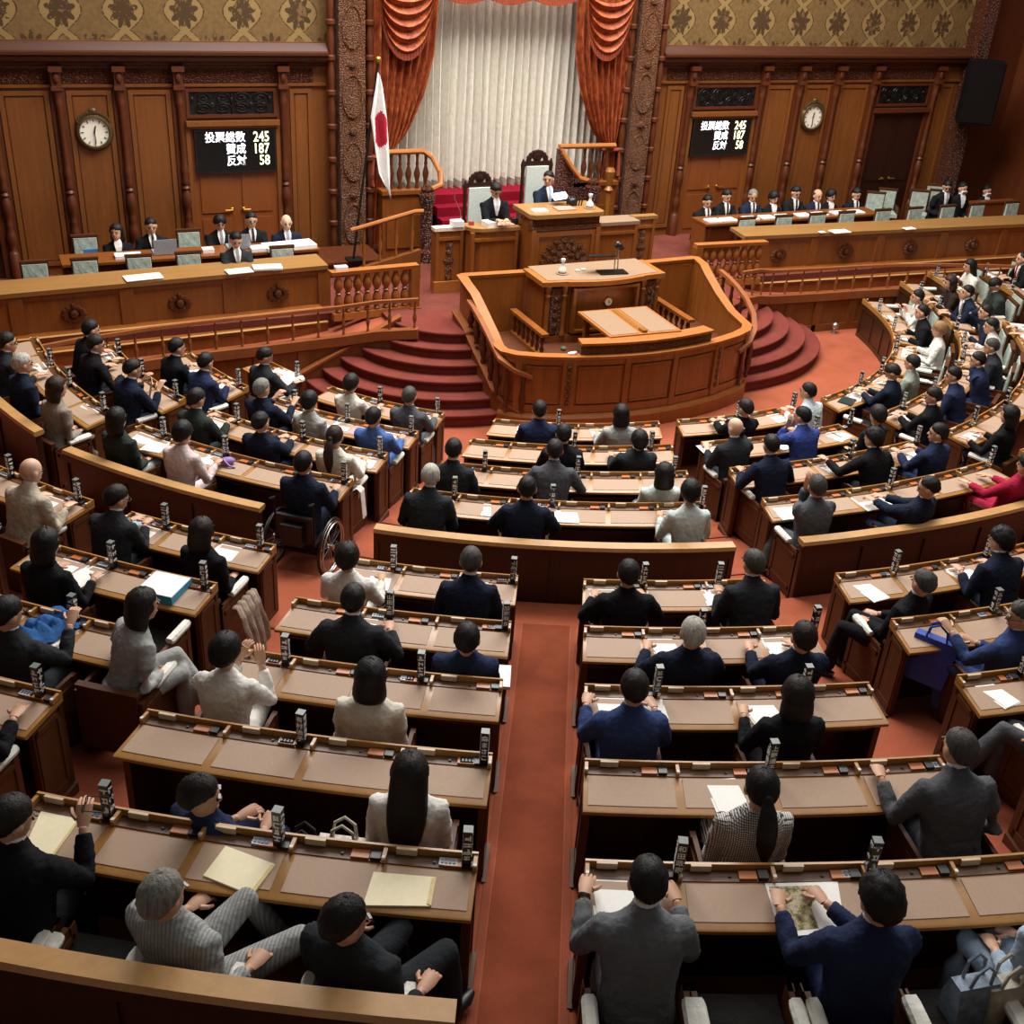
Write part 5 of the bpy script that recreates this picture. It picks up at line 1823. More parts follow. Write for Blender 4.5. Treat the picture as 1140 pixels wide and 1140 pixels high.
seated('p41', 3, 8.21, -9.9, 0.76, 'woman in magenta jacket at the right edge', jacket='magenta',hair='shortf',hc='k',sex='f',pose='D',pitch=10,yaw=20)
seated('p42', 0, 27.17, 7.6, 0.76, 'man in navy suit bowing over his papers', jacket='navy',hair='short',hc='d',pose='W',pitch=40,yaw=15)
seated('p43', 0, 32.27, 6.7, 0.76, 'short-haired person in sage green jacket', jacket='sage',hair='short',hc='d',pose='D',pitch=15)
seated('p44', 1, 19.64, 7.1, 0.76, 'man in black suit with brown-black hair and arms outstretched', jacket='black',hair='short',hc='d',pose='W',pitch=15,yaw=35)
seated('p45', 1, 27.64, 18.0, 0.62, 'broad man in navy suit with hair parted', jacket='navy2',hair='short',hc='k',pose='D',pitch=8,yaw=35)
seated('p46', 1, 34.46, 18.0, 0.65, 'man in navy suit clasping his hands near his chin', jacket='navy2',hair='short',hc='k',pose='F',pitch=8,yaw=20)
seated('p47', 1, 40.17, 18.0, 0.68, 'older man in charcoal suit with dark grey hair', jacket='char',hair='short',hc='g',pose='D',pitch=12,yaw=15)
seated('p48', 2, 17.88, 3.1, 0.76, 'woman with long black hair in black suit by the right edge', jacket='black',hair='bob',hc='k',sex='f',pose='D',pitch=8,yaw=0)
seated('p50', 0, 62.96, 19.5, 0.76, 'black-haired woman in white jacket holding up a sheet', jacket='white',hair='short',hc='k',sex='f',pose='P',pitch=5)
seated('p51', 0, 55.47, 18.0, 0.62, 'man in black suit with white collar', jacket='black',hair='neat',hc='k',pose='D',pitch=5)
seated('p52', 0, 48.07, 8.5, 0.76, 'woman with light brown hair in white dress', jacket='white',hair='shortf',hc='l',sex='f',pose='D',pitch=12,skirt=True)
seated('p53', 1, 65.27, 18.0, 0.45, 'woman with brown hair in dark brown jacket', jacket='brown',hair='bob',hc='b',sex='f',pose='R',pitch=12)
seated('p54', 1, 60.94, 18.0, 0.53, 'man in navy suit and white shirt looking at the rostrum', jacket='navy',hair='short',hc='k',pose='W',pitch=0,yaw=10,front=True)
seated('p55', 1, 53.21, 18.0, 0.57, 'man in navy suit resting chin on hand', jacket='navy',hair='short',hc='k',pose='U',pitch=2,yaw=10)
seated('p56', 1, 47.91, 18.0, 0.60, 'person in white shirt with short black hair', jacket='white',hair='short',hc='k',pose='D',pitch=8,yaw=10)
seated('p57', 2, 71.58, 18.0, 0.45, 'woman with long black hair in off-white jacket', jacket='cream',hair='long',hc='k',sex='f',pose='R',pitch=12)
seated('p58', 2, 63.64, 18.0, 0.45, 'man in dark green-grey suit bending low over the desk', jacket='dgreen',hair='short',hc='k',pose='W',pitch=55)
seated('p59', 3, 76.00, 21.6, 0.76, 'man in black suit with red tie at the right edge', jacket='black',hair='thin',hc='d',pose='W',pitch=5,front=True,tie='#9c2430')
seated('p60', 2, 51.98, 18.0, 0.45, 'person in white jacket cut by the right edge', jacket='white',hair='short',hc='k',sex='f',pose='D',pitch=10)
seated('p61', 4, -49.79, 18.0, 0.69, 'bald man in beige suit', jacket='beige',hair=None,pose='D',pitch=15,yaw=-15,skin=2)
seated('p62', 4, -44.68, 18.0, 0.71, 'man in charcoal suit and glasses holding a tablet', jacket='char',hair='short',hc='d',pose='W',pitch=20,yaw=-30,glasses=True)
seated('p63', 4, -39.57, 2.2, 0.76, 'woman with short dark brown hair in black suit', jacket='black',hair='bob',hc='d',sex='f',pose='L',pitch=10,turn=-10)
seated('p64', 5, -43.12, 11.6, 0.76, 'woman with black bob in black suit', jacket='black',hair='bob',hc='k',sex='f',pose='D',pitch=12,yaw=-8)
seated('p65', 6, -40.32, 1.9, 0.76, 'man in charcoal suit with hand over papers at the left edge', jacket='char',hair='short',hc='k',pose='J',pitch=20,yaw=-25)
seated('p66', 6, -37.69, 18.0, 0.46, 'woman with dark brown bob in light grey suit with legs crossed', jacket='lgrey',hair='bob',hc='d',sex='f',pose='L',pitch=10,turn=-35,shoes=True,legs=[((-.02,.42,.10),(.20,.60,.0)),((.10,.40,.02),(.06,.42,0))])
seated('p67', 4, -33.01, 0.7, 0.76, 'woman with dark wavy hair in white jacket', jacket='white',hair='shortf',hc='d',sex='f',pose='D',pitch=12)
seated('p68', 4, -27.91, 16.0, 0.76, 'man in dark navy suit with neat grey-black hair', jacket='navy',hair='short',hc='g',pose='D',pitch=22)
seated('p69', 5, -31.48, 12.3, 0.76, 'man in charcoal suit leaning on his right elbow', jacket='char',hair='short',hc='k',pose='E',pitch=18)
seated('p70', 5, -27.41, -9.0, 0.85, 'man in navy suit slumped behind the desk with papers on his lap', jacket='navy2',hair='short',hc='k',pose='L',pitch=14)
seated('p71', 6, -33.84, 7.5, 0.76, 'woman with black hair in white cardigan raising her hands', jacket='white',hair='shortf',hc='k',sex='f',pose='K',pitch=18,yaw=-20)
seated('p72', 6, -29.71, 2.6, 0.76, 'woman with straight black hair in cream jacket', jacket='cream',hair='bob',hc='k',sex='f',pose='L',pitch=8)
seated('p73', 7, -31.96, -9.0, 0.96, 'man in navy suit sunk low in his seat facing right', jacket='navy2',hair='short',hc='d',pose='L',pitch=12,yaw=-48,turn=-22,hipz=.40)
seated('p74', 7, -27.98, -1.0, 0.76, 'woman with very long dark hair in white jacket', jacket='white',hair='long',hc='d',sex='f',pose='L',pitch=10)
seated('p75', 8, -34.56, 9.4, 0.76, 'man in black suit lifting his glasses', jacket='black',hair='short',hc='d',pose='J',pitch=22,yaw=-35)
seated('p76', 8, -31.22, -9.0, 0.83, 'grey-haired man in light grey striped suit with legs stretched out', jacket='stripe',hair='short',hc='s',pose='A',pitch=10,yaw=-12,turn=-18,shoes=True,legs=[((.02,.42,.12),(.10,.62,.05)),((.38,.38,.08),(.30,.70,.0))])
seated('p77', 8, -28.23, -9.0, 0.84, 'black-haired man in charcoal suit turned to the aisle', jacket='char',hair='short',hc='k',pose='A',pitch=12,yaw=-35,turn=-20,shoes=True,legs=[((.0,.42,.06),(.02,.40,0)),((.26,.40,.05),(.28,.44,.0))])
seated('p78', 4, -21.22, 8.5, 0.76, 'man in black suit with tousled black hair', jacket='black',hair='short',hc='k',pose='E',pitch=18)
seated('p79', 4, -15.41, 18.0, 0.66, 'man in charcoal suit with dark grey hair at the block end', jacket='char',hair='short',hc='g',pose='D',pitch=15,yaw=15)
seated('p80', 5, -19.98, -0.3, 0.76, 'white-haired man in navy suit, right of the aisle', jacket='navy',hair='short',hc='w',pose='E',pitch=8)
seated('p81', 5, -16.25, -5.3, 0.76, 'man in dark navy suit with thick black hair', jacket='navy',hair='short',hc='d',pose='D',pitch=12)
seated('p82', 6, -22.58, 9.1, 0.76, 'man in bright navy blue suit with both hands on the desk', jacket='blue',hair='short',hc='d',pose='H',pitch=20)
seated('p83', 6, -18.10, 5.2, 0.76, 'woman with dark rounded hair in black suit', jacket='black',hair='bob',hc='d',sex='f',pose='D',pitch=10)
seated('p84', 7, -20.47, 0.3, 0.76, 'woman with long black ponytail in black and white tweed jacket', jacket='tweed',hair='pony',hc='k',sex='f',pose='L',pitch=8)
seated('p85', 7, -15.33, 18.0, 0.66, 'man in grey suit with cropped grey hair reaching left', jacket='grey',hair='neat',hc='g',pose='M',pitch=12,yaw=10,shoes=True)
seated('p86', 8, -23.41, 14.3, 0.76, 'man in mid grey suit with neat black hair resting his hands on a white sheet', jacket='grey2',hair='neat',hc='k',pose='H',pitch=24,watch=True)
seated('p87', 8, -19.48, 4.9, 0.76, 'man in dark blue suit with curly black hair reading a newspaper', jacket='navy2',hair='curly',hc='k',pose='B',pitch=24,yaw=8)
seated('p88', 4, -8.92, -9.0, 0.85, 'balding man in black suit sitting sideways', jacket='black',hair='thin',hc='g',pose='L',pitch=12,turn=25,yaw=-10,shoes=True,legs=[((-.28,.36,.04),(-.30,.40,0)),((-.05,.40,.05),(-.05,.42,0))])
seated('p89', 4, -2.55, 18.0, 0.67, 'curly-haired man in navy suit', jacket='navy',hair='curly',hc='k',pose='D',pitch=14,yaw=20)
seated('p90', 5, -7.89, -0.9, 0.76, 'man in blue suit and glasses holding a blue bag', jacket='blue',hair='short',hc='g',pose='Q',pitch=12,yaw=45,turn=22,glasses=True)
# two members seen only in part at the picture's edges, and one in pale blue with bags beside her
seated('p91', 6, -9.2, 4, .80, 'person in grey suit with crossed legs mostly beyond the right edge', jacket='grey', hair='short', hc='k', pose='A', turn=30, shoes=True, legs=[((-.20, .40, .10), (-.42, .56, .12)), ((.0, .40, .02), (-.05, .42, 0))])
seated('p92', 7, -39.0, 8, .76, 'person in black suit cut by the left edge', jacket='black', hair='short', hc='k', pose='D')
seated('p93', 8, -15.9, 8, .74, 'person in pale blue clothes in the bottom right corner', jacket='lblue', hair='bob', hc='d', sex='f', pose='L', turn=20, trousers='lblue')

# glasses lifted by the man at the bottom left
rt_, mh_, arms_ = [q for q in KEEP if q[0] == 'p75'][0][1]
wr_ = rt_.matrix_basis @ (arms_[1][3] + Vector((.0, .04, .11)))
b = B()
for s in (-1, 1):
    b.tube([(s * .032 + .022 * cos(a), 0, .018 * sin(a)) for a in [k * pi / 6 for k in range(12)]], .003, 5, ref=(0, 1, 0), loop=True)
    b.tube([(s * .054, 0, .005), (s * .06, -.10, .0), (s * .06, -.13, -.02)], .003, 5)
b.tube([(-.01, 0, .004), (.01, 0, .004)], .003, 5)
o = link('eyeglasses', b.mesh('eyeglasses', METALD, 40), None, wr_, 1.2); tag(o, 'thin dark eyeglasses held up by the man in black at the bottom left', 'eyeglasses')

PANELW = plain('panel_pale', '#b9bcc4', .4)
PANELB = plain('panel_keys', '#3c4660', .4)
# nameplates
PLATES = [(3, -70.02), (3, -65.47), (3, -59.55), (2, -72.53), (2, -66.54), (2, -60.16), (1, -67.55), (1, -61.23), (0, -61.77), (0, -46.85), (0, -38.18), (1, -52.41), (1, -45.59), (1, -38.12), (2, -52.3), (2, -45.38), (2, -38.15), (3, -52.91), (3, -47.34), (3, -38.13), (0, -21.21), (1, -20.45), (1, -12.03), (2, -29.05), (2, -21.22), (2, -12.89), (3, -30.39), (3, -23.77), (3, -13.34), (0, 5.62), (0, 15.31), (1, 8.39), (1, 13.5), (2, 4.64), (2, 12.61), (3, -5.15), (3, 1.65), (3, 11.83), (0, 30.36), (0, 38.14), (1, 23.0), (1, 30.38), (1, 37.6), (1, 44.53), (2, 21.55), (2, 28.78), (0, 66.76), (0, 58.36), (0, 49.77), (1, 70.41), (1, 63.87), (1, 56.09), (1, 50.38), (2, 77.08), (2, 72.81), (2, 67.21), (3, 78.28), (3, 72.19), (4, -53.97), (4, -49.15), (5, -48.18), (4, -43.73), (4, -38.53), (5, -42.36), (5, -38.27), (6, -40.35), (7, -38.34), (4, -31.81), (4, -26.06), (5, -30.7), (5, -26.24), (6, -33.04), (6, -28.73), (7, -31.15), (7, -26.5), (8, -34.01), (8, -30.42), (8, -26.62), (4, -19.81), (4, -16.13), (5, -18.66), (5, -14.05), (6, -21.35), (6, -16.57), (7, -19.22), (7, -14.25), (8, -22.38), (8, -18.42), (4, -6.7), (4, -0.89), (5, -5.89), (6, -8.78)]
used_lab = {}
for i, (row, t) in enumerate(PLATES):
    tm = t
    x, y, z = pos(row, .055, t, hh(row, t) + .0)
    pl_ = link('nameplate', PLB, None, (x, y, z), radians(t) + rnd.uniform(-.12, .12))
    near = sorted((abs(t - tt) , tt, who) for rr_, tt, who in WHO if rr_ == row)
    if near and near[0][0] < 9:
        d_, tt, who = near[0]
        side = 'right' if t > tt else 'left'
        lab = 'black nameplate just %s of the %s' % (side, who)
    else:
        lab = 'black nameplate on an unoccupied place, %s row of the %s' % (ROWN[row], BLK[block_of(row, t)])
    lab = ' '.join(lab.split()[:16])
    tag(pl_, lab, 'nameplate', 'member nameplates')
    used_lab.setdefault(lab, []).append(pl_)
    link('plate_cap', PLT, pl_)
    dk = DESKS[(block_of(row, t), row)][0]
    b = B(); b.box(-.05, .05, -.026, .026, 0, .012); b2 = b
    for q in range(4):
        b.box(-.04 + q * .022, -.026 + q * .022, -.014, .012, .012, .016, 1)
    bp_ = link('button_panel', b.mesh('button_panel', [PANELW, PANELB], 0), dk, pos(row, .058, t - degrees(.10 / R[row]), hh(row, t) + .002), radians(t))
    if (row, t) in READ:
        link('characters', text_plate(READ[(row, t)]), pl_)
    else:
        link('characters', PLSET[i % 6], pl_)
for lab, lst in used_lab.items():
    if len(lst) > 1:
        for k, o in enumerate(sorted(lst, key=lambda q: q.location.x)):
            row_ = lab
            o['label'] = ' '.join(('%s of two, %s' % ('nearer the left' if k == 0 else 'nearer the right', lab)).split()[:16])

for (lab, o) in ():
    pass
# papers and other things lying on the desks
PAPERS = [(3, -70.57, 0.143, 0.3, 0.21, 0.0, 'w'), (3, -60.83, 0.11, 0.3, 0.13, 0.0, 'wp'), (2, -73.26, 0.13, 0.26, 0.22, 10.0, 'w'), (1, -67.91, 0.288, 0.22, 0.22, -15.0, 'w'), (1, -62.37, 0.15, 0.24, 0.26, 10.0, 'w'), (0, -63.4, 0.17, 0.5, 0.3, 0.0, 'crumple'), (2, -53.85, 0.174, 0.24, 0.3, 0.0, 'w'), (1, -51.81, 0.186, 0.3, 0.3, -10.0, 'w'), (0, -49.48, 0.15, 0.26, 0.26, 0.0, 'w'), (1, -46.78, 0.17, 0.46, 0.3, 0.0, 'w2'), (1, -43.76, 0.206, 0.16, 0.26, 0.0, 'pink'), (1, -40.3, 0.17, 0.22, 0.3, -10.0, 'w'), (0, -39.94, 0.16, 0.24, 0.28, 0.0, 'w'), (2, -39.15, 0.217, 0.28, 0.3, 0.0, 'w'), (3, -54.17, 0.177, 0.22, 0.3, 15.0, 'w'), (3, -52.55, 0.247, 0.22, 0.3, 15.0, 'w'), (3, -48.77, 0.17, 0.34, 0.3, 0.0, 'w2'), (0, -25.63, 0.16, 0.24, 0.28, 0.0, 'w'), (0, -15.62, 0.16, 0.24, 0.28, 0.0, 'w'), (1, -15.25, 0.17, 0.24, 0.3, 0.0, 'w'), (2, -30.54, 0.17, 0.2, 0.3, 0.0, 'w'), (3, -28.07, 0.227, 0.09, 0.26, 0.0, 'w'), (3, -23.05, 0.262, 0.3, 0.24, 0.0, 'w'), (3, -24.75, 0.14, 0.34, 0.24, 0.0, 'w'), (3, -15.54, 0.16, 0.24, 0.28, 0.0, 'w'), (0, 2.48, 0.207, 0.26, 0.28, 0.0, 'w'), (0, 11.28, 0.209, 0.22, 0.28, 0.0, 'w'), (1, -5.29, 0.17, 0.26, 0.3, 0.0, 'w'), (1, 3.13, 0.206, 0.2, 0.3, 0.0, 'w'), (2, 1.78, 0.235, 0.23, 0.32, 10.0, 'w'), (1, 10.41, 0.211, 0.26, 0.28, 15.0, 'pen'), (2, 10.2, 0.192, 0.34, 0.28, 0.0, 'w2'), (3, -0.92, 0.277, 0.34, 0.3, 0.0, 'w2'), (3, -7.64, 0.271, 0.24, 0.3, 0.0, 'w'), (0, 26.86, 0.183, 0.3, 0.22, 20.0, 'w'), (0, 24.28, 0.245, 0.26, 0.2, 10.0, 'tab'), (0, 34.93, 0.142, 0.26, 0.22, 0.0, 'w'), (1, 20.65, 0.194, 0.34, 0.26, 0.0, 'w2'), (2, 18.87, 0.227, 0.17, 0.2, 10.0, 'w'), (0, 64.29, 0.13, 0.28, 0.22, 0.0, 'w'), (0, 55.19, 0.181, 0.24, 0.22, 0.0, 'w'), (0, 48.63, 0.238, 0.4, 0.2, 0.0, 'w'), (1, 66.82, 0.14, 0.28, 0.24, 0.0, 'w'), (1, 54.79, 0.13, 0.3, 0.22, 0.0, 'w'), (1, 48.31, 0.139, 0.3, 0.22, 0.0, 'w'), (2, 62.94, 0.31, 0.34, 0.26, 0.0, 'w2'), (3, 78.7, 0.15, 0.34, 0.26, 0.0, 'w'), (4, -50.48, 0.17, 0.21, 0.3, 0.0, 'w'), (4, -44.89, 0.15, 0.36, 0.26, 0.0, 'tabw'), (4, -39.96, 0.185, 0.22, 0.32, 0.0, 'w'), (5, -44.11, 0.17, 0.21, 0.3, -5.0, 'w'), (5, -43.01, 0.255, 0.22, 0.32, -15.0, 'w'), (5, -39.64, 0.204, 0.3, 0.3, 0.0, 'folder'), (6, -40.73, 0.262, 0.26, 0.3, -15.0, 'w'), (4, -32.73, 0.258, 0.36, 0.32, 0.0, 'w2'), (4, -28.12, 0.129, 0.34, 0.2, 0.0, 'w'), (5, -31.64, 0.17, 0.22, 0.3, 0.0, 'w'), (4, -21.82, 0.18, 0.24, 0.32, 5.0, 'w'), (4, -16.2, 0.198, 0.3, 0.3, 0.0, 'w'), (5, -20.19, 0.223, 0.2, 0.3, 8.0, 'w'), (5, -15.78, 0.193, 0.2, 0.3, 6.0, 'w'), (6, -22.78, 0.213, 0.21, 0.28, 0.0, 'w'), (6, -21.62, 0.201, 0.21, 0.28, 0.0, 'w'), (6, -18.12, 0.28, 0.22, 0.3, 8.0, 'w'), (7, -20.47, 0.265, 0.2, 0.3, 4.0, 'w'), (8, -23.68, 0.229, 0.22, 0.34, 0.0, 'w'), (4, -8.7, 0.29, 0.18, 0.3, 12.0, 'w'), (4, -3.08, 0.189, 0.24, 0.28, 10.0, 'w'), (6, -10.19, 0.198, 0.16, 0.32, 15.0, 'w')]
PINK = plain('paper_pink', '#d79aa4', .7)
CYAN = plain('folder_cyan', '#3f9fc4', .5)
lastp = {}
for row, t, dr, w_, d_, rot, kind in PAPERS:
    x, y, z = pos(row, dr, t, hh(row, t) - .012)
    rz = radians(t + rot)
    w_, d_ = w_ * 1.12, d_ * 1.08
    near = sorted((abs(t - tt), who) for rr_, tt, who in WHO if rr_ == row)
    who = near[0][1] if near else 'empty place'
    n_ = lastp.get((who), 0); lastp[who] = n_ + 1
    nth = ['', 'second ', 'third '][min(n_, 2)]
    b = B()
    if kind == 'crumple':
        rg = random.Random(9)
        g = 12
        f2 = [[(-w_ / 2 + w_ * i / g, -d_ / 2 + d_ * j / g, .004 + .055 * abs(noise.noise(Vector((i * .45, j * .5, 2)))) * 1.6) for j in range(g + 1)] for i in range(g + 1)]
        cloth_grid(b, lambda u, v: (-w_ / 2 + w_ * u, -d_ / 2 + d_ * v, .02 + .10 * abs(noise.noise(Vector((u * 5, v * 5, 2))))), 14, 12, th=0.001)
        b.box(-w_ / 2, w_ / 2, -d_ / 2, d_ / 2, 0, .012)
    elif kind in ('w2', 'w', 'wp', 'pen', 'tab', 'tabw', 'pink'):
        if kind == 'w2':
            b.box(-w_ / 2, 0, -d_ / 2, d_ / 2, 0, .006)
            b.box(.004, w_ / 2, -d_ / 2 + .01, d_ / 2 - .01, 0, .008, M=Matrix.Rotation(.09, 4, 'Z'))
        else:
            b.box(-w_ / 2, w_ / 2, -d_ / 2, d_ / 2, 0, .005)
            b.box(-w_ / 2 + .012, w_ / 2 - .006, -d_ / 2 + .006, d_ / 2 - .01, .005, .009, M=Matrix.Rotation(.05, 4, 'Z'))
    elif kind == 'folder':
        b.box(-w_ / 2, w_ / 2, -d_ / 2, d_ / 2, 0, .075)
    if kind == 'folder':
        o = link('document_folder', b.mesh('folder', CYAN, 0), None, (x, y, z), rz)
        tag(o, 'thick cyan document folder with a white sheet on top, left rear block', 'folder')
        b = B(); b.box(-w_ / 2 + .004, w_ / 2 - .004, -d_ / 2 + .004, d_ / 2 - .004, .075, .08); b.obj('top_sheet', PAPER, o, 0)
    else:
        if kind == 'tab':
            o = link('tablet', b.mesh('tablet', plain('tablet_dark', '#2c3a38', .3), 0), None, (x, y, z + .012), rz); tag(o, 'dark tablet on the papers of the ' + who, 'tablet')
        else:
            mt = PINK if kind == 'pink' else PAPER
            o = link('paper', b.mesh('paper', mt, 0), None, (x, y, z), rz)
            word = {'crumple': 'heap of crumpled white paper', 'w2': 'pair of white sheets', 'wp': 'white paper strip with a grey pen', 'pen': 'white paper with a brown pen', 'pink': 'pink leaflet', 'tabw': 'white sheets and a pale tablet'}.get(kind, 'white paper')
            tag(o, ' '.join(('%s%s on the desk before the %s' % (nth, word, who)).split()[:16]), 'paper', 'papers on the desks')
            if kind in ('wp', 'pen'):
                b = B(); b.tube([(-.09, .0, .014), (.09, .02, .014)], .007, 6)
                p_ = link('pen', b.mesh('pen', plain('pen_' + kind, '#5a3a22' if kind == 'pen' else '#6b7078', .4)), None, (x, y, z), rz + (1.2 if kind == 'pen' else 0)); tag(p_, ('brown' if kind == 'pen' else 'grey') + ' pen lying on white paper', 'pen')
            if kind == 'tabw':
                b = B(); b.box(-.12, .12, -.09, .09, 0, .008)
                p_ = link('tablet', b.mesh('tab', plain('tablet_blue', '#a8c8d2', .3), 0), None, pos(row, dr, t - .5, hh(row, t) + .0), rz); tag(p_, 'pale blue tablet held by the man in charcoal suit and glasses', 'tablet')

def quad_thing(name, pts, z, th, mat, label, cat, zz=None):
    c = Vector((sum(p[0] for p in pts) / 4, sum(p[1] for p in pts) / 4, 0))
    b = B()
    b.loft([[(p[0] - c.x, p[1] - c.y, h_) for p in pts] for h_ in (0, th)])
    o = link(name, b.mesh(name, mat, 0), None, (c.x, c.y, z)); tag(o, label, cat)
    return o, c
QUADS = [(8, 'env', [(-8.221, -15.34), (-7.998, -15.569), (-8.162, -15.733), (-8.374, -15.508)]), (8, 'env', [(-9.104, -14.674), (-8.897, -14.819), (-9.095, -15.108), (-9.247, -15.024)]), (8, 'env', [(-7.522, -15.804), (-7.217, -15.959), (-7.313, -16.133), (-7.644, -16.0)]), (8, 'news', [(-5.547, -16.639), (-5.155, -16.774), (-5.332, -17.067), (-5.681, -16.976)])]
for k, (row, kind, pts) in enumerate(QUADS):
    z = H[row] - .012
    if kind == 'env':
        o, c = quad_thing('envelope', pts, z, .012, ENV, ['manila envelope lying slanted on the bottom left desk, between two places', 'manila envelope on the desk before the man lifting his glasses', 'manila envelope on the bottom left desk nearest the aisle'][k], 'envelope')
        p = [Vector((q[0] - c.x, q[1] - c.y, 0)) for q in pts]
        b = B(); a_, d_ = (p[1], p[2]) if k != 1 else (p[1], p[2])
        ins = lambda q: q * .86
        b.loft([[tuple(a_ + Vector((0, 0, h_))), tuple(d_ + Vector((0, 0, h_))), tuple(ins(d_) + Vector((0, 0, h_))), tuple(ins(a_) + Vector((0, 0, h_)))] for h_ in (.012, .016)])
        b.obj('flap', plain('manila_flap_%d' % k, '#d6c285', .6), o, 0)
    else:
        n = N('newsprint')
        v = n.coord((1, 1, 1))
        f = n.noise(v, 16, 5, .7)
        n.base(n.ramp(f, [(.36, hexc('#3f3a2a')), (.45, hexc('#8f8552')), (.52, hexc('#c9bfa0')), (.60, hexc('#8a6f5e')), (.66, hexc('#e6e4dc'))]))
        nm = n.set(.8)
        o, c = quad_thing('newspaper', pts, z, .012, PAPER, 'open newspaper with a large photograph on the desk of the curly-haired man', 'newspaper')
        p = [Vector((q[0] - c.x, q[1] - c.y, 0)) for q in pts]
        def q2(u, v):
            a = p[0].lerp(p[1], u); d = p[3].lerp(p[2], u)
            r_ = a.lerp(d, v)
            return (r_.x, r_.y, .0135)
        b = B()
        b.loft([[(q2(u, v)[0], q2(u, v)[1], h_) for u, v in ((.04, .07), (.72, .07), (.55, .5), (.60, .90), (.08, .90))] for h_ in (.012, .0145)])
        b.obj('printed_photograph', nm, o, 0)

# sheet held up by the man in navy at the left
x, y, z = pos(2, .42, -61.0, H[2] + .17)
b = B(); b.loft([[(-.11, o, -.15), (.11, o, -.15), (.11, o + .07, .15), (-.11, o + .07, .15)] for o in (0, .004)])
o = link('paper', b.mesh('sheet', PAPER, 0), None, (x, y, z), radians(-61 - 35)); tag(o, 'white sheet held up in both hands by the man in navy suit at the left', 'paper')
x, y, z = pos(0, .40, 62.5, H[0] + .22)
b = B(); b.loft([[(-.09, o, -.13), (.09, o, -.13), (.09, o + .05, .13), (-.09, o + .05, .13)] for o in (0, .004)])
o = link('paper', b.mesh('sheet', PAPER, 0), None, (x, y, z), radians(62.5 + 40)); tag(o, 'white sheet held up by the woman in white jacket at the far right', 'paper')

# purple pouch, bags and garments
x, y, z = pos(3, .20, -46.6, H[3])
b = B(); b.ball((0, 0, .04), (.09, .06, .045), 12, 8); b.tube([(-.05, -.02, .07), (0, -.09, .02), (.06, -.12, .0)], [.02, .012, .01], 6)
o = link('pouch', b.mesh('pouch', plain('purple', '#8a6aa8', .6, vs=25, var=.3)), None, (x, y, z), 0); tag(o, 'purple cloth pouch beside the papers of the woman in pink', 'pouch')
x, y, z = pos(6, .18, -40.9, H[6])
b = B(); cloth_grid(b, lambda u, v: (-.22 + .44 * u, -.17 + .34 * v, .01 + .09 * abs(noise.noise(Vector((u * 4, v * 4, 5))))), 16, 14, th=.004)
for p in range(len(b.v)):
    b.v[p] = (b.v[p][0], b.v[p][1], max(b.v[p][2], .004))
o = link('folded_cloth', b.mesh('cloth', cloth('cloth_blue', '#2f5a92'), 60), None, (x, y, z), .6); tag(o, 'rumpled blue wrapping cloth on the desk at the left edge', 'cloth')
def tote(x, y, z, w_, h_, d_, mat, label, rz=0, tilt=0):
    b = B()
    b.loft([[(a * k, c * k2, zz) for a, c in ((-w_ / 2, -d_ / 2), (w_ / 2, -d_ / 2), (w_ / 2, d_ / 2), (-w_ / 2, d_ / 2))] for zz, k, k2 in ((0, .9, 1), (h_ * .5, 1, .9), (h_, 1, .55))], caps=True)
    o = link('bag', b.mesh('bag', mat, 30), None, (x, y, z), rz); tag(o, label, 'bag')
    if tilt:
        o.rotation_euler = (tilt, 0, rz)
    for s in (-1, 1):
        q = B(); q.tube([(-w_ * .25, s * d_ * .2, h_ - .02), (-w_ * .2, s * d_ * .25, h_ + .10), (0, s * d_ * .25, h_ + .15), (w_ * .2, s * d_ * .25, h_ + .10), (w_ * .25, s * d_ * .2, h_ - .02)], .010, 6)
        q.obj('handle', mat, o)
    return o
rt_, mh_, arms_ = [q for q in KEEP if q[0] == 'p90'][0][1]
wr_ = rt_.matrix_basis @ (arms_[0][3] + Vector((-.02, .10, .0)))
tote(wr_.x, wr_.y, wr_.z - .58, .36, .44, .16, plain('bag_blue', '#1f44a6', .55, vs=14), 'blue carrier bag held by the man in blue suit and glasses', radians(-60))
x, y, z = pos(7, .80, -29.4, H[7] - .70)
tote(x, y, z + .47, .30, .20, .14, plain('bag_cream', '#cfc8b8', .6, vs=25, var=.4), 'pale leather handbag beside the woman with very long dark hair', radians(-30))
x, y, z = pos(7, .80, -30.3, H[7] - .70)
tote(x, y, z + .47, .28, .12, .14, plain('bag_dark', '#2a2c2e', .4), 'dark handbag with looped handles on the empty seat behind the bottom left desk', radians(-30))
x, y, z = pos(8, .80, -17.45, H[8] - .70)
tote(x, y, z + .48, .24, .26, .16, plain('bag_clear', '#7d8ea0', .4, vs=16, var=.5), 'pale striped shopping bag in the bottom right corner, the left one', radians(-10))
x, y, z = pos(8, .80, -16.85, H[8] - .70)
tote(x, y, z + .48, .24, .24, .16, plain('bag_canvas', '#b9b4a4', .7, vs=20, var=.3), 'cream canvas bag in the bottom right corner, the right one', radians(-10))
x, y, z = pos(6, .78, -32.2, H[6] - .70)
b = B(); b.ball((0, 0, .06), (.20, .10, .07), 14, 8)
for v_ in range(len(b.v)):
    q = Vector(b.v[v_]); b.v[v_] = tuple(q * (1 + .25 * noise.noise(q * 18)))
o = link('scarf', b.mesh('scarf', plain('scarf_pink', '#cdb3b4', .85, vs=30, var=.3), 60), None, (x, y, z + .50), -.5); tag(o, 'rolled pale pink scarf on the seat beside the woman in white cardigan', 'scarf')
x, y, z = pos(4, .95, -38.6, H[4] - .70)
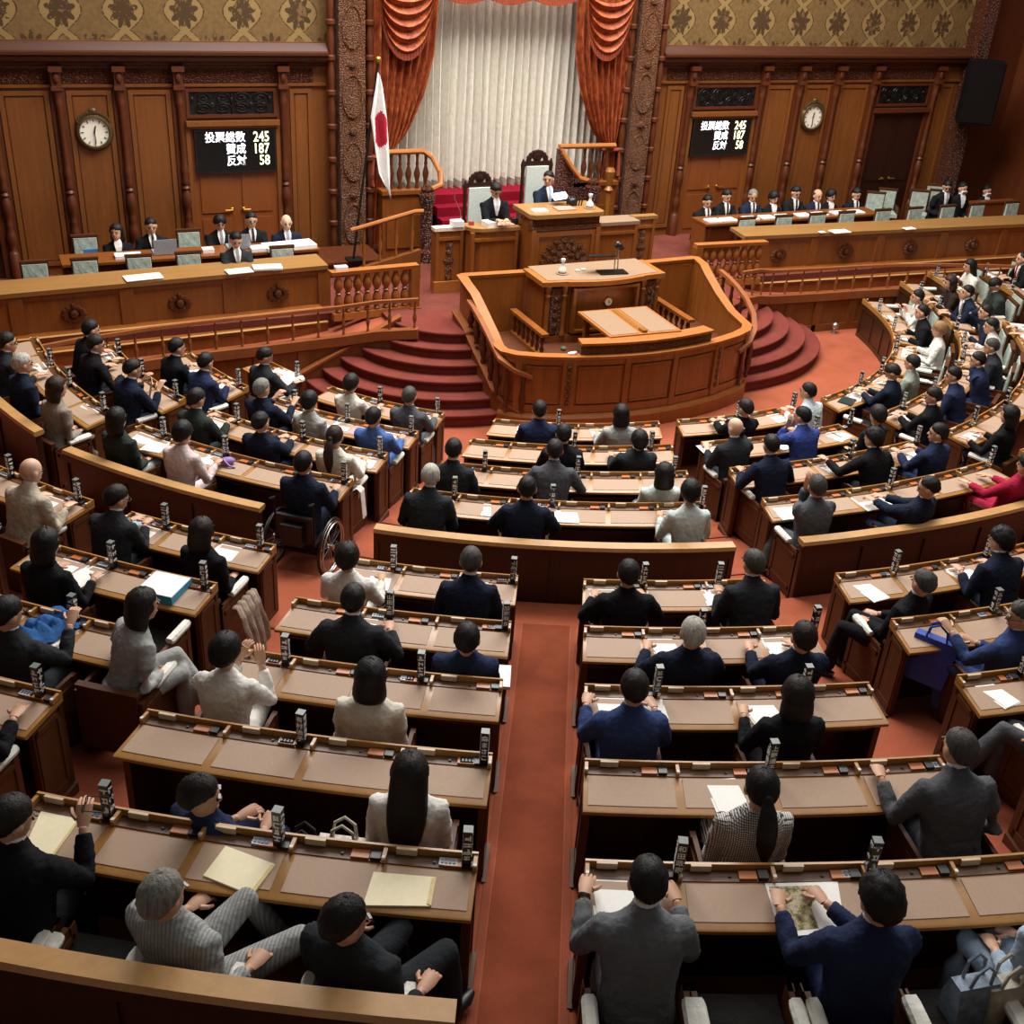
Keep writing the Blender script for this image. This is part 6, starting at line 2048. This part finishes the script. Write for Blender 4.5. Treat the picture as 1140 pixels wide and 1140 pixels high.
b = B(); cloth_grid(b, lambda u, v: (interp(v, [0, .2, .35, .5, 1], [.17, .20, .27, .33, .37 + .02 * sin(u * 20)]), -.10 + .34 * u + .03 * sin(v * 9), interp(v, [0, .2, .35, .5, 1], [.52, .67, .70, .62, .16 + .05 * sin(u * 7)]) + .012 * sin(u * 25)), 28, 24, th=.02)
o = link('draped_coat', b.mesh('coat', cloth('coat_taupe', '#a08d7c'), 60), None, (x, y, z), radians(-40)); tag(o, 'taupe coat hung over the armchair of the woman in black at the aisle', 'coat')

x, y, z = pos(2, .72, -38.9, H[2] - .70)
tote(x, y, z + .47, .22, .20, .10, plain('bag_tan', '#b98f6a', .6), 'small tan bag with a stiff handle beside the woman with brown ponytail', radians(-30))
x, y, z = pos(4, .34, -39.6, H[4] - .16)
b = B(); b.tube([(-.07, 0, .0), (-.06, 0, -.12), (-.03, 0, -.20), (.02, .01, -.21), (.06, .01, -.14), (.07, 0, 0)], .006, 6)
o = link('cord', b.mesh('cord', plain('cord_pale', '#c9c9c4', .5)), None, (x, y, z), radians(-39)); tag(o, 'pale cord hanging in a loop under the desk beside the aisle', 'cord')
x, y, z = pos(2, .82, -38.2, H[2] - .70)
b = B(); cloth_grid(b, lambda u, v: (interp(v, [0, .3, .5, 1], [-.05, .02, .07, .10]), -.05 + .11 * u, interp(v, [0, .3, .5, 1], [.60, .67, .63, .28]) + .01 * sin(u * 12)), 8, 18, th=.012)
o = link('white_towel', b.mesh('towel', COVER, 60), None, (x, y, z), radians(-38)); tag(o, 'white cloth hanging over the armrest by the bright blue jacket', 'cloth')

# end armchairs with visible side panels, and unoccupied places whose chairs show
OCC = {(r_, round(t)) for r_, t, w_ in WHO}
def spare(blk, row, t, label, high=False, dr=.82, cov=(-1, 1)):
    x, y, z = seat_spot(row, t, dr)
    x, y, _ = pos(row, dr, t)
    chair(x, y, z, radians(t), label, 'unoccupied armchairs', HIGHC if high else LOWC, covers=cov, cback=.13 if row == 8 else 0)
for (blk, row), (root, fl_, fr_, npad, width) in DESKS.items():
    for i in range(npad):
        s = (i + .5) / npad
        a, c = fl_(R[row] + .7), fr_(R[row] + .7)
        t = a + (c - a) * s
        pitch_deg = (c - a) / npad
        if any(r_ == row and abs(t - tt) < pitch_deg * .62 for r_, tt, w_ in WHO):
            continue
        ends = (i == 0 and (blk, -1) in SHOWN) or (i == npad - 1 and (blk, 1) in SHOWN)
        if blk in ('RR', 'FS') or ends or row == 8:
            which = 'at the left end' if i == 0 else 'at the right end' if i == npad - 1 else '%s from the left end' % ('', 'second', 'third', 'fourth', 'fifth', 'sixth', 'seventh', 'eighth', 'ninth', 'tenth', 'eleventh', 'twelfth', 'thirteenth')[min(i, 12)]
            spare(blk, row, t, 'empty armchair %s, %s row, %s' % (which, ROWN[row], BLK[blk]), blk in ('RR', 'FS'), cov=(-1, 1) if blk in ('RR', 'FS') or row == 8 else (-1,) if i == 0 else (1,) if i == npad - 1 else (), dr=1.07 if row == 8 else .86)

# wheelchair under the man in navy
x, y, _ = pos(3, .76, -39.2)
z = H[3] - .70
wc = empty('wheelchair', (x, y, z), radians(-39.2)); tag(wc, 'black wheelchair with large spoked wheels at the aisle end of the left front block', 'wheelchair')
for s in (-1, 1):
    b = B(); b.tube([(s * .31, -.02 + .31 * cos(a), .31 + .31 * sin(a)) for a in [k * pi / 18 for k in range(36)]], .018, 8, ref=(1, 0, 0), loop=True)
    wh = b.obj('wheel', BLACK, wc)
    b = B(); b.tube([(s * .345, -.02 + .275 * cos(a), .31 + .275 * sin(a)) for a in [k * pi / 18 for k in range(36)]], .009, 6, ref=(1, 0, 0), loop=True)
    b.tube([(s * .315, -.02 + .285 * cos(a), .31 + .285 * sin(a)) for a in [k * pi / 18 for k in range(36)]], .009, 6, ref=(1, 0, 0), loop=True)
    b.obj('hand_rim', METALG, wh)
    b = B()
    for k in range(12):
        a = k * pi / 6
        b.tube([(s * .31, -.02 + .03 * cos(a), .31 + .03 * sin(a)), (s * .31, -.02 + .29 * cos(a + .2), .31 + .29 * sin(a + .2))], .004, 4, ref=(1, 0, 0))
    b.tube([(s * .28, -.02, .31), (s * .35, -.02, .31)], .03, 8)
    b.obj('spokes', METALG, wh)
    b = B(); b.tube([(s * .22, -.22, .40), (s * .22, -.22, .92), (s * .22, -.34, .95)], .014, 6); b.obj('push_handle', BLACK, wc)
    b = B(); b.tube([(s * .22, .40, .06 + .06 * 0), (s * .22, .42, .07)], .02, 6); b.ball((s * .22, .36, .08), (.02, .08, .08), 10, 6); b.obj('caster', BLACK, wc)
b = B(); b.box(-.22, .22, -.20, .24, .40, .46); b.obj('seat', BLACK, wc, 0)
b = B(); b.box(-.20, .20, -.25, -.21, .46, .74); b.box(-.12, .12, -.32, -.25, .42, .66); b.obj('backrest', BLACK, wc, 0)
b = B(); b.box(-.24, .24, -.20, -.17, .28, .31); b.box(-.24, .24, .18, .21, .28, .31); b.box(-.25, -.22, -.2, .36, .28, .31); b.box(.22, .25, -.2, .36, .28, .31); b.obj('frame', METALD, wc, 0)
# ---------------------------------------------------------------- officials' desks, chairs and people on the side platforms
PZ = 1.10
def long_desk(x0, x1, y, z, label):
    b = B(); b.box(x0, x1, y - .28, y + .28, z - .04, z)
    root = b.obj('officials_desk', CNT, smooth=0); tag(root, label, 'desk')
    b = B(); b.box(x0 + .05, x1 - .05, y - .24, y - .20, PZ, z - .04)
    n = round((x1 - x0) / 1.0)
    for i in range(n + 1):
        xx = x0 + .09 + (x1 - x0 - .18) * i / n
        b.box(xx - .04, xx + .04, y - .255, y - .2, PZ, z - .05)
    b.obj('front_panel', wood('officials_panel', '#5a280f', .3, .4), root, 0)
    for xx in (x0 + .03, x1 - .03):
        b = B(); b.box(xx - .02, xx + .02, y - .22, y + .24, PZ, z - .04); b.obj('end_panel', CNT, root, 0)
long_desk(-8.0, -3.95, -1.55, 1.80, 'long officials desk on the left platform behind the ministers counter')
long_desk(3.68, 7.95, -1.55, 1.80, 'long officials desk on the right platform behind the ministers counter')
def official(x, y, zh, label, rz=pi, **kw):
    lean = kw.pop('lean', 8)
    # root height so that the head centre comes to zh
    sc = 1.05
    z = zh - sc * (.47 + .70 * cos(radians(lean)))
    z = kw.pop('z', z)
    kw.setdefault('front', True)
    return person(x, y, z, rz, lean, label=label, vox=.015, **kw)
OFF = [
 (-7.09, -1.05, 2.08, 'woman with long black hair and light sleeves at the left officials desk', {'jacket': 'black', 'hair': 'bob', 'hc': 'k', 'sex': 'f', 'pose': 'W', 'yaw': -25, 'pitch': 5}),
 (-6.55, -1.05, 2.14, 'man in black suit and dark tie typing at a laptop by the left wall', {'jacket': 'black', 'hair': 'neat', 'hc': 'k', 'pose': 'D', 'pitch': 15, 'tie': '#15161a'}),
 (-5.45, -1.05, 2.14, 'man in black suit bowing his head over a laptop at the left', {'jacket': 'black', 'hair': 'shortf', 'hc': 'k', 'pose': 'W', 'pitch': 20, 'tie': '#8a8d92'}),
 (-4.93, -1.05, 2.15, 'man in black suit with glasses holding a white paper at the left', {'jacket': 'black', 'hair': 'neat', 'hc': 'k', 'pose': 'W', 'pitch': 10, 'tie': '#1a1a1c', 'glasses': True}),
 (-4.34, -1.05, 2.08, 'bald man in navy suit behind a large newspaper at the left', {'jacket': 'navy', 'hair': None, 'pose': 'D', 'pitch': 12, 'tie': '#9aa3b8', 'skin': 2}),
 (-5.4, -2.05, 2.13, 'man in grey suit with a white pocket square writing at the left counter', {'jacket': 'char', 'hair': 'neat', 'hc': 'k', 'pose': 'W', 'pitch': 28, 'tie': '#8a8f94'}),
 (4.08, -1.05, 2.05, 'man in dark suit, first from the left at the right officials desk', {'jacket': 'black', 'tie': '#23252c', 'hair': 'neat', 'hc': 'k', 'pose': 'W', 'pitch': 20, 'yaw': -10}),
 (4.52, -1.05, 2.14, 'man with straight parting in dark suit, second from the left at the right officials desk', {'jacket': 'black', 'tie': '#23252c', 'hair': 'neat', 'hc': 'k', 'pose': 'W', 'pitch': 22}),
 (5.15, -1.05, 2.12, 'grey-templed man looking down in dark suit, third from the left at the right officials desk', {'jacket': 'navy', 'tie': '#23252c', 'hair': 'thin', 'hc': 's', 'pose': 'W', 'pitch': 25, 'yaw': -20}),
 (5.67, -1.05, 2.06, 'woman with black hair in dark suit, fourth from the left at the right officials desk', {'jacket': 'black', 'tie': None, 'hair': 'shortf', 'hc': 'k', 'sex': 'f', 'pose': 'W', 'pitch': 20}),
 (6.2, -1.05, 2.14, 'man with a wide white shirt front, fifth from the left at the right desk', {'jacket': 'black', 'tie': '#23252c', 'hair': 'neat', 'hc': 'k', 'pose': 'W', 'pitch': 25}),
 (6.77, -1.05, 2.05, 'balding man in dark suit, sixth from the left at the right officials desk', {'jacket': 'navy', 'tie': '#23252c', 'hair': 'balding', 'hc': 'g', 'pose': 'W', 'pitch': 10}),
 (7.12, -1.05, 2.04, 'woman with white collar in dark suit, seventh from the left at the right officials desk', {'jacket': 'black', 'tie': None, 'hair': 'shortf', 'hc': 'k', 'sex': 'f', 'pose': 'W', 'pitch': 18}),
 (7.78, -1.05, 2.04, 'young man in dark suit, eighth from the left at the right officials desk', {'jacket': 'black', 'tie': '#23252c', 'hair': 'neat', 'hc': 'k', 'pose': 'W', 'pitch': 22}),
 (9.9, -1.35, 2.2, 'man in black suit standing by the chairs near the dark door', {'jacket': 'black', 'hair': 'neat', 'hc': 'k', 'pose': 'L', 'pitch': 30, 'tie': '#9aa0a8', 'lean': 12, 'yaw': -30}),
 (10.72, -1.1, 2.04, 'person in black suit and white mask beside the standing man', {'jacket': 'black', 'hair': 'neat', 'hc': 'k', 'pose': 'L', 'pitch': 10, 'mask': True, 'lean': 4}),
 (12.05, -0.55, 1.8, 'person in black with white mask behind the booth', {'jacket': 'black', 'hair': 'neat', 'hc': 'k', 'pose': 'L', 'pitch': 10, 'mask': True, 'lean': 4}),
 (0.04, -2.1, 2.88, 'president in navy suit reading a document in the tall chair', {'jacket': 'navy', 'hair': 'neat', 'hc': 'k', 'pose': 'R', 'pitch': 10, 'yaw': -35, 'tie': '#8fa6c8', 'lean': 4}),
 (-1.02, -2.2, 2.77, 'secretary in black suit with head bowed beside the president', {'jacket': 'black', 'hair': 'short', 'hc': 'd', 'pose': 'W', 'pitch': 32, 'tie': '#c9c9cc', 'lean': 10, 'glasses': True})]
for x, y, zh, label, kw in OFF:
    official(x, y, zh, label, **kw)
def pchair(x, y, label, group, z=PZ - .10, rz=pi, d=None):
    c_ = chair(x, y, z, rz, label, group, d or HIGHC, covers=())
    c_.scale = (.85, .9, 1)
    return c_
for i, x in enumerate((-8.4, -7.68, -6.88, -6.12, -4.62)):
    pchair(x, -2.0, 'pale green brocade armchair at the left counter, number %s from the left' % ('one', 'two', 'three', 'four', 'six')[i] if False else 'empty pale green armchair at the left counter, %s' % ('nearest the left edge', 'second from the left edge', 'with white papers before it', 'just left of the man in grey', 'just right of the man in grey')[i], 'ministers chairs left')
for i, x in enumerate((-7.55, -5.9)):
    pchair(x, -.75, 'empty pale green armchair behind the left officials desk, %s' % ('at its left end', 'between the laptops')[i], 'officials chairs left')
for i, x in enumerate((4.52, 5.40, 6.22, 6.95, 7.88, 8.73, 9.62, 10.45, 11.45)):
    pchair(x, -2.0, 'empty pale green armchair at the right counter, %s from the rostrum end' % ('first', 'second', 'third', 'fourth', 'fifth', 'sixth', 'seventh', 'eighth', 'ninth')[i], 'ministers chairs right')
for i, (x, y) in enumerate(((8.75, -.7), (9.25, -.5), (9.95, -.75), (10.45, -.8), (10.75, -.35))):
    pchair(x, y, 'empty pale green armchair in the loose cluster by the dark right door, %s' % ('leftmost', 'second', 'third', 'fourth', 'rearmost')[i], 'chairs by the right door', rz=pi - .5)
# the booth at the right end
b = B(); b.box(10.9, 12.6, -.95, -.85, PZ, 1.62); root = b.obj('booth_partition', DOORW, smooth=0); tag(root, 'red brown wooden booth front at the right end of the platform', 'partition')
b = B(); b.box(10.88, 12.6, -.98, -.82, 1.62, 1.66); b.obj('cap_rail', DOORW, root, 0)
# laptops
for x, y, nm in ((-6.42, -1.55, 'before the man in black suit near the left wall clock'), (-5.23, -1.50, 'before the man in black suit with bowed head')):
    b = B(); b.box(-.18, .18, -.02, .24, 0, .018)
    o = link('laptop', b.mesh('laptop', GREYP, 0), None, (x, y, 1.80)); tag(o, 'open silver laptop ' + nm, 'laptop')
    b = B(); b.box(-.18, .18, -.10, -.085, .015, .25, M=Matrix.Rotation(.0, 4, 'X')); b.obj('lid', GREYP, o, 0)
def sheet(x, y, z, w_, d_, label, rz=0, mat=None, th=.012, name='paper', cat='paper'):
    b = B(); b.box(-w_ / 2, w_ / 2, -d_ / 2, d_ / 2, 0, th)
    o = link(name, b.mesh(name, mat or PAPER, 0), None, (x, y, z), rz); tag(o, label, cat); return o
sheet(-7.0, -1.62, 1.80, .40, .20, 'open white folder before the long-haired woman at the left wall', .0, th=.05)
sheet(-4.42, -1.62, 1.80, .85, .36, 'large white newspaper before the bald man at the left wall', .12, th=.06)
sheet(-4.95, -1.66, 1.80, .25, .22, 'white paper before the man in black suit with glasses', 0, th=.05)
sheet(-5.75, -1.6, 1.80, .18, .16, 'white cup sleeve and papers on the left officials desk', 0, th=.06)
sheet(-6.92, -2.66, 1.79, .55, .28, 'cream papers on the left counter before an empty chair', .1)
sheet(-5.48, -2.68, 1.79, .40, .24, 'cream papers left of the man in grey at the counter', .1)
sheet(-5.02, -2.62, 1.79, .45, .24, 'white papers right of the man in grey at the counter', -.1, th=.03)
sheet(-7.5, -.98, 1.68, .22, .06, 'blue cloth on the chair at the left end of the officials desk', 0, plain('blue_cloth', '#5a86b8', .7), .10, 'folded_cloth', 'cloth')
for i, x in enumerate((3.95, 4.30, 4.82, 5.22, 5.62, 6.10, 6.52, 7.0, 7.45)):
    sheet(x, -1.62, 1.80, .30, .24, 'white papers on the right officials desk, %s heap from the left' % ('first', 'second', 'third', 'fourth', 'fifth', 'sixth', 'seventh', 'eighth', 'ninth')[i], 0, th=.025)
sheet(5.72, -2.75, 1.79, .12, .10, 'small white card on the right counter near its inner end', 0)
sheet(6.12, -2.78, 1.79, .40, .22, 'white papers on the right counter near its inner end', 0)
sheet(7.75, -2.9, 1.79, .25, .14, 'small white papers in the middle of the right counter', 0)
sheet(11.0, -3.1, 1.79, .35, .2, 'white papers at the far right of the counter', 0)
# on the president's and secretary's desks
sheet(-.45, -2.88, 2.53, .26, .18, 'white papers at the left of the presidents desk', 0, th=.03)
b = B(); b.box(-.17, .17, -.12, .12, 0, .02)
o = link('document_tray', b.mesh('dtray', plain('tray_pink', '#b48a78', .6), 0), None, (.05, -2.82, 2.53)); tag(o, 'pinkish document tray before the president', 'tray')
b = B(); b.loft([[(-.14, -.09, .0 + h_), (.14, -.09, .03 + h_), (.14, .09, .10 + h_), (-.14, .09, .07 + h_)] for h_ in (0, .006)])
o = link('paper', b.mesh('held', PAPER, 0), None, (.10, -2.52, 2.62)); tag(o, 'open document held by the president', 'paper')
b = B(); b.ball((0, 0, .07), (.10, .07, .07), 10, 6); b.tube([(-.1, 0, .03), (-.1, -.02, .16)], .02, 6)
for k in range(3):
    b.tube([(.06 + k * .05, -.03, 0), (.07 + k * .05, -.05, .14)], .012, 6)
o = link('telephone_set', b.mesh('phone', BLACK), None, (.30, -2.62, 2.53)); tag(o, 'black telephone and microphones on the presidents desk', 'telephone')
sheet(-1.22, -2.58, 2.24, .20, .20, 'crumpled white papers before the secretary', .2, th=.09)
sheet(-.95, -2.58, 2.24, .32, .20, 'pinkish documents before the secretary', 0, plain('doc_pink', '#b58f7e', .7), .03, 'document_tray', 'tray')
b = B(); b.ball((0, 0, .05), (.07, .05, .05), 10, 6); b.box(-.05, .05, -.04, .04, 0, .1)
o = link('telephone_set', b.mesh('phone2', BLACK), None, (-.74, -2.55, 2.24)); tag(o, 'black telephone on the side desk beside the secretary', 'telephone')
b = B(); b.box(-.04, .04, -.03, .03, 0, .06)
o = link('red_box', b.mesh('redbox', plain('red_box', '#a3403a', .5), 0), None, (-1.50, -2.45, 2.24)); tag(o, 'small red box at the left end of the secretarys desk', 'box')
b = B(); b.box(-.10, .10, -.08, .08, 0, .10)
o = link('white_box', b.mesh('wbox2', WHITE, 0), None, (-1.74, -2.40, 2.22)); tag(o, 'white box with a thin stem on the white topped desk end', 'box')
b = B(); b.tube([(.08, .02, .1), (.06, .02, .25), (-.04, .04, .45), (-.05, .04, .6)], .006, 5); b.obj('stem', METALG, o)
# ball shaped post stand on the floor at the right
b = B(); b.lathe(0, 0, [(.07, 0), (.07, .02), (.02, .03), (.02, .10)], 10); b.ball((0, 0, .15), .07, 12, 8)
o = link('floor_stand', b.mesh('stand', METALG), None, (5.75, -3.62, FZ)); tag(o, 'small silver ball stand on the floor beside the right steps', 'stand')
b = B(); b.box(-.11, .11, -.14, .14, 0, .03)
o = link('paper', b.mesh('lap', PAPER, 0), None, pos(5, .60, -26.4, H[5] - .10), radians(-26)); tag(o, 'cream paper on the lap of the slumped man in navy', 'paper')

for sc_ in (WORK, TXT):
    bpy.data.scenes.remove(sc_)
